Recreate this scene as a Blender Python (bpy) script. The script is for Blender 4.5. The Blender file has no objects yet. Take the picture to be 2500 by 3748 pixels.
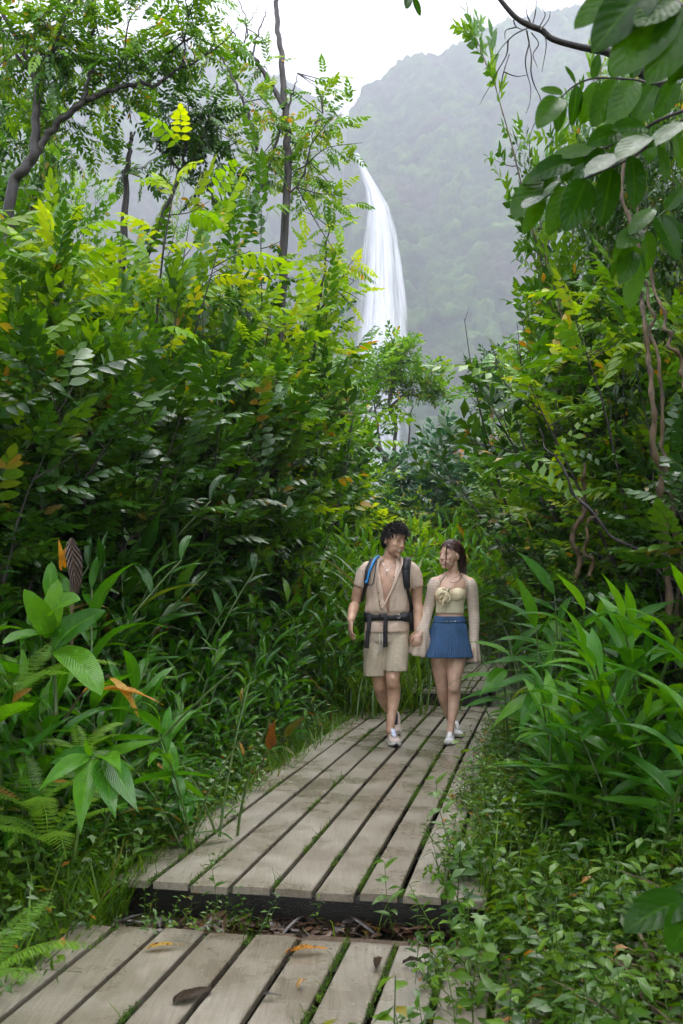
import bpy, math, random
import numpy as np
from mathutils import Vector, Matrix, noise as mnoise

random.seed(7)
rng = np.random.default_rng(7)
SC = bpy.context.scene
COL = SC.collection

# ------------------------------------------------------------------ camera
CAM_H = 1.5
FPX = 35.0 / 36.0 * 3748.0
cd = bpy.data.cameras.new('camera')
cam = bpy.data.objects.new('camera', cd)
COL.objects.link(cam)
cam.location = (0, 0, CAM_H)
cam.rotation_euler = (math.radians(90), 0, 0)
cd.sensor_fit = 'VERTICAL'
cd.sensor_height = 36
cd.sensor_width = 24
cd.lens = 35
cd.shift_y = (2161 - 1874) / 3748.0
cd.clip_start = 0.05
cd.clip_end = 6000
cd.dof.use_dof = True
cd.dof.focus_distance = 7.6
cd.dof.aperture_fstop = 8.0
SC.camera = cam

# ------------------------------------------------------------------ world, sun, exposure
w = bpy.data.worlds.new('World')
SC.world = w
w.use_nodes = True
nt = w.node_tree
nt.nodes.clear()
wo = nt.nodes.new('ShaderNodeOutputWorld')
bg = nt.nodes.new('ShaderNodeBackground')
sky = nt.nodes.new('ShaderNodeTexSky')
sky.sky_type = 'NISHITA'
sky.sun_disc = False
SUN_EL, SUN_ROT = math.radians(62), math.radians(25)
sky.sun_elevation = SUN_EL
sky.sun_rotation = SUN_ROT
sky.dust_density = 4
hs = nt.nodes.new('ShaderNodeHueSaturation')
hs.inputs['Saturation'].default_value = 0.18
mx = nt.nodes.new('ShaderNodeMix')
mx.data_type = 'RGBA'
mx.inputs[0].default_value = 0.75
mx.inputs[7].default_value = (11.8, 12.1, 13.2, 1)      # an even overcast veil over the sky texture
nt.links.new(sky.outputs[0], hs.inputs['Color'])
nt.links.new(hs.outputs[0], mx.inputs[6])
nt.links.new(mx.outputs[2], bg.inputs[0])
bg.inputs[1].default_value = 0.13
nt.links.new(bg.outputs[0], wo.inputs[0])

sd = bpy.data.lights.new('sun', 'SUN')
sun = bpy.data.objects.new('sun', sd)
COL.objects.link(sun)
sd.energy = 1.2
sd.angle = math.radians(35)
sd.color = (1.0, 0.97, 0.92)
# sun stands at azimuth SUN_ROT measured from +Y towards +X
sv = Vector((math.sin(SUN_ROT) * math.cos(SUN_EL), math.cos(SUN_ROT) * math.cos(SUN_EL), math.sin(SUN_EL)))
sun.rotation_euler = (-sv).to_track_quat('-Z', 'Y').to_euler()

SC.view_settings.view_transform = 'Standard'
SC.view_settings.look = 'None'
SC.view_settings.gamma = 1.0
SC.view_settings.use_curve_mapping = False
SC.view_settings.exposure = 2.0
SC.cycles.use_denoising = True
SC.cycles.use_adaptive_sampling = True
SC.cycles.adaptive_threshold = 0.02
SC.cycles.max_bounces = 7
SC.cycles.diffuse_bounces = 3
SC.cycles.glossy_bounces = 2
SC.cycles.transmission_bounces = 4
SC.cycles.transparent_max_bounces = 12
SC.cycles.volume_bounces = 0
SC.cycles.sample_clamp_indirect = 6
SC.cycles.caustics_reflective = False
SC.cycles.caustics_refractive = False

# ------------------------------------------------------------------ small helpers
def P(px, py, Y):
    return Vector(((px - 1250) * Y / FPX, Y, CAM_H + (2161 - py) * Y / FPX))

def tag(o, label=None, cat=None, group=None, kind=None):
    if label: o['label'] = label
    if cat: o['category'] = cat
    if group: o['group'] = group
    if kind: o['kind'] = kind
    return o

def empty(name, loc=(0, 0, 0), rz=0.0, parent=None):
    o = bpy.data.objects.new(name, None)
    o.empty_display_size = 0.1
    COL.objects.link(o)
    o.location = loc
    o.rotation_euler = (0, 0, rz)
    if parent: o.parent = parent
    return o

def link(name, me, parent=None, mat=None):
    o = bpy.data.objects.new(name, me)
    COL.objects.link(o)
    if parent is not None: o.parent = parent
    if mat is not None: o.matrix_local = mat
    return o

def copy_obj(o, parent=None):
    c = o.copy()
    COL.objects.link(c)
    if parent is not None: c.parent = parent
    return c

def copy_tree(o, kids):
    """copy of a thing with its parts (kids: {object: [children]})"""
    c = o.copy()
    COL.objects.link(c)
    for ch in kids[o]:
        d = ch.copy()
        COL.objects.link(d)
        d.parent = c
        for g in kids.get(ch, ()):
            e = g.copy(); COL.objects.link(e); e.parent = d
    return c

class MB:
    """collects vertices, triangles / quads, uv and a per-vertex tint; build() makes ONE mesh"""
    def __init__(s):
        s.v = []; s.q = []; s.t = []; s.uv = []; s.ti = []; s.n = 0
        s.qm = []; s.tm = []
    def add(s, V, Q=None, T=None, uv=None, tint=0.5, mi=0):
        V = np.asarray(V, float).reshape(-1, 3)
        k = len(V)
        s.v.append(V)
        if Q is not None and len(Q):
            Q = np.asarray(Q, int).reshape(-1, 4); s.q.append(Q + s.n); s.qm.append(np.full(len(Q), mi))
        if T is not None and len(T):
            T = np.asarray(T, int).reshape(-1, 3); s.t.append(T + s.n); s.tm.append(np.full(len(T), mi))
        s.uv.append(np.zeros((k, 2)) if uv is None else np.asarray(uv, float).reshape(-1, 2))
        s.ti.append(np.full(k, tint) if np.isscalar(tint) else np.asarray(tint, float).reshape(-1))
        s.n += k
        return s
    def arrays(s):
        V = np.concatenate(s.v); uv = np.concatenate(s.uv); ti = np.concatenate(s.ti)
        Q = np.concatenate(s.q) if s.q else np.zeros((0, 4), int)
        T = np.concatenate(s.t) if s.t else np.zeros((0, 3), int)
        return V, Q, T, uv, ti
    def mesh(s, name, mats, smooth=True):
        V, Q, T, uv, ti = s.arrays()
        mi = np.concatenate((s.qm or [np.zeros(0)]) + (s.tm or [])) if (s.qm or s.tm) else np.zeros(0)
        qm = np.concatenate(s.qm) if s.qm else np.zeros(0, int)
        tm = np.concatenate(s.tm) if s.tm else np.zeros(0, int)
        return mk_mesh(name, V, Q, T, uv, ti, mats, np.concatenate([qm, tm]), smooth)
    def build(s, name, mats, parent=None, smooth=True, mat=None):
        return link(name, s.mesh(name, mats, smooth), parent, mat)

def mk_mesh(name, V, Q, T, uv, ti, mats, mi=None, smooth=True):
    me = bpy.data.meshes.new(name)
    nq, ntr = len(Q), len(T)
    me.vertices.add(len(V))
    me.vertices.foreach_set('co', np.ascontiguousarray(V, np.float32).ravel())
    li = np.concatenate([np.asarray(Q, np.int32).ravel(), np.asarray(T, np.int32).ravel()]).astype(np.int32)
    me.loops.add(len(li))
    me.loops.foreach_set('vertex_index', li)
    me.polygons.add(nq + ntr)
    st = np.concatenate([np.arange(nq) * 4, nq * 4 + np.arange(ntr) * 3]).astype(np.int32)
    me.polygons.foreach_set('loop_start', st)
    if mi is not None and len(mi) and mi.max() > 0:
        me.polygons.foreach_set('material_index', mi.astype(np.int32))
    me.polygons.foreach_set('use_smooth', np.full(nq + ntr, bool(smooth)))
    u = me.uv_layers.new(name='UVMap')
    u.data.foreach_set('uv', np.ascontiguousarray(uv[li], np.float32).ravel())
    a = me.attributes.new('tint', 'FLOAT', 'POINT')
    a.data.foreach_set('value', np.ascontiguousarray(ti, np.float32))
    if not isinstance(mats, (list, tuple)): mats = [mats]
    for m in mats: me.materials.append(m)
    me.update(calc_edges=True)
    me.validate()
    return me

def inst(base, M, tint=None):
    """base = (V,Q,T,uv,ti); M (n,4,4) -> merged arrays"""
    V, Q, T, uv, ti = base
    n, k = len(M), len(V)
    VV = np.einsum('nij,kj->nki', M[:, :3, :3], V) + M[:, None, :3, 3]
    off = (np.arange(n) * k)[:, None, None]
    QQ = (Q[None] + off).reshape(-1, 4); TT = (T[None] + off).reshape(-1, 3)
    UU = np.tile(uv, (n, 1))
    tt = np.tile(ti, n) if tint is None else np.clip(np.repeat(tint, k) + np.tile(ti - 0.5, n), 0, 1)
    return VV.reshape(-1, 3), QQ, TT, UU, tt

def frames(pos, d, roll=None, scale=None, up=(0, 0, 1)):
    """matrices whose local +Y points along d and whose +Z is as near 'up' as can be, rolled about Y"""
    pos = np.asarray(pos, float).reshape(-1, 3); d = np.asarray(d, float).reshape(-1, 3)
    y = d / np.maximum(np.linalg.norm(d, axis=1, keepdims=True), 1e-9)
    u = np.broadcast_to(np.asarray(up, float), y.shape) + 1e-3
    x = np.cross(y, u); x /= np.maximum(np.linalg.norm(x, axis=1, keepdims=True), 1e-9)
    z = np.cross(x, y)
    if roll is not None:
        c, s_ = np.cos(roll)[:, None], np.sin(roll)[:, None]
        x, z = x * c + z * s_, -x * s_ + z * c
    sc = np.ones(len(y)) if scale is None else np.broadcast_to(np.asarray(scale, float), (len(y),))
    M = np.zeros((len(y), 4, 4))
    M[:, :3, 0] = x * sc[:, None]; M[:, :3, 1] = y * sc[:, None]; M[:, :3, 2] = z * sc[:, None]
    M[:, :3, 3] = pos; M[:, 3, 3] = 1
    return M

def tube(mb, pts, rad, seg=6, tint=0.5, mi=0, cap=True, squash=1.0):
    pts = np.asarray([tuple(p) for p in pts], float)
    n = len(pts)
    rad = np.broadcast_to(np.asarray(rad, float), (n,))
    t = np.gradient(pts, axis=0)
    t /= np.maximum(np.linalg.norm(t, axis=1, keepdims=True), 1e-9)
    ref = np.array([0.13, 0.37, 0.92]) if abs(t[:, 2]).mean() < 0.8 else np.array([0.95, 0.3, 0.05])
    a = np.cross(t, ref); a /= np.maximum(np.linalg.norm(a, axis=1, keepdims=True), 1e-9)
    b = np.cross(t, a)
    an = np.linspace(0, 2 * np.pi, seg, endpoint=False)
    V = pts[:, None] + rad[:, None, None] * (np.cos(an)[None, :, None] * a[:, None] + squash * np.sin(an)[None, :, None] * b[:, None])
    i, j = np.meshgrid(np.arange(n - 1), np.arange(seg), indexing='ij')
    j2 = (j + 1) % seg
    Q = np.stack([i * seg + j, i * seg + j2, (i + 1) * seg + j2, (i + 1) * seg + j], -1).reshape(-1, 4)
    L = np.concatenate([[0], np.cumsum(np.linalg.norm(np.diff(pts, axis=0), axis=1))])
    uv = np.stack(np.broadcast_arrays(an[None] / (2 * np.pi), L[:, None]), -1).reshape(-1, 2)
    V = V.reshape(-1, 3)
    T = None
    if cap:
        V = np.concatenate([V, pts[:1], pts[-1:]]); uv = np.concatenate([uv, [[0, 0], [0, 0]]])
        k0, k1 = n * seg, n * seg + 1
        jj = np.arange(seg); j2 = (jj + 1) % seg
        T = np.concatenate([np.stack([np.full(seg, k0), j2, jj], -1), np.stack([np.full(seg, k1), (n - 1) * seg + jj, (n - 1) * seg + j2], -1)])
    mb.add(V, Q, T, uv, tint, mi)

def smooth_path(pts, n):
    """Catmull-Rom through points, n samples"""
    p = np.asarray([tuple(q) for q in pts], float)
    p = np.vstack([2 * p[0] - p[1], p, 2 * p[-1] - p[-2]])
    m = len(p) - 3
    out = []
    for t in np.linspace(0, m - 1e-6, n):
        i = int(t); f = t - i
        a, b, c, d = p[i:i + 4]
        out.append(0.5 * ((2 * b) + (-a + c) * f + (2 * a - 5 * b + 4 * c - d) * f * f + (-a + 3 * b - 3 * c + d) * f ** 3))
    return np.array(out)

# ------------------------------------------------------------------ materials
def newmat(name):
    m = bpy.data.materials.new(name)
    m.use_nodes = True
    n = m.node_tree
    n.nodes.clear()
    return m, n, n.nodes.new('ShaderNodeOutputMaterial')

def N(n, t, **kw):
    x = n.nodes.new(t)
    for k, v in kw.items():
        if k.startswith('i_'):
            x.inputs[k[2:].replace('_', ' ')].default_value = v
        else:
            setattr(x, k, v)
    return x

def ramp(n, stops):
    r = n.nodes.new('ShaderNodeValToRGB')
    el = r.color_ramp.elements
    while len(el) < len(stops): el.new(0.5)
    for e, (p, c) in zip(el, stops):
        e.position = p
        e.color = (*c, 1) if len(c) == 3 else c
    return r

def mixc(n, fac, a, b, mode='MIX'):
    m = n.nodes.new('ShaderNodeMix'); m.data_type = 'RGBA'; m.blend_type = mode
    for i, v in ((0, fac), (6, a), (7, b)):
        if hasattr(v, 'links') or isinstance(v, bpy.types.NodeSocket): n.links.new(v, m.inputs[i])
        elif i == 0: m.inputs[0].default_value = v
        else: m.inputs[i].default_value = (*v, 1)
    return m.outputs[2]

def math_(n, op, a, b=None, clamp=False):
    m = n.nodes.new('ShaderNodeMath'); m.operation = op; m.use_clamp = clamp
    for i, v in ((0, a), (1, b)):
        if v is None: continue
        if isinstance(v, bpy.types.NodeSocket): n.links.new(v, m.inputs[i])
        else: m.inputs[i].default_value = v
    return m.outputs[0]

def plain(name, col, rough=0.6, spec=0.5, metal=0.0, noise_amt=0.15, nscale=40, bump=0.0, bscale=120, coat=0.0):
    m, n, out = newmat(name)
    p = N(n, 'ShaderNodeBsdfPrincipled')
    tc = N(n, 'ShaderNodeTexCoord')
    nz = N(n, 'ShaderNodeTexNoise'); nz.inputs['Scale'].default_value = nscale; nz.inputs['Detail'].default_value = 4
    n.links.new(tc.outputs['Object'], nz.inputs['Vector'])
    lo = tuple(c * (1 - noise_amt) for c in col); hi = tuple(min(1, c * (1 + noise_amt)) for c in col)
    r = ramp(n, [(0.3, lo), (0.7, hi)])
    n.links.new(nz.outputs[0], r.inputs[0]); n.links.new(r.outputs[0], p.inputs['Base Color'])
    p.inputs['Roughness'].default_value = rough
    p.inputs['Specular IOR Level'].default_value = spec
    p.inputs['Coat Weight'].default_value = coat; p.inputs['Coat Roughness'].default_value = 0.07
    p.inputs['Metallic'].default_value = metal
    p.inputs['Coat Weight'].default_value = coat
    if bump:
        nb = N(n, 'ShaderNodeTexNoise'); nb.inputs['Scale'].default_value = bscale; nb.inputs['Detail'].default_value = 3
        n.links.new(tc.outputs['Object'], nb.inputs['Vector'])
        b = N(n, 'ShaderNodeBump'); b.inputs['Strength'].default_value = bump; b.inputs['Distance'].default_value = 0.01
        n.links.new(nb.outputs[0], b.inputs['Height']); n.links.new(b.outputs[0], p.inputs['Normal'])
    n.links.new(p.outputs[0], out.inputs[0])
    return m

def leaf_mat(name, dark, mid, light, old=(0.30, 0.16, 0.02), old_at=0.988, trans=0.35, rough=0.35, veins=0.0, nveins=26, spots=0.0, spec=0.4, coat=0.0):
    """wet leaf: glossy front, light coming through; colour varies from leaf to leaf (object random + tint)"""
    m, n, out = newmat(name)
    oi = N(n, 'ShaderNodeObjectInfo'); at = N(n, 'ShaderNodeAttribute'); at.attribute_name = 'tint'
    s = math_(n, 'FRACT', math_(n, 'ADD', math_(n, 'MULTIPLY', oi.outputs['Random'], 0.999), math_(n, 'SUBTRACT', at.outputs['Fac'], 0.5)))
    r = ramp(n, [(0.0, dark), (0.5, mid), (old_at - 0.012, light), (old_at, old)])
    n.links.new(s, r.inputs[0])
    tc = N(n, 'ShaderNodeTexCoord')
    nz = N(n, 'ShaderNodeTexNoise'); nz.inputs['Scale'].default_value = 9; nz.inputs['Detail'].default_value = 3
    n.links.new(tc.outputs['Object'], nz.inputs['Vector'])
    v = N(n, 'ShaderNodeHueSaturation')
    n.links.new(math_(n, 'ADD', math_(n, 'MULTIPLY', nz.outputs[0], 0.7), 0.65), v.inputs['Value'])
    n.links.new(r.outputs[0], v.inputs['Color'])
    col = v.outputs[0]
    p = N(n, 'ShaderNodeBsdfPrincipled')
    uv = N(n, 'ShaderNodeSeparateXYZ'); n.links.new(tc.outputs['UV'], uv.inputs[0])
    off = math_(n, 'ABSOLUTE', math_(n, 'SUBTRACT', uv.outputs[0], 0.5))
    rib = math_(n, 'LESS_THAN', off, 0.035)
    if veins > 0:
        rib_c = mixc(n, math_(n, 'MULTIPLY', rib, 0.6), col, light)
        ph = math_(n, 'MULTIPLY', math_(n, 'SUBTRACT', uv.outputs[1], math_(n, 'MULTIPLY', off, 0.55)), nveins * 6.283)
        wv = math_(n, 'SINE', ph)
        nz2 = N(n, 'ShaderNodeTexNoise'); nz2.inputs['Scale'].default_value = 25
        n.links.new(tc.outputs['Object'], nz2.inputs['Vector'])
        hgt = math_(n, 'ADD', wv, math_(n, 'MULTIPLY', nz2.outputs[0], 3.0))
        bp = N(n, 'ShaderNodeBump'); bp.inputs['Strength'].default_value = veins; bp.inputs['Distance'].default_value = 0.004
        n.links.new(hgt, bp.inputs['Height']); n.links.new(bp.outputs[0], p.inputs['Normal'])
        col = mixc(n, math_(n, 'MULTIPLY', math_(n, 'ADD', wv, 1.0), 0.10), rib_c, mid)
    if spots > 0:
        n3 = N(n, 'ShaderNodeTexNoise'); n3.inputs['Scale'].default_value = 60; n3.inputs['Detail'].default_value = 2
        n.links.new(tc.outputs['Object'], n3.inputs['Vector'])
        col = mixc(n, math_(n, 'GREATER_THAN', n3.outputs[0], 1 - spots), col, (0.06, 0.025, 0.008))
    n.links.new(col, p.inputs['Base Color'])
    rn = math_(n, 'ADD', math_(n, 'MULTIPLY', nz.outputs[0], 0.35), rough - 0.17)
    n.links.new(rn, p.inputs['Roughness'])
    p.inputs['Specular IOR Level'].default_value = spec
    tr = N(n, 'ShaderNodeBsdfTranslucent')
    hv = N(n, 'ShaderNodeHueSaturation'); hv.inputs['Hue'].default_value = 0.485; hv.inputs['Saturation'].default_value = 1.1; hv.inputs['Value'].default_value = 1.7
    n.links.new(col, hv.inputs['Color']); n.links.new(hv.outputs[0], tr.inputs[0])
    ms = N(n, 'ShaderNodeMixShader'); ms.inputs[0].default_value = trans
    n.links.new(p.outputs[0], ms.inputs[1]); n.links.new(tr.outputs[0], ms.inputs[2])
    n.links.new(ms.outputs[0], out.inputs[0])
    return m

def bark_mat(name, a, b, scale=6, rough=0.55):
    m, n, out = newmat(name)
    p = N(n, 'ShaderNodeBsdfPrincipled')
    tc = N(n, 'ShaderNodeTexCoord'); mp = N(n, 'ShaderNodeMapping'); mp.inputs['Scale'].default_value = (scale * 4, scale * 4, scale)
    n.links.new(tc.outputs['Object'], mp.inputs[0])
    nz = N(n, 'ShaderNodeTexNoise'); nz.inputs['Scale'].default_value = 1.0; nz.inputs['Detail'].default_value = 6
    n.links.new(mp.outputs[0], nz.inputs['Vector'])
    r = ramp(n, [(0.35, a), (0.65, b)])
    n.links.new(nz.outputs[0], r.inputs[0]); n.links.new(r.outputs[0], p.inputs['Base Color'])
    p.inputs['Roughness'].default_value = rough
    bp = N(n, 'ShaderNodeBump'); bp.inputs['Strength'].default_value = 0.6; bp.inputs['Distance'].default_value = 0.02
    n.links.new(nz.outputs[0], bp.inputs['Height']); n.links.new(bp.outputs[0], p.inputs['Normal'])
    n.links.new(p.outputs[0], out.inputs[0])
    return m

M = {}
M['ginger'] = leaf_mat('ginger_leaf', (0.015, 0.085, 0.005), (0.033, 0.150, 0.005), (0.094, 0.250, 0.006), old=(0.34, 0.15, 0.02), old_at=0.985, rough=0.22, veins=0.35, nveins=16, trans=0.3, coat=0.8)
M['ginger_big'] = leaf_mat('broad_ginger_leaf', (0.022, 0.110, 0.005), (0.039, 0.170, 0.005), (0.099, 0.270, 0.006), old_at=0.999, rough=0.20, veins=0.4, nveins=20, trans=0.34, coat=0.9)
M['gingerdark'] = leaf_mat('shade_tinted_ginger_leaf', (0.009, 0.042, 0.004), (0.015, 0.075, 0.005), (0.039, 0.130, 0.006), old=(0.2, 0.12, 0.03), old_at=0.98, rough=0.22, veins=0.35, nveins=16, trans=0.25, coat=0.8)  # ginger leaf copy with the bank's shade put into its base colour
M['gingerbright'] = leaf_mat('light_tinted_ginger_leaf', (0.033, 0.140, 0.003), (0.066, 0.220, 0.004), (0.154, 0.340, 0.005), old=(0.45, 0.25, 0.02), old_at=0.98, rough=0.2, veins=0.35, nveins=16, trans=0.38, coat=0.8)  # ginger leaf copy with stronger light put into its base colour
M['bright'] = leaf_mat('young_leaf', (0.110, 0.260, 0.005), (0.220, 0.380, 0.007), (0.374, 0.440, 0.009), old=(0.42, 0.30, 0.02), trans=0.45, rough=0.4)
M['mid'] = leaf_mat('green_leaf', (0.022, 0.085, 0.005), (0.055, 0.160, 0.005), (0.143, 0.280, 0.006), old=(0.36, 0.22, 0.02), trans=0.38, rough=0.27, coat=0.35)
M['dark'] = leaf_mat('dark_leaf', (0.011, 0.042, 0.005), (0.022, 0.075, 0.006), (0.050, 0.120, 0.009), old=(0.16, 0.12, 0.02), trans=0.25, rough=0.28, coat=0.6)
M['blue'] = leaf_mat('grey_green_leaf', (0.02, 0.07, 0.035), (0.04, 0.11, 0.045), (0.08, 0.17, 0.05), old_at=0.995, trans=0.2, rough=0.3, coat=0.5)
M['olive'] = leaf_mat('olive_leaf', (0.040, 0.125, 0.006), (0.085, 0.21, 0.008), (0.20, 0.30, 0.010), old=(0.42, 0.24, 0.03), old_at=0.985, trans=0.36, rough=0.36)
M['red'] = leaf_mat('russet_leaf', (0.077, 0.100, 0.009), (0.220, 0.130, 0.013), (0.396, 0.120, 0.013), old=(0.42, 0.07, 0.02), trans=0.3, rough=0.45)
M['fern'] = leaf_mat('fern_leaf', (0.066, 0.170, 0.007), (0.110, 0.250, 0.009), (0.176, 0.330, 0.009), old_at=0.995, trans=0.4, rough=0.45)
M['nearleaf'] = leaf_mat('big_oval_leaf', (0.014, 0.06, 0.004), (0.024, 0.09, 0.004), (0.05, 0.15, 0.005), old=(0.04, 0.12, 0.005), old_at=0.9999, trans=0.55, rough=0.22, veins=0.10, nveins=7, spec=0.15, coat=0.12)
M['grass'] = leaf_mat('grass_blade', (0.033, 0.090, 0.005), (0.066, 0.160, 0.007), (0.132, 0.250, 0.009), old=(0.22, 0.15, 0.05), old_at=0.96, trans=0.35, rough=0.35)
M['weed'] = leaf_mat('weed_leaf', (0.028, 0.085, 0.006), (0.055, 0.140, 0.007), (0.121, 0.230, 0.009), old=(0.34, 0.14, 0.02), old_at=0.99, trans=0.33, rough=0.3, coat=0.5)
M['moss'] = leaf_mat('moss', (0.033, 0.090, 0.005), (0.066, 0.150, 0.005), (0.132, 0.220, 0.007), old_at=0.99, trans=0.1, rough=0.8)
M['yellow'] = leaf_mat('yellow_leaf', (0.45, 0.20, 0.015), (0.50, 0.26, 0.02), (0.52, 0.32, 0.02), old_at=0.999, trans=0.3, rough=0.4, veins=0.4, nveins=16, spots=0.42)
M['brown'] = leaf_mat('dead_leaf', (0.03, 0.018, 0.010), (0.065, 0.036, 0.018), (0.12, 0.07, 0.03), old_at=0.999, trans=0.08, rough=0.4, veins=0.8, nveins=9)
M['litter'] = leaf_mat('litter', (0.015, 0.010, 0.007), (0.04, 0.024, 0.014), (0.12, 0.06, 0.03), old=(0.3, 0.16, 0.03), old_at=0.97, trans=0.05, rough=0.35)
M['redtip'] = leaf_mat('red_tipped_leaf', (0.05, 0.10, 0.008), (0.11, 0.065, 0.010), (0.20, 0.075, 0.012), old_at=0.999, trans=0.3, rough=0.3, veins=0.4, nveins=14, spots=0.40)
M['cane'] = bark_mat('cane', (0.03, 0.08, 0.012), (0.08, 0.13, 0.02), rough=0.4)
M['bark'] = bark_mat('wet_bark', (0.008, 0.006, 0.005), (0.030, 0.023, 0.018), rough=0.6)
M['barkl'] = bark_mat('pale_bark', (0.08, 0.055, 0.035), (0.20, 0.15, 0.10), rough=0.6)
M['vine'] = bark_mat('vine_bark', (0.03, 0.018, 0.009), (0.13, 0.085, 0.038), rough=0.7)
# ------------------------------------------------------------------ ground, hills, sky haze
def xc(y):                       # centre line of the boardwalk
    return -0.21 + 0.192 * (y - 4.0) + 0.0012 * (y - 4.0) ** 2

def ground_z(x, y):
    base = np.where(y < 3.9, 0.10, np.where(y < 10.6, 0.13, 0.13 + 0.15 * np.clip((y - 10.6) / 1.0, 0, 1)))
    base = base + np.clip(y - 12, 0, 200) * 0.012
    d = np.abs(x - xc(np.clip(y, 0, 40))) - 0.95
    d = np.maximum(d, 0)
    rise = 0.10 * np.minimum(d, 5.0) + 0.02 * np.minimum(np.maximum(d - 5, 0), 30)
    w_ = 0.05 * np.sin(x * 1.9 + 0.7 * y) * np.sin(y * 1.3 - x) * np.clip(d, 0, 1)
    return base + rise + w_

def gz(x, y): return float(ground_z(np.array(float(x)), np.array(float(y))))

def dirt_mat():
    m, n, out = newmat('wet_soil')
    p = N(n, 'ShaderNodeBsdfPrincipled')
    tc = N(n, 'ShaderNodeTexCoord')
    nz = N(n, 'ShaderNodeTexNoise'); nz.inputs['Scale'].default_value = 7; nz.inputs['Detail'].default_value = 8
    n.links.new(tc.outputs['Object'], nz.inputs['Vector'])
    r = ramp(n, [(0.3, (0.012, 0.009, 0.006)), (0.55, (0.035, 0.025, 0.016)), (0.75, (0.03, 0.05, 0.015))])
    n.links.new(nz.outputs[0], r.inputs[0]); n.links.new(r.outputs[0], p.inputs['Base Color'])
    p.inputs['Roughness'].default_value = 0.45
    b = N(n, 'ShaderNodeBump'); b.inputs['Strength'].default_value = 0.8; b.inputs['Distance'].default_value = 0.05
    n.links.new(nz.outputs[0], b.inputs['Height']); n.links.new(b.outputs[0], p.inputs['Normal'])
    n.links.new(p.outputs[0], out.inputs[0])
    return m
M['soil'] = dirt_mat()

def grid_mesh(name, X, Y, Z, mat, tint=None):
    a, b = X.shape
    V = np.stack([X, Y, Z], -1).reshape(-1, 3)
    i, j = np.meshgrid(np.arange(a - 1), np.arange(b - 1), indexing='ij')
    Q = np.stack([i * b + j, (i + 1) * b + j, (i + 1) * b + j + 1, i * b + j + 1], -1).reshape(-1, 4)
    uv = np.stack(np.meshgrid(np.linspace(0, 1, a), np.linspace(0, 1, b), indexing='ij'), -1).reshape(-1, 2)
    return mk_mesh(name, V, Q, np.zeros((0, 3), int), uv, np.full(len(V), 0.5) if tint is None else tint.ravel(), mat)

def spaced(a, b, fine0, fine1, nf, nc):
    return np.unique(np.concatenate([np.linspace(a, fine0, nc), np.linspace(fine0, fine1, nf), np.linspace(fine1, b, nc)]))
gx = spaced(-1120, 1120, -9, 10, 90, 20); gy = spaced(-24, 1720, 0, 26, 110, 24)
XX, YY = np.meshgrid(gx, gy, indexing='ij')
ground = link('ground', grid_mesh('ground', XX, YY, ground_z(XX, YY), M['soil']))
tag(ground, kind='structure')

# value noise in numpy
def vnoise(x, y, seed=0):
    xi, yi = np.floor(x).astype(int), np.floor(y).astype(int)
    fx, fy = x - xi, y - yi
    fx = fx * fx * (3 - 2 * fx); fy = fy * fy * (3 - 2 * fy)
    def h(a, b):
        q = np.sin(a * 127.1 + b * 311.7 + seed * 74.7) * 43758.5453
        return q - np.floor(q)
    return (h(xi, yi) * (1 - fx) + h(xi + 1, yi) * fx) * (1 - fy) + (h(xi, yi + 1) * (1 - fx) + h(xi + 1, yi + 1) * fx) * fy
def fbm(x, y, o=5, seed=0):
    s, a = 0, 0.5
    for k in range(o):
        s = s + a * vnoise(x * 2 ** k, y * 2 ** k, seed + k); a *= 0.5
    return s
def cells(x, y, seed=0, jit=0.8):
    """distance to the nearest jittered cell centre: rounded tree tops"""
    xi, yi = np.floor(x), np.floor(y)
    best = np.full(x.shape, 9.0); cid = np.zeros(x.shape)
    for dx in (-1, 0, 1):
        for dy in (-1, 0, 1):
            a, b = xi + dx, yi + dy
            q = np.sin(a * 12.9898 + b * 78.233 + seed) * 43758.5453; q = q - np.floor(q)
            r = np.sin(a * 39.346 + b * 11.135 + seed) * 24634.6345; r = r - np.floor(r)
            dd = np.hypot(a + 0.5 + (q - 0.5) * jit - x, b + 0.5 + (r - 0.5) * jit - y)
            m_ = dd < best
            best = np.where(m_, dd, best); cid = np.where(m_, q, cid)
    return best, cid

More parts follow.
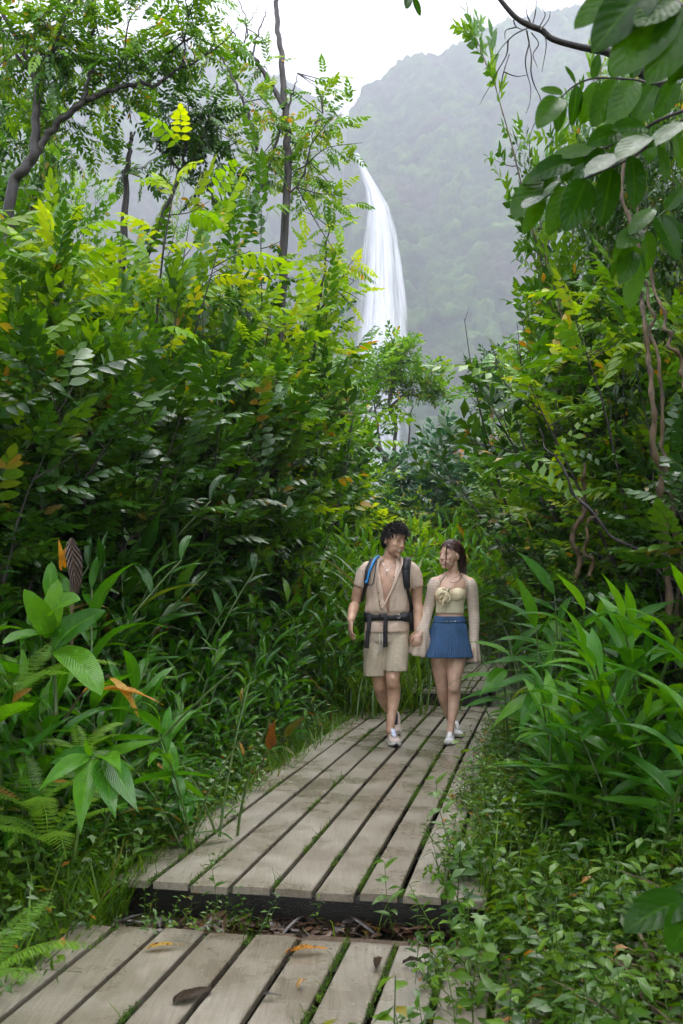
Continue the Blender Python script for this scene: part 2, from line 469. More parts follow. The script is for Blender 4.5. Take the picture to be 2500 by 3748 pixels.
def hill_mat():
    m, n, out = newmat('forested_slope')
    p = N(n, 'ShaderNodeBsdfPrincipled')
    tc = N(n, 'ShaderNodeTexCoord')
    at = N(n, 'ShaderNodeAttribute'); at.attribute_name = 'tint'
    nz = N(n, 'ShaderNodeTexNoise'); nz.inputs['Scale'].default_value = 0.067; nz.inputs['Detail'].default_value = 10; nz.inputs['Roughness'].default_value = 0.78
    n.links.new(tc.outputs['Object'], nz.inputs['Vector'])
    nb = N(n, 'ShaderNodeTexNoise'); nb.inputs['Scale'].default_value = 0.012; nb.inputs['Detail'].default_value = 4
    n.links.new(tc.outputs['Object'], nb.inputs['Vector'])
    r = ramp(n, [(0.30, (0.006, 0.015, 0.006)), (0.5, (0.035, 0.10, 0.014)), (0.68, (0.16, 0.32, 0.035))])  # wide dark-to-light spread puts the slope's weak relief shading into the colour
    n.links.new(math_(n, 'ADD', math_(n, 'MULTIPLY', nz.outputs[0], 0.65), math_(n, 'MULTIPLY', at.outputs['Fac'], 0.35)), r.inputs[0])
    rk = ramp(n, [(0.52, (0, 0, 0)), (0.66, (1, 1, 1))]); n.links.new(nb.outputs[0], rk.inputs[0])
    c = mixc(n, math_(n, 'MULTIPLY', rk.outputs[0], 0.6), r.outputs[0], (0.12, 0.085, 0.075))
    n.links.new(c, p.inputs['Base Color'])
    p.inputs['Roughness'].default_value = 0.8
    b = N(n, 'ShaderNodeBump'); b.inputs['Strength'].default_value = 1.0; b.inputs['Distance'].default_value = 3.5
    n.links.new(nz.outputs[0], b.inputs['Height']); n.links.new(b.outputs[0], p.inputs['Normal'])
    n.links.new(p.outputs[0], out.inputs[0])
    return m
M['hill'] = hill_mat()

def mountain(name, prof, Ybase, Ytop, xa, xb, seed, nx=520, nz_=340):
    """prof: [(px, py at the ridge)] ; a steep forested slope from Ybase at its foot to Ytop at the crest, then falling away behind"""
    pr = np.array(prof, float)
    Xr = (pr[:, 0] - 1250) * Ytop / FPX; Zr = CAM_H + (2161 - pr[:, 1]) * Ytop / FPX
    x = np.linspace(xa, xb, nx)
    zr = np.interp(x, Xr, Zr) + 11.0 * (fbm(x / 45, x * 0, 4, seed) - 0.45)
    v = np.concatenate([np.linspace(0, 1, nz_), 1 + np.linspace(0.02, 0.3, 12)])
    Xg, Vg = np.meshgrid(x, v, indexing='ij')
    Zr_ = zr[:, None]
    up = np.clip(Vg, 0, 1)
    Zg = np.where(Vg <= 1, -2 + (Zr_ + 2) * up ** 0.93, Zr_ - (Vg - 1) * 360)
    Yg = Ybase + (Ytop - Ybase) * up ** 1.3 + np.where(Vg > 1, (Vg - 1) * 500, 0)
    gul = fbm(Xg / 83 + 0.15 * Zg / 83, Zg / 290, 4, seed + 3)
    Yg = Yg - 90 * (gul - 0.5)
    d, cid = cells(Xg / 16 + 30, (Zg + 0.4 * Yg) / 14.5 + 30, seed)
    d2, cid2 = cells(Xg / 7.5, (Zg + 0.4 * Yg) / 7.0, seed + 9)
    bump = np.sqrt(np.clip(1 - d * d, 0, 1)) * (8 + 8 * cid) + 3.6 * np.sqrt(np.clip(1 - d2 * d2, 0, 1))
    rg = fbm(Xg / 5, (Zg + .4 * Yg) / 5, 3, seed + 21) - .45
    bump = bump * (1 + .5 * rg) + 4.0 * rg
    Yg = Yg - bump * 0.8; Zg = Zg + bump * 0.75
    tint = np.clip(0.25 + 0.5 * cid + 0.35 * (gul - 0.3), 0, 1)  # tree crowns vary at random; gullies are shaded darker in the colour
    o = link(name, grid_mesh(name, Xg, Yg, Zg, M['hill'], tint))
    tag(o, kind='structure')
    return o

# right hand slope (in front), left hand slope (behind), with the cleft the fall comes down between them
mountain('mountain', [(1150, 1500), (1255, 700), (1275, 450), (1340, 345), (1420, 285), (1520, 245), (1660, 205), (1800, 150), (2000, 110), (2300, 40), (2700, -40), (4500, -60)], 630, 1150, -54, 850, 3)
mountain('mountain', [(-2400, 60), (-300, 130), (200, 180), (560, 215), (800, 250), (930, 290), (1080, 330), (1190, 400), (1260, 470), (1330, 610), (1420, 640), (1700, 560), (2200, 500)], 900, 1370, -930, 310, 11)

def fall_mat():
    m, n, out = newmat('falling_water')
    tc = N(n, 'ShaderNodeTexCoord')
    sp = N(n, 'ShaderNodeSeparateXYZ'); n.links.new(tc.outputs['UV'], sp.inputs[0])
    mp = N(n, 'ShaderNodeMapping'); mp.inputs['Scale'].default_value = (9.0, 3.2, 1.0)
    n.links.new(tc.outputs['UV'], mp.inputs[0])
    nz = N(n, 'ShaderNodeTexNoise'); nz.inputs['Scale'].default_value = 1.0; nz.inputs['Detail'].default_value = 8; nz.inputs['Roughness'].default_value = 0.66; nz.inputs['Distortion'].default_value = 0.25
    n.links.new(mp.outputs[0], nz.inputs['Vector'])
    edge = math_(n, 'MULTIPLY', math_(n, 'SUBTRACT', 0.5, math_(n, 'ABSOLUTE', math_(n, 'SUBTRACT', sp.outputs[0], 0.5))), 2.0)
    # dense in the core, ragged at the edges, thinner towards the foot
    e2 = math_(n, 'POWER', edge, 0.55)
    dens = math_(n, 'SUBTRACT', math_(n, 'ADD', math_(n, 'MULTIPLY', nz.outputs[0], 5.0), math_(n, 'MULTIPLY', e2, 1.2)), math_(n, 'ADD', 2.12, math_(n, 'MULTIPLY', sp.outputs[1], 0.55)))
    a = math_(n, 'MULTIPLY', dens, 0.62, True)
    p = N(n, 'ShaderNodeBsdfPrincipled'); p.inputs['Base Color'].default_value = (0.92, 0.94, 0.97, 1); p.inputs['Roughness'].default_value = 0.6
    p.inputs['Subsurface Weight'].default_value = 0.0
    tl = N(n, 'ShaderNodeBsdfTranslucent'); tl.inputs[0].default_value = (0.9, 0.93, 0.97, 1)
    m1 = N(n, 'ShaderNodeMixShader'); m1.inputs[0].default_value = 0.4
    n.links.new(p.outputs[0], m1.inputs[1]); n.links.new(tl.outputs[0], m1.inputs[2])
    tr = N(n, 'ShaderNodeBsdfTransparent')
    m2 = N(n, 'ShaderNodeMixShader')
    n.links.new(a, m2.inputs[0]); n.links.new(tr.outputs[0], m2.inputs[1]); n.links.new(m1.outputs[0], m2.inputs[2])
    n.links.new(m2.outputs[0], out.inputs[0])
    return m
M['fall'] = fall_mat()
# left and right edge of the fall in the photograph's pixels, at 188 m
FY = 601.0
fl = [(1296, 1312, 560), (1318, 1345, 625), (1340, 1385, 690), (1350, 1425, 760), (1342, 1450, 860), (1332, 1468, 980), (1318, 1485, 1120), (1306, 1492, 1240), (1300, 1494, 1400), (1294, 1496, 1600), (1290, 1500, 1800), (1280, 1500, 2000)]
A = np.array(fl, float)
tt = np.linspace(0, len(A) - 1, 90)
Ls = np.interp(tt, range(len(A)), A[:, 0]); Rs = np.interp(tt, range(len(A)), A[:, 1]); Hs = np.interp(tt, range(len(A)), A[:, 2])
mbf = MB()
for layer, (dy, wide, sh) in enumerate(((0, 1.0, 0), (1.6, 1.10, -6), (3.4, 0.72, -14))):
    nc = 26
    u = np.linspace(0, 1, nc)
    U, K = np.meshgrid(u, np.arange(len(tt)), indexing='ij')
    c_ = (Ls + Rs) / 2 + sh * np.linspace(0, 1, 90); h_ = (Rs - Ls) / 2 * wide
    PX = c_[K] + (U - 0.5) * 2 * h_[K]
    yy = FY + dy * 3.6 - 5.4 * np.sin(U * np.pi) - 7.0 * fbm(U * 7 + layer * 5, K * 0.03, 3, layer) + (1 - np.minimum(K / 60, 1)) * 270
    V = np.stack([(PX - 1250) * yy / FPX, yy, CAM_H + (2161 - Hs[K]) * yy / FPX], -1)
    i, j = np.meshgrid(np.arange(nc - 1), np.arange(89), indexing='ij')
    Q = np.stack([i * 90 + j, (i + 1) * 90 + j, (i + 1) * 90 + j + 1, i * 90 + j + 1], -1).reshape(-1, 4)
    mbf.add(V, Q, uv=np.stack([U, K / 89], -1))
fall = mbf.build('waterfall', M['fall'])
tag(fall, kind='structure')

# haze: one closed box of even density round everything
def box_arrays(x0, x1, y0, y1, z0, z1):
    V = [(x0, y0, z0), (x1, y0, z0), (x1, y1, z0), (x0, y1, z0), (x0, y0, z1), (x1, y0, z1), (x1, y1, z1), (x0, y1, z1)]
    Q = [(0, 3, 2, 1), (4, 5, 6, 7), (0, 1, 5, 4), (1, 2, 6, 5), (2, 3, 7, 6), (3, 0, 4, 7)]
    return V, Q
HAZE_D = 0.00128
hm, hn, ho = newmat('haze')
pv = N(hn, 'ShaderNodeVolumePrincipled')
pv.inputs['Color'].default_value = (0.48, 0.50, 0.57, 1)
pv.inputs['Density'].default_value = HAZE_D
pv.inputs['Anisotropy'].default_value = 0.35
hn.links.new(pv.outputs[0], ho.inputs['Volume'])
hb = MB(); V, Q = box_arrays(-1150, 1150, -30, 1750, -2.5, 800); hb.add(V, Q)
haze = hb.build('haze', hm, smooth=False)
tag(haze, kind='stuff')
# ------------------------------------------------------------------ boardwalk
def plank_mat():
    m, n, out = newmat('weathered_deck_board')
    p = N(n, 'ShaderNodeBsdfPrincipled')
    tc = N(n, 'ShaderNodeTexCoord'); oi = N(n, 'ShaderNodeObjectInfo'); uvn = N(n, 'ShaderNodeSeparateXYZ')
    n.links.new(tc.outputs['UV'], uvn.inputs[0])
    ge = N(n, 'ShaderNodeNewGeometry')
    n1 = N(n, 'ShaderNodeTexNoise'); n1.inputs['Scale'].default_value = 2.3; n1.inputs['Detail'].default_value = 6; n1.inputs['Roughness'].default_value = 0.65
    n.links.new(ge.outputs['Position'], n1.inputs['Vector'])
    mp = N(n, 'ShaderNodeMapping'); mp.inputs['Scale'].default_value = (140, 5, 60); mp.inputs['Rotation'].default_value = (0, 0, -0.19)
    n.links.new(ge.outputs['Position'], mp.inputs[0])
    n2 = N(n, 'ShaderNodeTexNoise'); n2.inputs['Scale'].default_value = 1; n2.inputs['Detail'].default_value = 5
    n.links.new(mp.outputs[0], n2.inputs['Vector'])
    n3 = N(n, 'ShaderNodeTexNoise'); n3.inputs['Scale'].default_value = 75; n3.inputs['Detail'].default_value = 5
    n.links.new(ge.outputs['Position'], n3.inputs['Vector'])
    r1 = ramp(n, [(0.25, (0.16, 0.132, 0.098)), (0.5, (0.255, 0.226, 0.178)), (0.78, (0.35, 0.322, 0.27))])
    n.links.new(math_(n, 'ADD', math_(n, 'MULTIPLY', n1.outputs[0], 0.8), math_(n, 'MULTIPLY', oi.outputs['Random'], 0.22)), r1.inputs[0])
    r2 = ramp(n, [(0.3, (0.78, 0.76, 0.72)), (0.7, (1.08, 1.06, 1.04))]); n.links.new(n2.outputs[0], r2.inputs[0])
    c = mixc(n, 1.0, r1.outputs[0], r2.outputs[0], 'MULTIPLY')
    r3 = ramp(n, [(0.0, (0, 0, 0)), (0.67, (0, 0, 0)), (0.72, (1, 1, 1))]); n.links.new(n3.outputs[0], r3.inputs[0])
    c = mixc(n, math_(n, 'MULTIPLY', r3.outputs[0], 0.55), c, (0.10, 0.07, 0.045))
    # algae and dirt in from the edges
    e = math_(n, 'ABSOLUTE', math_(n, 'SUBTRACT', uvn.outputs[0], 0.5))
    n4 = N(n, 'ShaderNodeTexNoise'); n4.inputs['Scale'].default_value = 9; n4.inputs['Detail'].default_value = 5
    n.links.new(ge.outputs['Position'], n4.inputs['Vector'])
    ed = math_(n, 'MULTIPLY', math_(n, 'SUBTRACT', math_(n, 'ADD', math_(n, 'MULTIPLY', e, 0.6), n4.outputs[0]), 0.78), 3.0, True)
    c = mixc(n, math_(n, 'MULTIPLY', ed, 0.5), c, (0.10, 0.095, 0.04))
    # broad dirty patches
    n5 = N(n, 'ShaderNodeTexNoise'); n5.inputs['Scale'].default_value = 1.1; n5.inputs['Detail'].default_value = 7; n5.inputs['Roughness'].default_value = 0.75
    n.links.new(ge.outputs['Position'], n5.inputs['Vector'])
    r5 = ramp(n, [(0.50, (0, 0, 0)), (0.80, (1, 1, 1))]); n.links.new(n5.outputs[0], r5.inputs[0])
    c = mixc(n, math_(n, 'MULTIPLY', r5.outputs[0], 0.55), c, (0.14, 0.105, 0.07))
    # stained cut ends
    ends = math_(n, 'MULTIPLY', math_(n, 'SUBTRACT', math_(n, 'ADD', uvn.outputs[1], math_(n, 'MULTIPLY', n4.outputs[0], 0.8)), 1.22), 4.0, True)
    c = mixc(n, math_(n, 'MULTIPLY', ends, 0.6), c, (0.09, 0.06, 0.035))
    n.links.new(c, p.inputs['Base Color'])
    rr = ramp(n, [(0.38, (0.16, 0.16, 0.16)), (0.62, (0.55, 0.55, 0.55))]); n.links.new(n1.outputs[0], rr.inputs[0])
    n.links.new(rr.outputs[0], p.inputs['Roughness'])
    p.inputs['Specular IOR Level'].default_value = 0.5
    b = N(n, 'ShaderNodeBump'); b.inputs['Strength'].default_value = 0.35; b.inputs['Distance'].default_value = 0.004
    n.links.new(math_(n, 'ADD', n3.outputs[0], math_(n, 'MULTIPLY', n2.outputs[0], 0.7)), b.inputs['Height']); n.links.new(b.outputs[0], p.inputs['Normal'])
    n.links.new(p.outputs[0], out.inputs[0])
    return m
M['plank'] = plank_mat()
M['timber'] = plain('dark_wet_timber', (0.012, 0.011, 0.009), 0.3, nscale=8, noise_amt=0.5, bump=0.3)
M['sill'] = plain('brown_sill', (0.09, 0.055, 0.032), 0.4, nscale=12, noise_amt=0.4, bump=0.3)
M['screw'] = plain('screw_hole', (0.02, 0.015, 0.012), 0.6)

def plank(parent, off, wd, y0, y1, ztop, th=0.030, twist=0.0, name='plank', stain=0.0):
    """board whose centre line keeps the lateral offset 'off' from the path's centre line"""
    n = max(3, int((y1 - y0) / 0.35) + 1)
    mb = MB(); Vs = []; uv = []
    ys = np.linspace(y0, y1, n)
    be = 0.004
    prof = [(-wd / 2, -th), (-wd / 2, -be), (-wd / 2 + be, 0), (0, 0.0015), (wd / 2 - be, 0), (wd / 2, -be), (wd / 2, -th)]
    for k, y in enumerate(ys):
        c = np.array([xc(y), y]); s_ = (xc(y + 0.05) - xc(y - 0.05)) / 0.1
        t = np.array([s_, 1]) / math.hypot(s_, 1); r_ = np.array([t[1], -t[0]])
        cc = c + r_ * off
        for (a, h) in prof:
            q = cc + r_ * a
            Vs.append((q[0], q[1] , ztop + h + twist * a + 0.0015 * math.sin(y * 2.3 + off * 9)))
            uv.append((a / wd + 0.5, stain * max(0, 1 - (y1 - y) / 0.45) if stain > 0 else 0.0))
    m_ = len(prof)
    i, j = np.meshgrid(np.arange(n - 1), np.arange(m_), indexing='ij')
    j2 = (j + 1) % m_
    Q = np.stack([i * m_ + j, i * m_ + j2, (i + 1) * m_ + j2, (i + 1) * m_ + j], -1).reshape(-1, 4)
    T = []
    for k in range(1, m_ - 1):
        T.append((0, k + 1, k)); b = (n - 1) * m_; T.append((b, b + k, b + k + 1))
    mb.add(Vs, Q, T, uv)
    return mb.build(name, M['plank'], parent, smooth=False)

def along(y, off):
    s_ = (xc(y + 0.05) - xc(y - 0.05)) / 0.1
    t = np.array([s_, 1]) / math.hypot(s_, 1); r_ = np.array([t[1], -t[0]])
    q = np.array([xc(y), y]) + r_ * off
    return q, t, r_

def beam(parent, y, half, zt, zb, depth, mat, name, offc=0.0):
    q, t, r_ = along(y, offc)
    mb = MB()
    c = [q - r_ * half, q + r_ * half, q + r_ * half + t * depth, q - r_ * half + t * depth]
    V = [(p[0], p[1], zb) for p in c] + [(p[0], p[1], zt) for p in c]
    mb.add(V, [(0, 3, 2, 1), (4, 5, 6, 7), (0, 1, 5, 4), (1, 2, 6, 5), (2, 3, 7, 6), (3, 0, 4, 7)])
    return mb.build(name, mat, parent, smooth=False)

PITCH = 0.176
gap_lines = []
def deck(label, ztop, y0, y1, offs, joints, beamdrop, seed, stain=0.0, front=True, wd=0.154):
    root = empty('boardwalk', (0, 0, 0))
    tag(root, label, kind='structure')
    R = random.Random(seed)
    for k, off in enumerate(offs):
        cuts = [y0 + (0.012 * math.sin(k * 2.2))] + [j + R.uniform(-0.02, 0.02) for j in joints[k % len(joints)]] + [y1 + R.uniform(-0.02, 0.02)]
        for a, b in zip(cuts[:-1], cuts[1:]):
            # the end is square to the boards: shift the start by the lateral offset times the slope
            sh = 0.0
            plank(root, off, wd + R.uniform(-0.004, 0.003), a + sh + 0.003, b + sh - 0.003, ztop + R.uniform(-0.002, 0.002), twist=R.uniform(-0.01, 0.01), stain=stain if b == cuts[-1] else 0)
        if k: gap_lines.append(((offs[k - 1] + off) / 2, y0, y1, ztop))
    half = (offs[-1] - offs[0]) / 2 + 0.06; oc = (offs[-1] + offs[0]) / 2
    zz = ztop - 0.033
    yb = y0 + 0.05
    while yb < y1 - 0.05:
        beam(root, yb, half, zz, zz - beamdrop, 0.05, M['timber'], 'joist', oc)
        yb += 0.62
    mb = MB()
    for k, off in enumerate(offs):
        for yy in (y0 + 0.07, y1 - 0.07):
            for s_ in (-0.05, -0.012, 0.03, 0.055):
                q, t, r_ = along(yy + R.uniform(-.012, .012), off + s_ + R.uniform(-.006, .006))
                an = np.linspace(0, 2 * np.pi, 6, endpoint=False)
                V = [(q[0] + 0.004 * math.cos(a), q[1] + 0.004 * math.sin(a), ztop + 0.004) for a in an]
                mb.add(V + [(q[0], q[1], ztop + 0.004)], None, [(i, (i + 1) % 6, 6) for i in range(6)])
    tag(mb.build('screw', M['screw'], root, smooth=False), kind='stuff')
    return root

offs_mid = [(-4 + k) * PITCH for k in range(9)]
deck('middle section of grey-brown boardwalk under the walking couple', 0.28, 4.05, 10.5, offs_mid,
     [(6.6,), (5.95, 9.3), (7.4,), (5.7, 8.6), (6.9,), (8.0,), (7.15, 9.8), (6.2,), (7.7,)], 0.10, 5)
offs_low = [(-5 + k) * 0.181 + 0.02 for k in range(11)]
deck('lowest section of weathered boardwalk nearest the step with fallen leaves', 0.21, 1.6, 3.72, offs_low, [()], 0.06, 9, stain=1.0, wd=0.158)
deck('upper section of boardwalk leading away behind the woman', 0.43, 10.62, 14.9, [(-3 + k) * PITCH for k in range(6)], [(13.2,), (12.4,), ()], 0.16, 13)
b0 = empty('sill_beam'); tag(b0, 'brown timber sill lying at the foot of the black step', 'timber beam')
beam(b0, 3.86, 0.31, 0.150, 0.10, 0.06, M['sill'], 'beam', 0.22)

# black face boards under the step
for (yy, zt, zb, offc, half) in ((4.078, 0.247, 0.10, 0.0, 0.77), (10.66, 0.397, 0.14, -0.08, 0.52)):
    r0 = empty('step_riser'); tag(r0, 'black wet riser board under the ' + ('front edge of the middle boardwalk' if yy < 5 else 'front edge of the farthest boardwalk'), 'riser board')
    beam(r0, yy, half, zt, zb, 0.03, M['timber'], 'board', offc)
# ------------------------------------------------------------------ people
ZS = 2.4123
def zoomP(zx, zy, Y): return P(1200 + zx / ZS, 1880 + zy / ZS, Y)

def ell(mb, c, r, R=None, seg=18, rings=12):
    th = np.linspace(0, np.pi, rings + 1)[1:-1]; ph = np.linspace(0, 2 * np.pi, seg, endpoint=False)
    T_, Pp = np.meshgrid(th, ph, indexing='ij')
    V = np.stack([np.sin(T_) * np.cos(Pp), np.sin(T_) * np.sin(Pp), np.cos(T_)], -1).reshape(-1, 3)
    V = np.vstack([V, [[0, 0, 1], [0, 0, -1]]]) * np.array(r)
    if R is not None: V = V @ np.array(R).T
    V = V + np.array(c)
    k = rings - 1
    i, j = np.meshgrid(np.arange(k - 1), np.arange(seg), indexing='ij'); j2 = (j + 1) % seg
    Q = np.stack([i * seg + j, (i + 1) * seg + j, (i + 1) * seg + j2, i * seg + j2], -1).reshape(-1, 4)
    n0 = k * seg; jj = np.arange(seg); j2 = (jj + 1) % seg
    T = np.concatenate([np.stack([np.full(seg, n0), jj, j2], -1), np.stack([np.full(seg, n0 + 1), (k - 1) * seg + j2, (k - 1) * seg + jj], -1)])
    mb.add(V, Q, T)

def limb(mb, pts, seg=16, n=18):
    """pts: (vector, radius) joints; smooth tapered limb"""
    p = np.array([(*q, r) for q, r in pts])
    s = smooth4(p, n)
    tube(mb, s[:, :3], s[:, 3], seg)
    for k in (0, -1): ell(mb, s[k, :3], (s[k, 3],) * 3, seg=12, rings=8)

def smooth4(p, n):
    p = np.asarray(p, float)
    p = np.vstack([2 * p[0] - p[1], p, 2 * p[-1] - p[-2]]); m = len(p) - 3; out = []
    for t in np.linspace(0, m - 1e-6, n):
        i = int(t); f = t - i; a, b, c, d = p[i:i + 4]
        out.append(0.5 * ((2 * b) + (-a + c) * f + (2 * a - 5 * b + 4 * c - d) * f * f + (-a + 3 * b - 3 * c + d) * f ** 3))
    return np.array(out)

def rings(mb, secs, seg=32, n=24, cap=True, p=2.3, mod=None, arc=None, uvs=1.0):
    """secs: (cx,cy,cz,a,b,yaw); horizontal superellipse sections. mod(theta, t) scales the radius; arc(t) = (start,end) angles from the front (-y)"""
    S = smooth4(np.array(secs, float), n)
    open_ = arc is not None
    k = seg + (1 if open_ else 0)
    V = []; uv = []
    for m_, s in enumerate(S):
        t = m_ / (n - 1)
        a0, a1 = arc(t) if open_ else (0, 2 * np.pi)
        th = np.linspace(a0, a1, k, endpoint=open_)
        c_, s_ = np.sin(th), -np.cos(th)
        rr = (np.abs(c_) ** p + np.abs(s_) ** p) ** (-1 / p)
        if mod is not None: rr = rr * mod(th, t)
        x = c_ * rr * s[3]; y = s_ * rr * s[4]
        cy, sy = math.cos(s[5]), math.sin(s[5])
        V.append(np.stack([s[0] + x * cy - y * sy, s[1] + x * sy + y * cy, np.full(k, s[2])], -1))
        uv.append(np.stack([th / (2 * np.pi), np.full(k, t * uvs)], -1))
    V = np.concatenate(V); uv = np.concatenate(uv)
    lim = k - 1 if open_ else k
    i, j = np.meshgrid(np.arange(n - 1), np.arange(lim), indexing='ij'); j2 = (j + 1) % k
    Q = np.stack([i * k + j, i * k + j2, (i + 1) * k + j2, (i + 1) * k + j], -1).reshape(-1, 4)
    T = None
    if cap and not open_:
        V = np.vstack([V, [S[0][:3], S[-1][:3]]]); uv = np.vstack([uv, [[0, 0], [0, 0]]])
        jj = np.arange(k); j2 = (jj + 1) % k
        T = np.concatenate([np.stack([np.full(k, n * k), j2, jj], -1), np.stack([np.full(k, n * k + 1), (n - 1) * k + jj, (n - 1) * k + j2], -1)])
    mb.add(V, Q, T, uv)

def sleeve(mb, pts, seg=24, n=14, mod=None):
    p = smooth4(np.array([(*q, r) for q, r in pts]), n)
    tube(mb, p[:, :3], p[:, 3], seg, cap=False)
    if mod is not None:
        V = mb.v[-1]; c = np.repeat(p[:, :3], seg, 0); th = np.tile(np.linspace(0, 2 * np.pi, seg, endpoint=False), n); t = np.repeat(np.linspace(0, 1, n), seg)
        mb.v[-1] = c + (V - c) * mod(th, t)[:, None]

def remesh(mb, name, vox, mat, parent, smooth_it=3, post=None):
    me = mb.mesh(name, mat)
    o = bpy.data.objects.new(name, me); COL.objects.link(o)
    md = o.modifiers.new('r', 'REMESH'); md.mode = 'VOXEL'; md.voxel_size = vox; md.use_smooth_shade = True
    sm = o.modifiers.new('s', 'SMOOTH'); sm.factor = 0.5; sm.iterations = smooth_it
    dg = bpy.context.evaluated_depsgraph_get()
    m2 = bpy.data.meshes.new_from_object(o.evaluated_get(dg))
    COL.objects.unlink(o); bpy.data.objects.remove(o)
    m2.name = name
    if post is not None:
        co = np.empty(len(m2.vertices) * 3, np.float32); m2.vertices.foreach_get('co', co)
        m2.vertices.foreach_set('co', post(co.reshape(-1, 3).astype(float)).astype(np.float32).ravel()); m2.update()
    if not m2.materials: m2.materials.append(mat)
    return link(name, m2, parent)

def cloth(mb, name, mat, parent, th=0.003):
    me = mb.mesh(name, mat)
    o = bpy.data.objects.new(name, me); COL.objects.link(o)
    md = o.modifiers.new('s', 'SOLIDIFY'); md.thickness = th; md.offset = 0
    dg = bpy.context.evaluated_depsgraph_get()
    m2 = bpy.data.meshes.new_from_object(o.evaluated_get(dg))
    COL.objects.unlink(o); bpy.data.objects.remove(o)
    return link(name, m2, parent)

def skin_mat(name, col, red):
    m, n, out = newmat(name)
    p = N(n, 'ShaderNodeBsdfPrincipled')
    tc = N(n, 'ShaderNodeTexCoord')
    nz = N(n, 'ShaderNodeTexNoise'); nz.inputs['Scale'].default_value = 14; nz.inputs['Detail'].default_value = 5
    n.links.new(tc.outputs['Object'], nz.inputs['Vector'])
    r = ramp(n, [(0.35, tuple(c * 0.86 for c in col)), (0.65, red)]); n.links.new(nz.outputs[0], r.inputs[0])
    n.links.new(r.outputs[0], p.inputs['Base Color'])
    p.inputs['Roughness'].default_value = 0.42
    p.inputs['Subsurface Weight'].default_value = 0.12; p.inputs['Subsurface Radius'].default_value = (0.012, 0.004, 0.002); p.inputs['Subsurface Scale'].default_value = 1.0
    n2 = N(n, 'ShaderNodeTexNoise'); n2.inputs['Scale'].default_value = 260
    n.links.new(tc.outputs['Object'], n2.inputs['Vector'])
    b = N(n, 'ShaderNodeBump'); b.inputs['Strength'].default_value = 0.15; b.inputs['Distance'].default_value = 0.002
    n.links.new(n2.outputs[0], b.inputs['Height']); n.links.new(b.outputs[0], p.inputs['Normal'])
    n.links.new(p.outputs[0], out.inputs[0])
    return m

def lace_mat(name, col, hole, scale=90, amount=0.55, stretch=(1, 1, 1), trans=0.0):
    m, n, out = newmat(name)
    p = N(n, 'ShaderNodeBsdfPrincipled')
    tc = N(n, 'ShaderNodeTexCoord'); mp = N(n, 'ShaderNodeMapping'); mp.inputs['Scale'].default_value = stretch
    n.links.new(tc.outputs['Object'], mp.inputs[0])
    vo = N(n, 'ShaderNodeTexVoronoi'); vo.inputs['Scale'].default_value = scale; vo.inputs['Randomness'].default_value = 0.35
    n.links.new(mp.outputs[0], vo.inputs['Vector'])
    nz = N(n, 'ShaderNodeTexNoise'); nz.inputs['Scale'].default_value = 7; nz.inputs['Detail'].default_value = 4
    n.links.new(tc.outputs['Object'], nz.inputs['Vector'])
    h = math_(n, 'MULTIPLY', math_(n, 'SUBTRACT', 0.42, vo.outputs['Distance']), 5.0, True)
    c0 = ramp(n, [(0.3, tuple(c * 0.85 for c in col)), (0.7, tuple(min(1, c * 1.08) for c in col))]); n.links.new(nz.outputs[0], c0.inputs[0])
    c = mixc(n, math_(n, 'MULTIPLY', h, amount), c0.outputs[0], hole)
    n.links.new(c, p.inputs['Base Color']); p.inputs['Roughness'].default_value = 0.85
    b = N(n, 'ShaderNodeBump'); b.inputs['Strength'].default_value = 0.6; b.inputs['Distance'].default_value = 0.004
    n.links.new(math_(n, 'SUBTRACT', math_(n, 'MULTIPLY', nz.outputs[0], 2.5), h), b.inputs['Height']); n.links.new(b.outputs[0], p.inputs['Normal'])
    if trans > 0:
        tr = N(n, 'ShaderNodeBsdfTransparent'); ms = N(n, 'ShaderNodeMixShader')
        n.links.new(math_(n, 'MULTIPLY', math_(n, 'ADD', math_(n, 'MULTIPLY', h, 0.6), 0.35), trans), ms.inputs[0])
        n.links.new(p.outputs[0], ms.inputs[1]); n.links.new(tr.outputs[0], ms.inputs[2]); n.links.new(ms.outputs[0], out.inputs[0])
    else:
        n.links.new(p.outputs[0], out.inputs[0])
    return m

M['skin_m'] = skin_mat('tanned_skin', (0.52, 0.31, 0.205), (0.60, 0.37, 0.255))
M['skin_w'] = skin_mat('light_skin', (0.58, 0.36, 0.26), (0.66, 0.43, 0.32))
M['shirt'] = lace_mat('beige_lace', (0.68, 0.53, 0.42), (0.46, 0.28, 0.20), 85)
M['shorts'] = lace_mat('beige_knit', (0.54, 0.46, 0.345), (0.29, 0.20, 0.14), 95, 0.7)
M['knit'] = lace_mat('sheer_cream_knit', (0.70, 0.58, 0.47), (0.45, 0.28, 0.2), 110, 0.5, (1.6, 1.6, 0.4), trans=0.25)
M['cream'] = plain('cream_jersey', (0.66, 0.60, 0.42), 0.8, noise_amt=0.08, nscale=14, bump=0.1)
M['ruffle'] = plain('cream_chiffon', (0.74, 0.64, 0.42), 0.8, noise_amt=0.12, nscale=30, bump=0.5, bscale=60)
M['navy'] = plain('blue_pleated_fabric', (0.030, 0.085, 0.19), 0.75, noise_amt=0.25, nscale=12)
M['blackweb'] = plain('black_webbing', (0.012, 0.012, 0.014), 0.6, bump=0.3, bscale=300)
M['blackpack'] = plain('black_pack_cloth', (0.016, 0.018, 0.022), 0.55, bump=0.4, bscale=90)
M['bluetube'] = plain('blue_tube', (0.01, 0.20, 0.50), 0.35)
M['hair_m'] = plain('wet_black_hair', (0.010, 0.008, 0.007), 0.5, spec=0.3, nscale=60, noise_amt=0.5)
M['hair_w'] = plain('wet_dark_brown_hair', (0.050, 0.020, 0.015), 0.33, nscale=40, noise_amt=0.5)
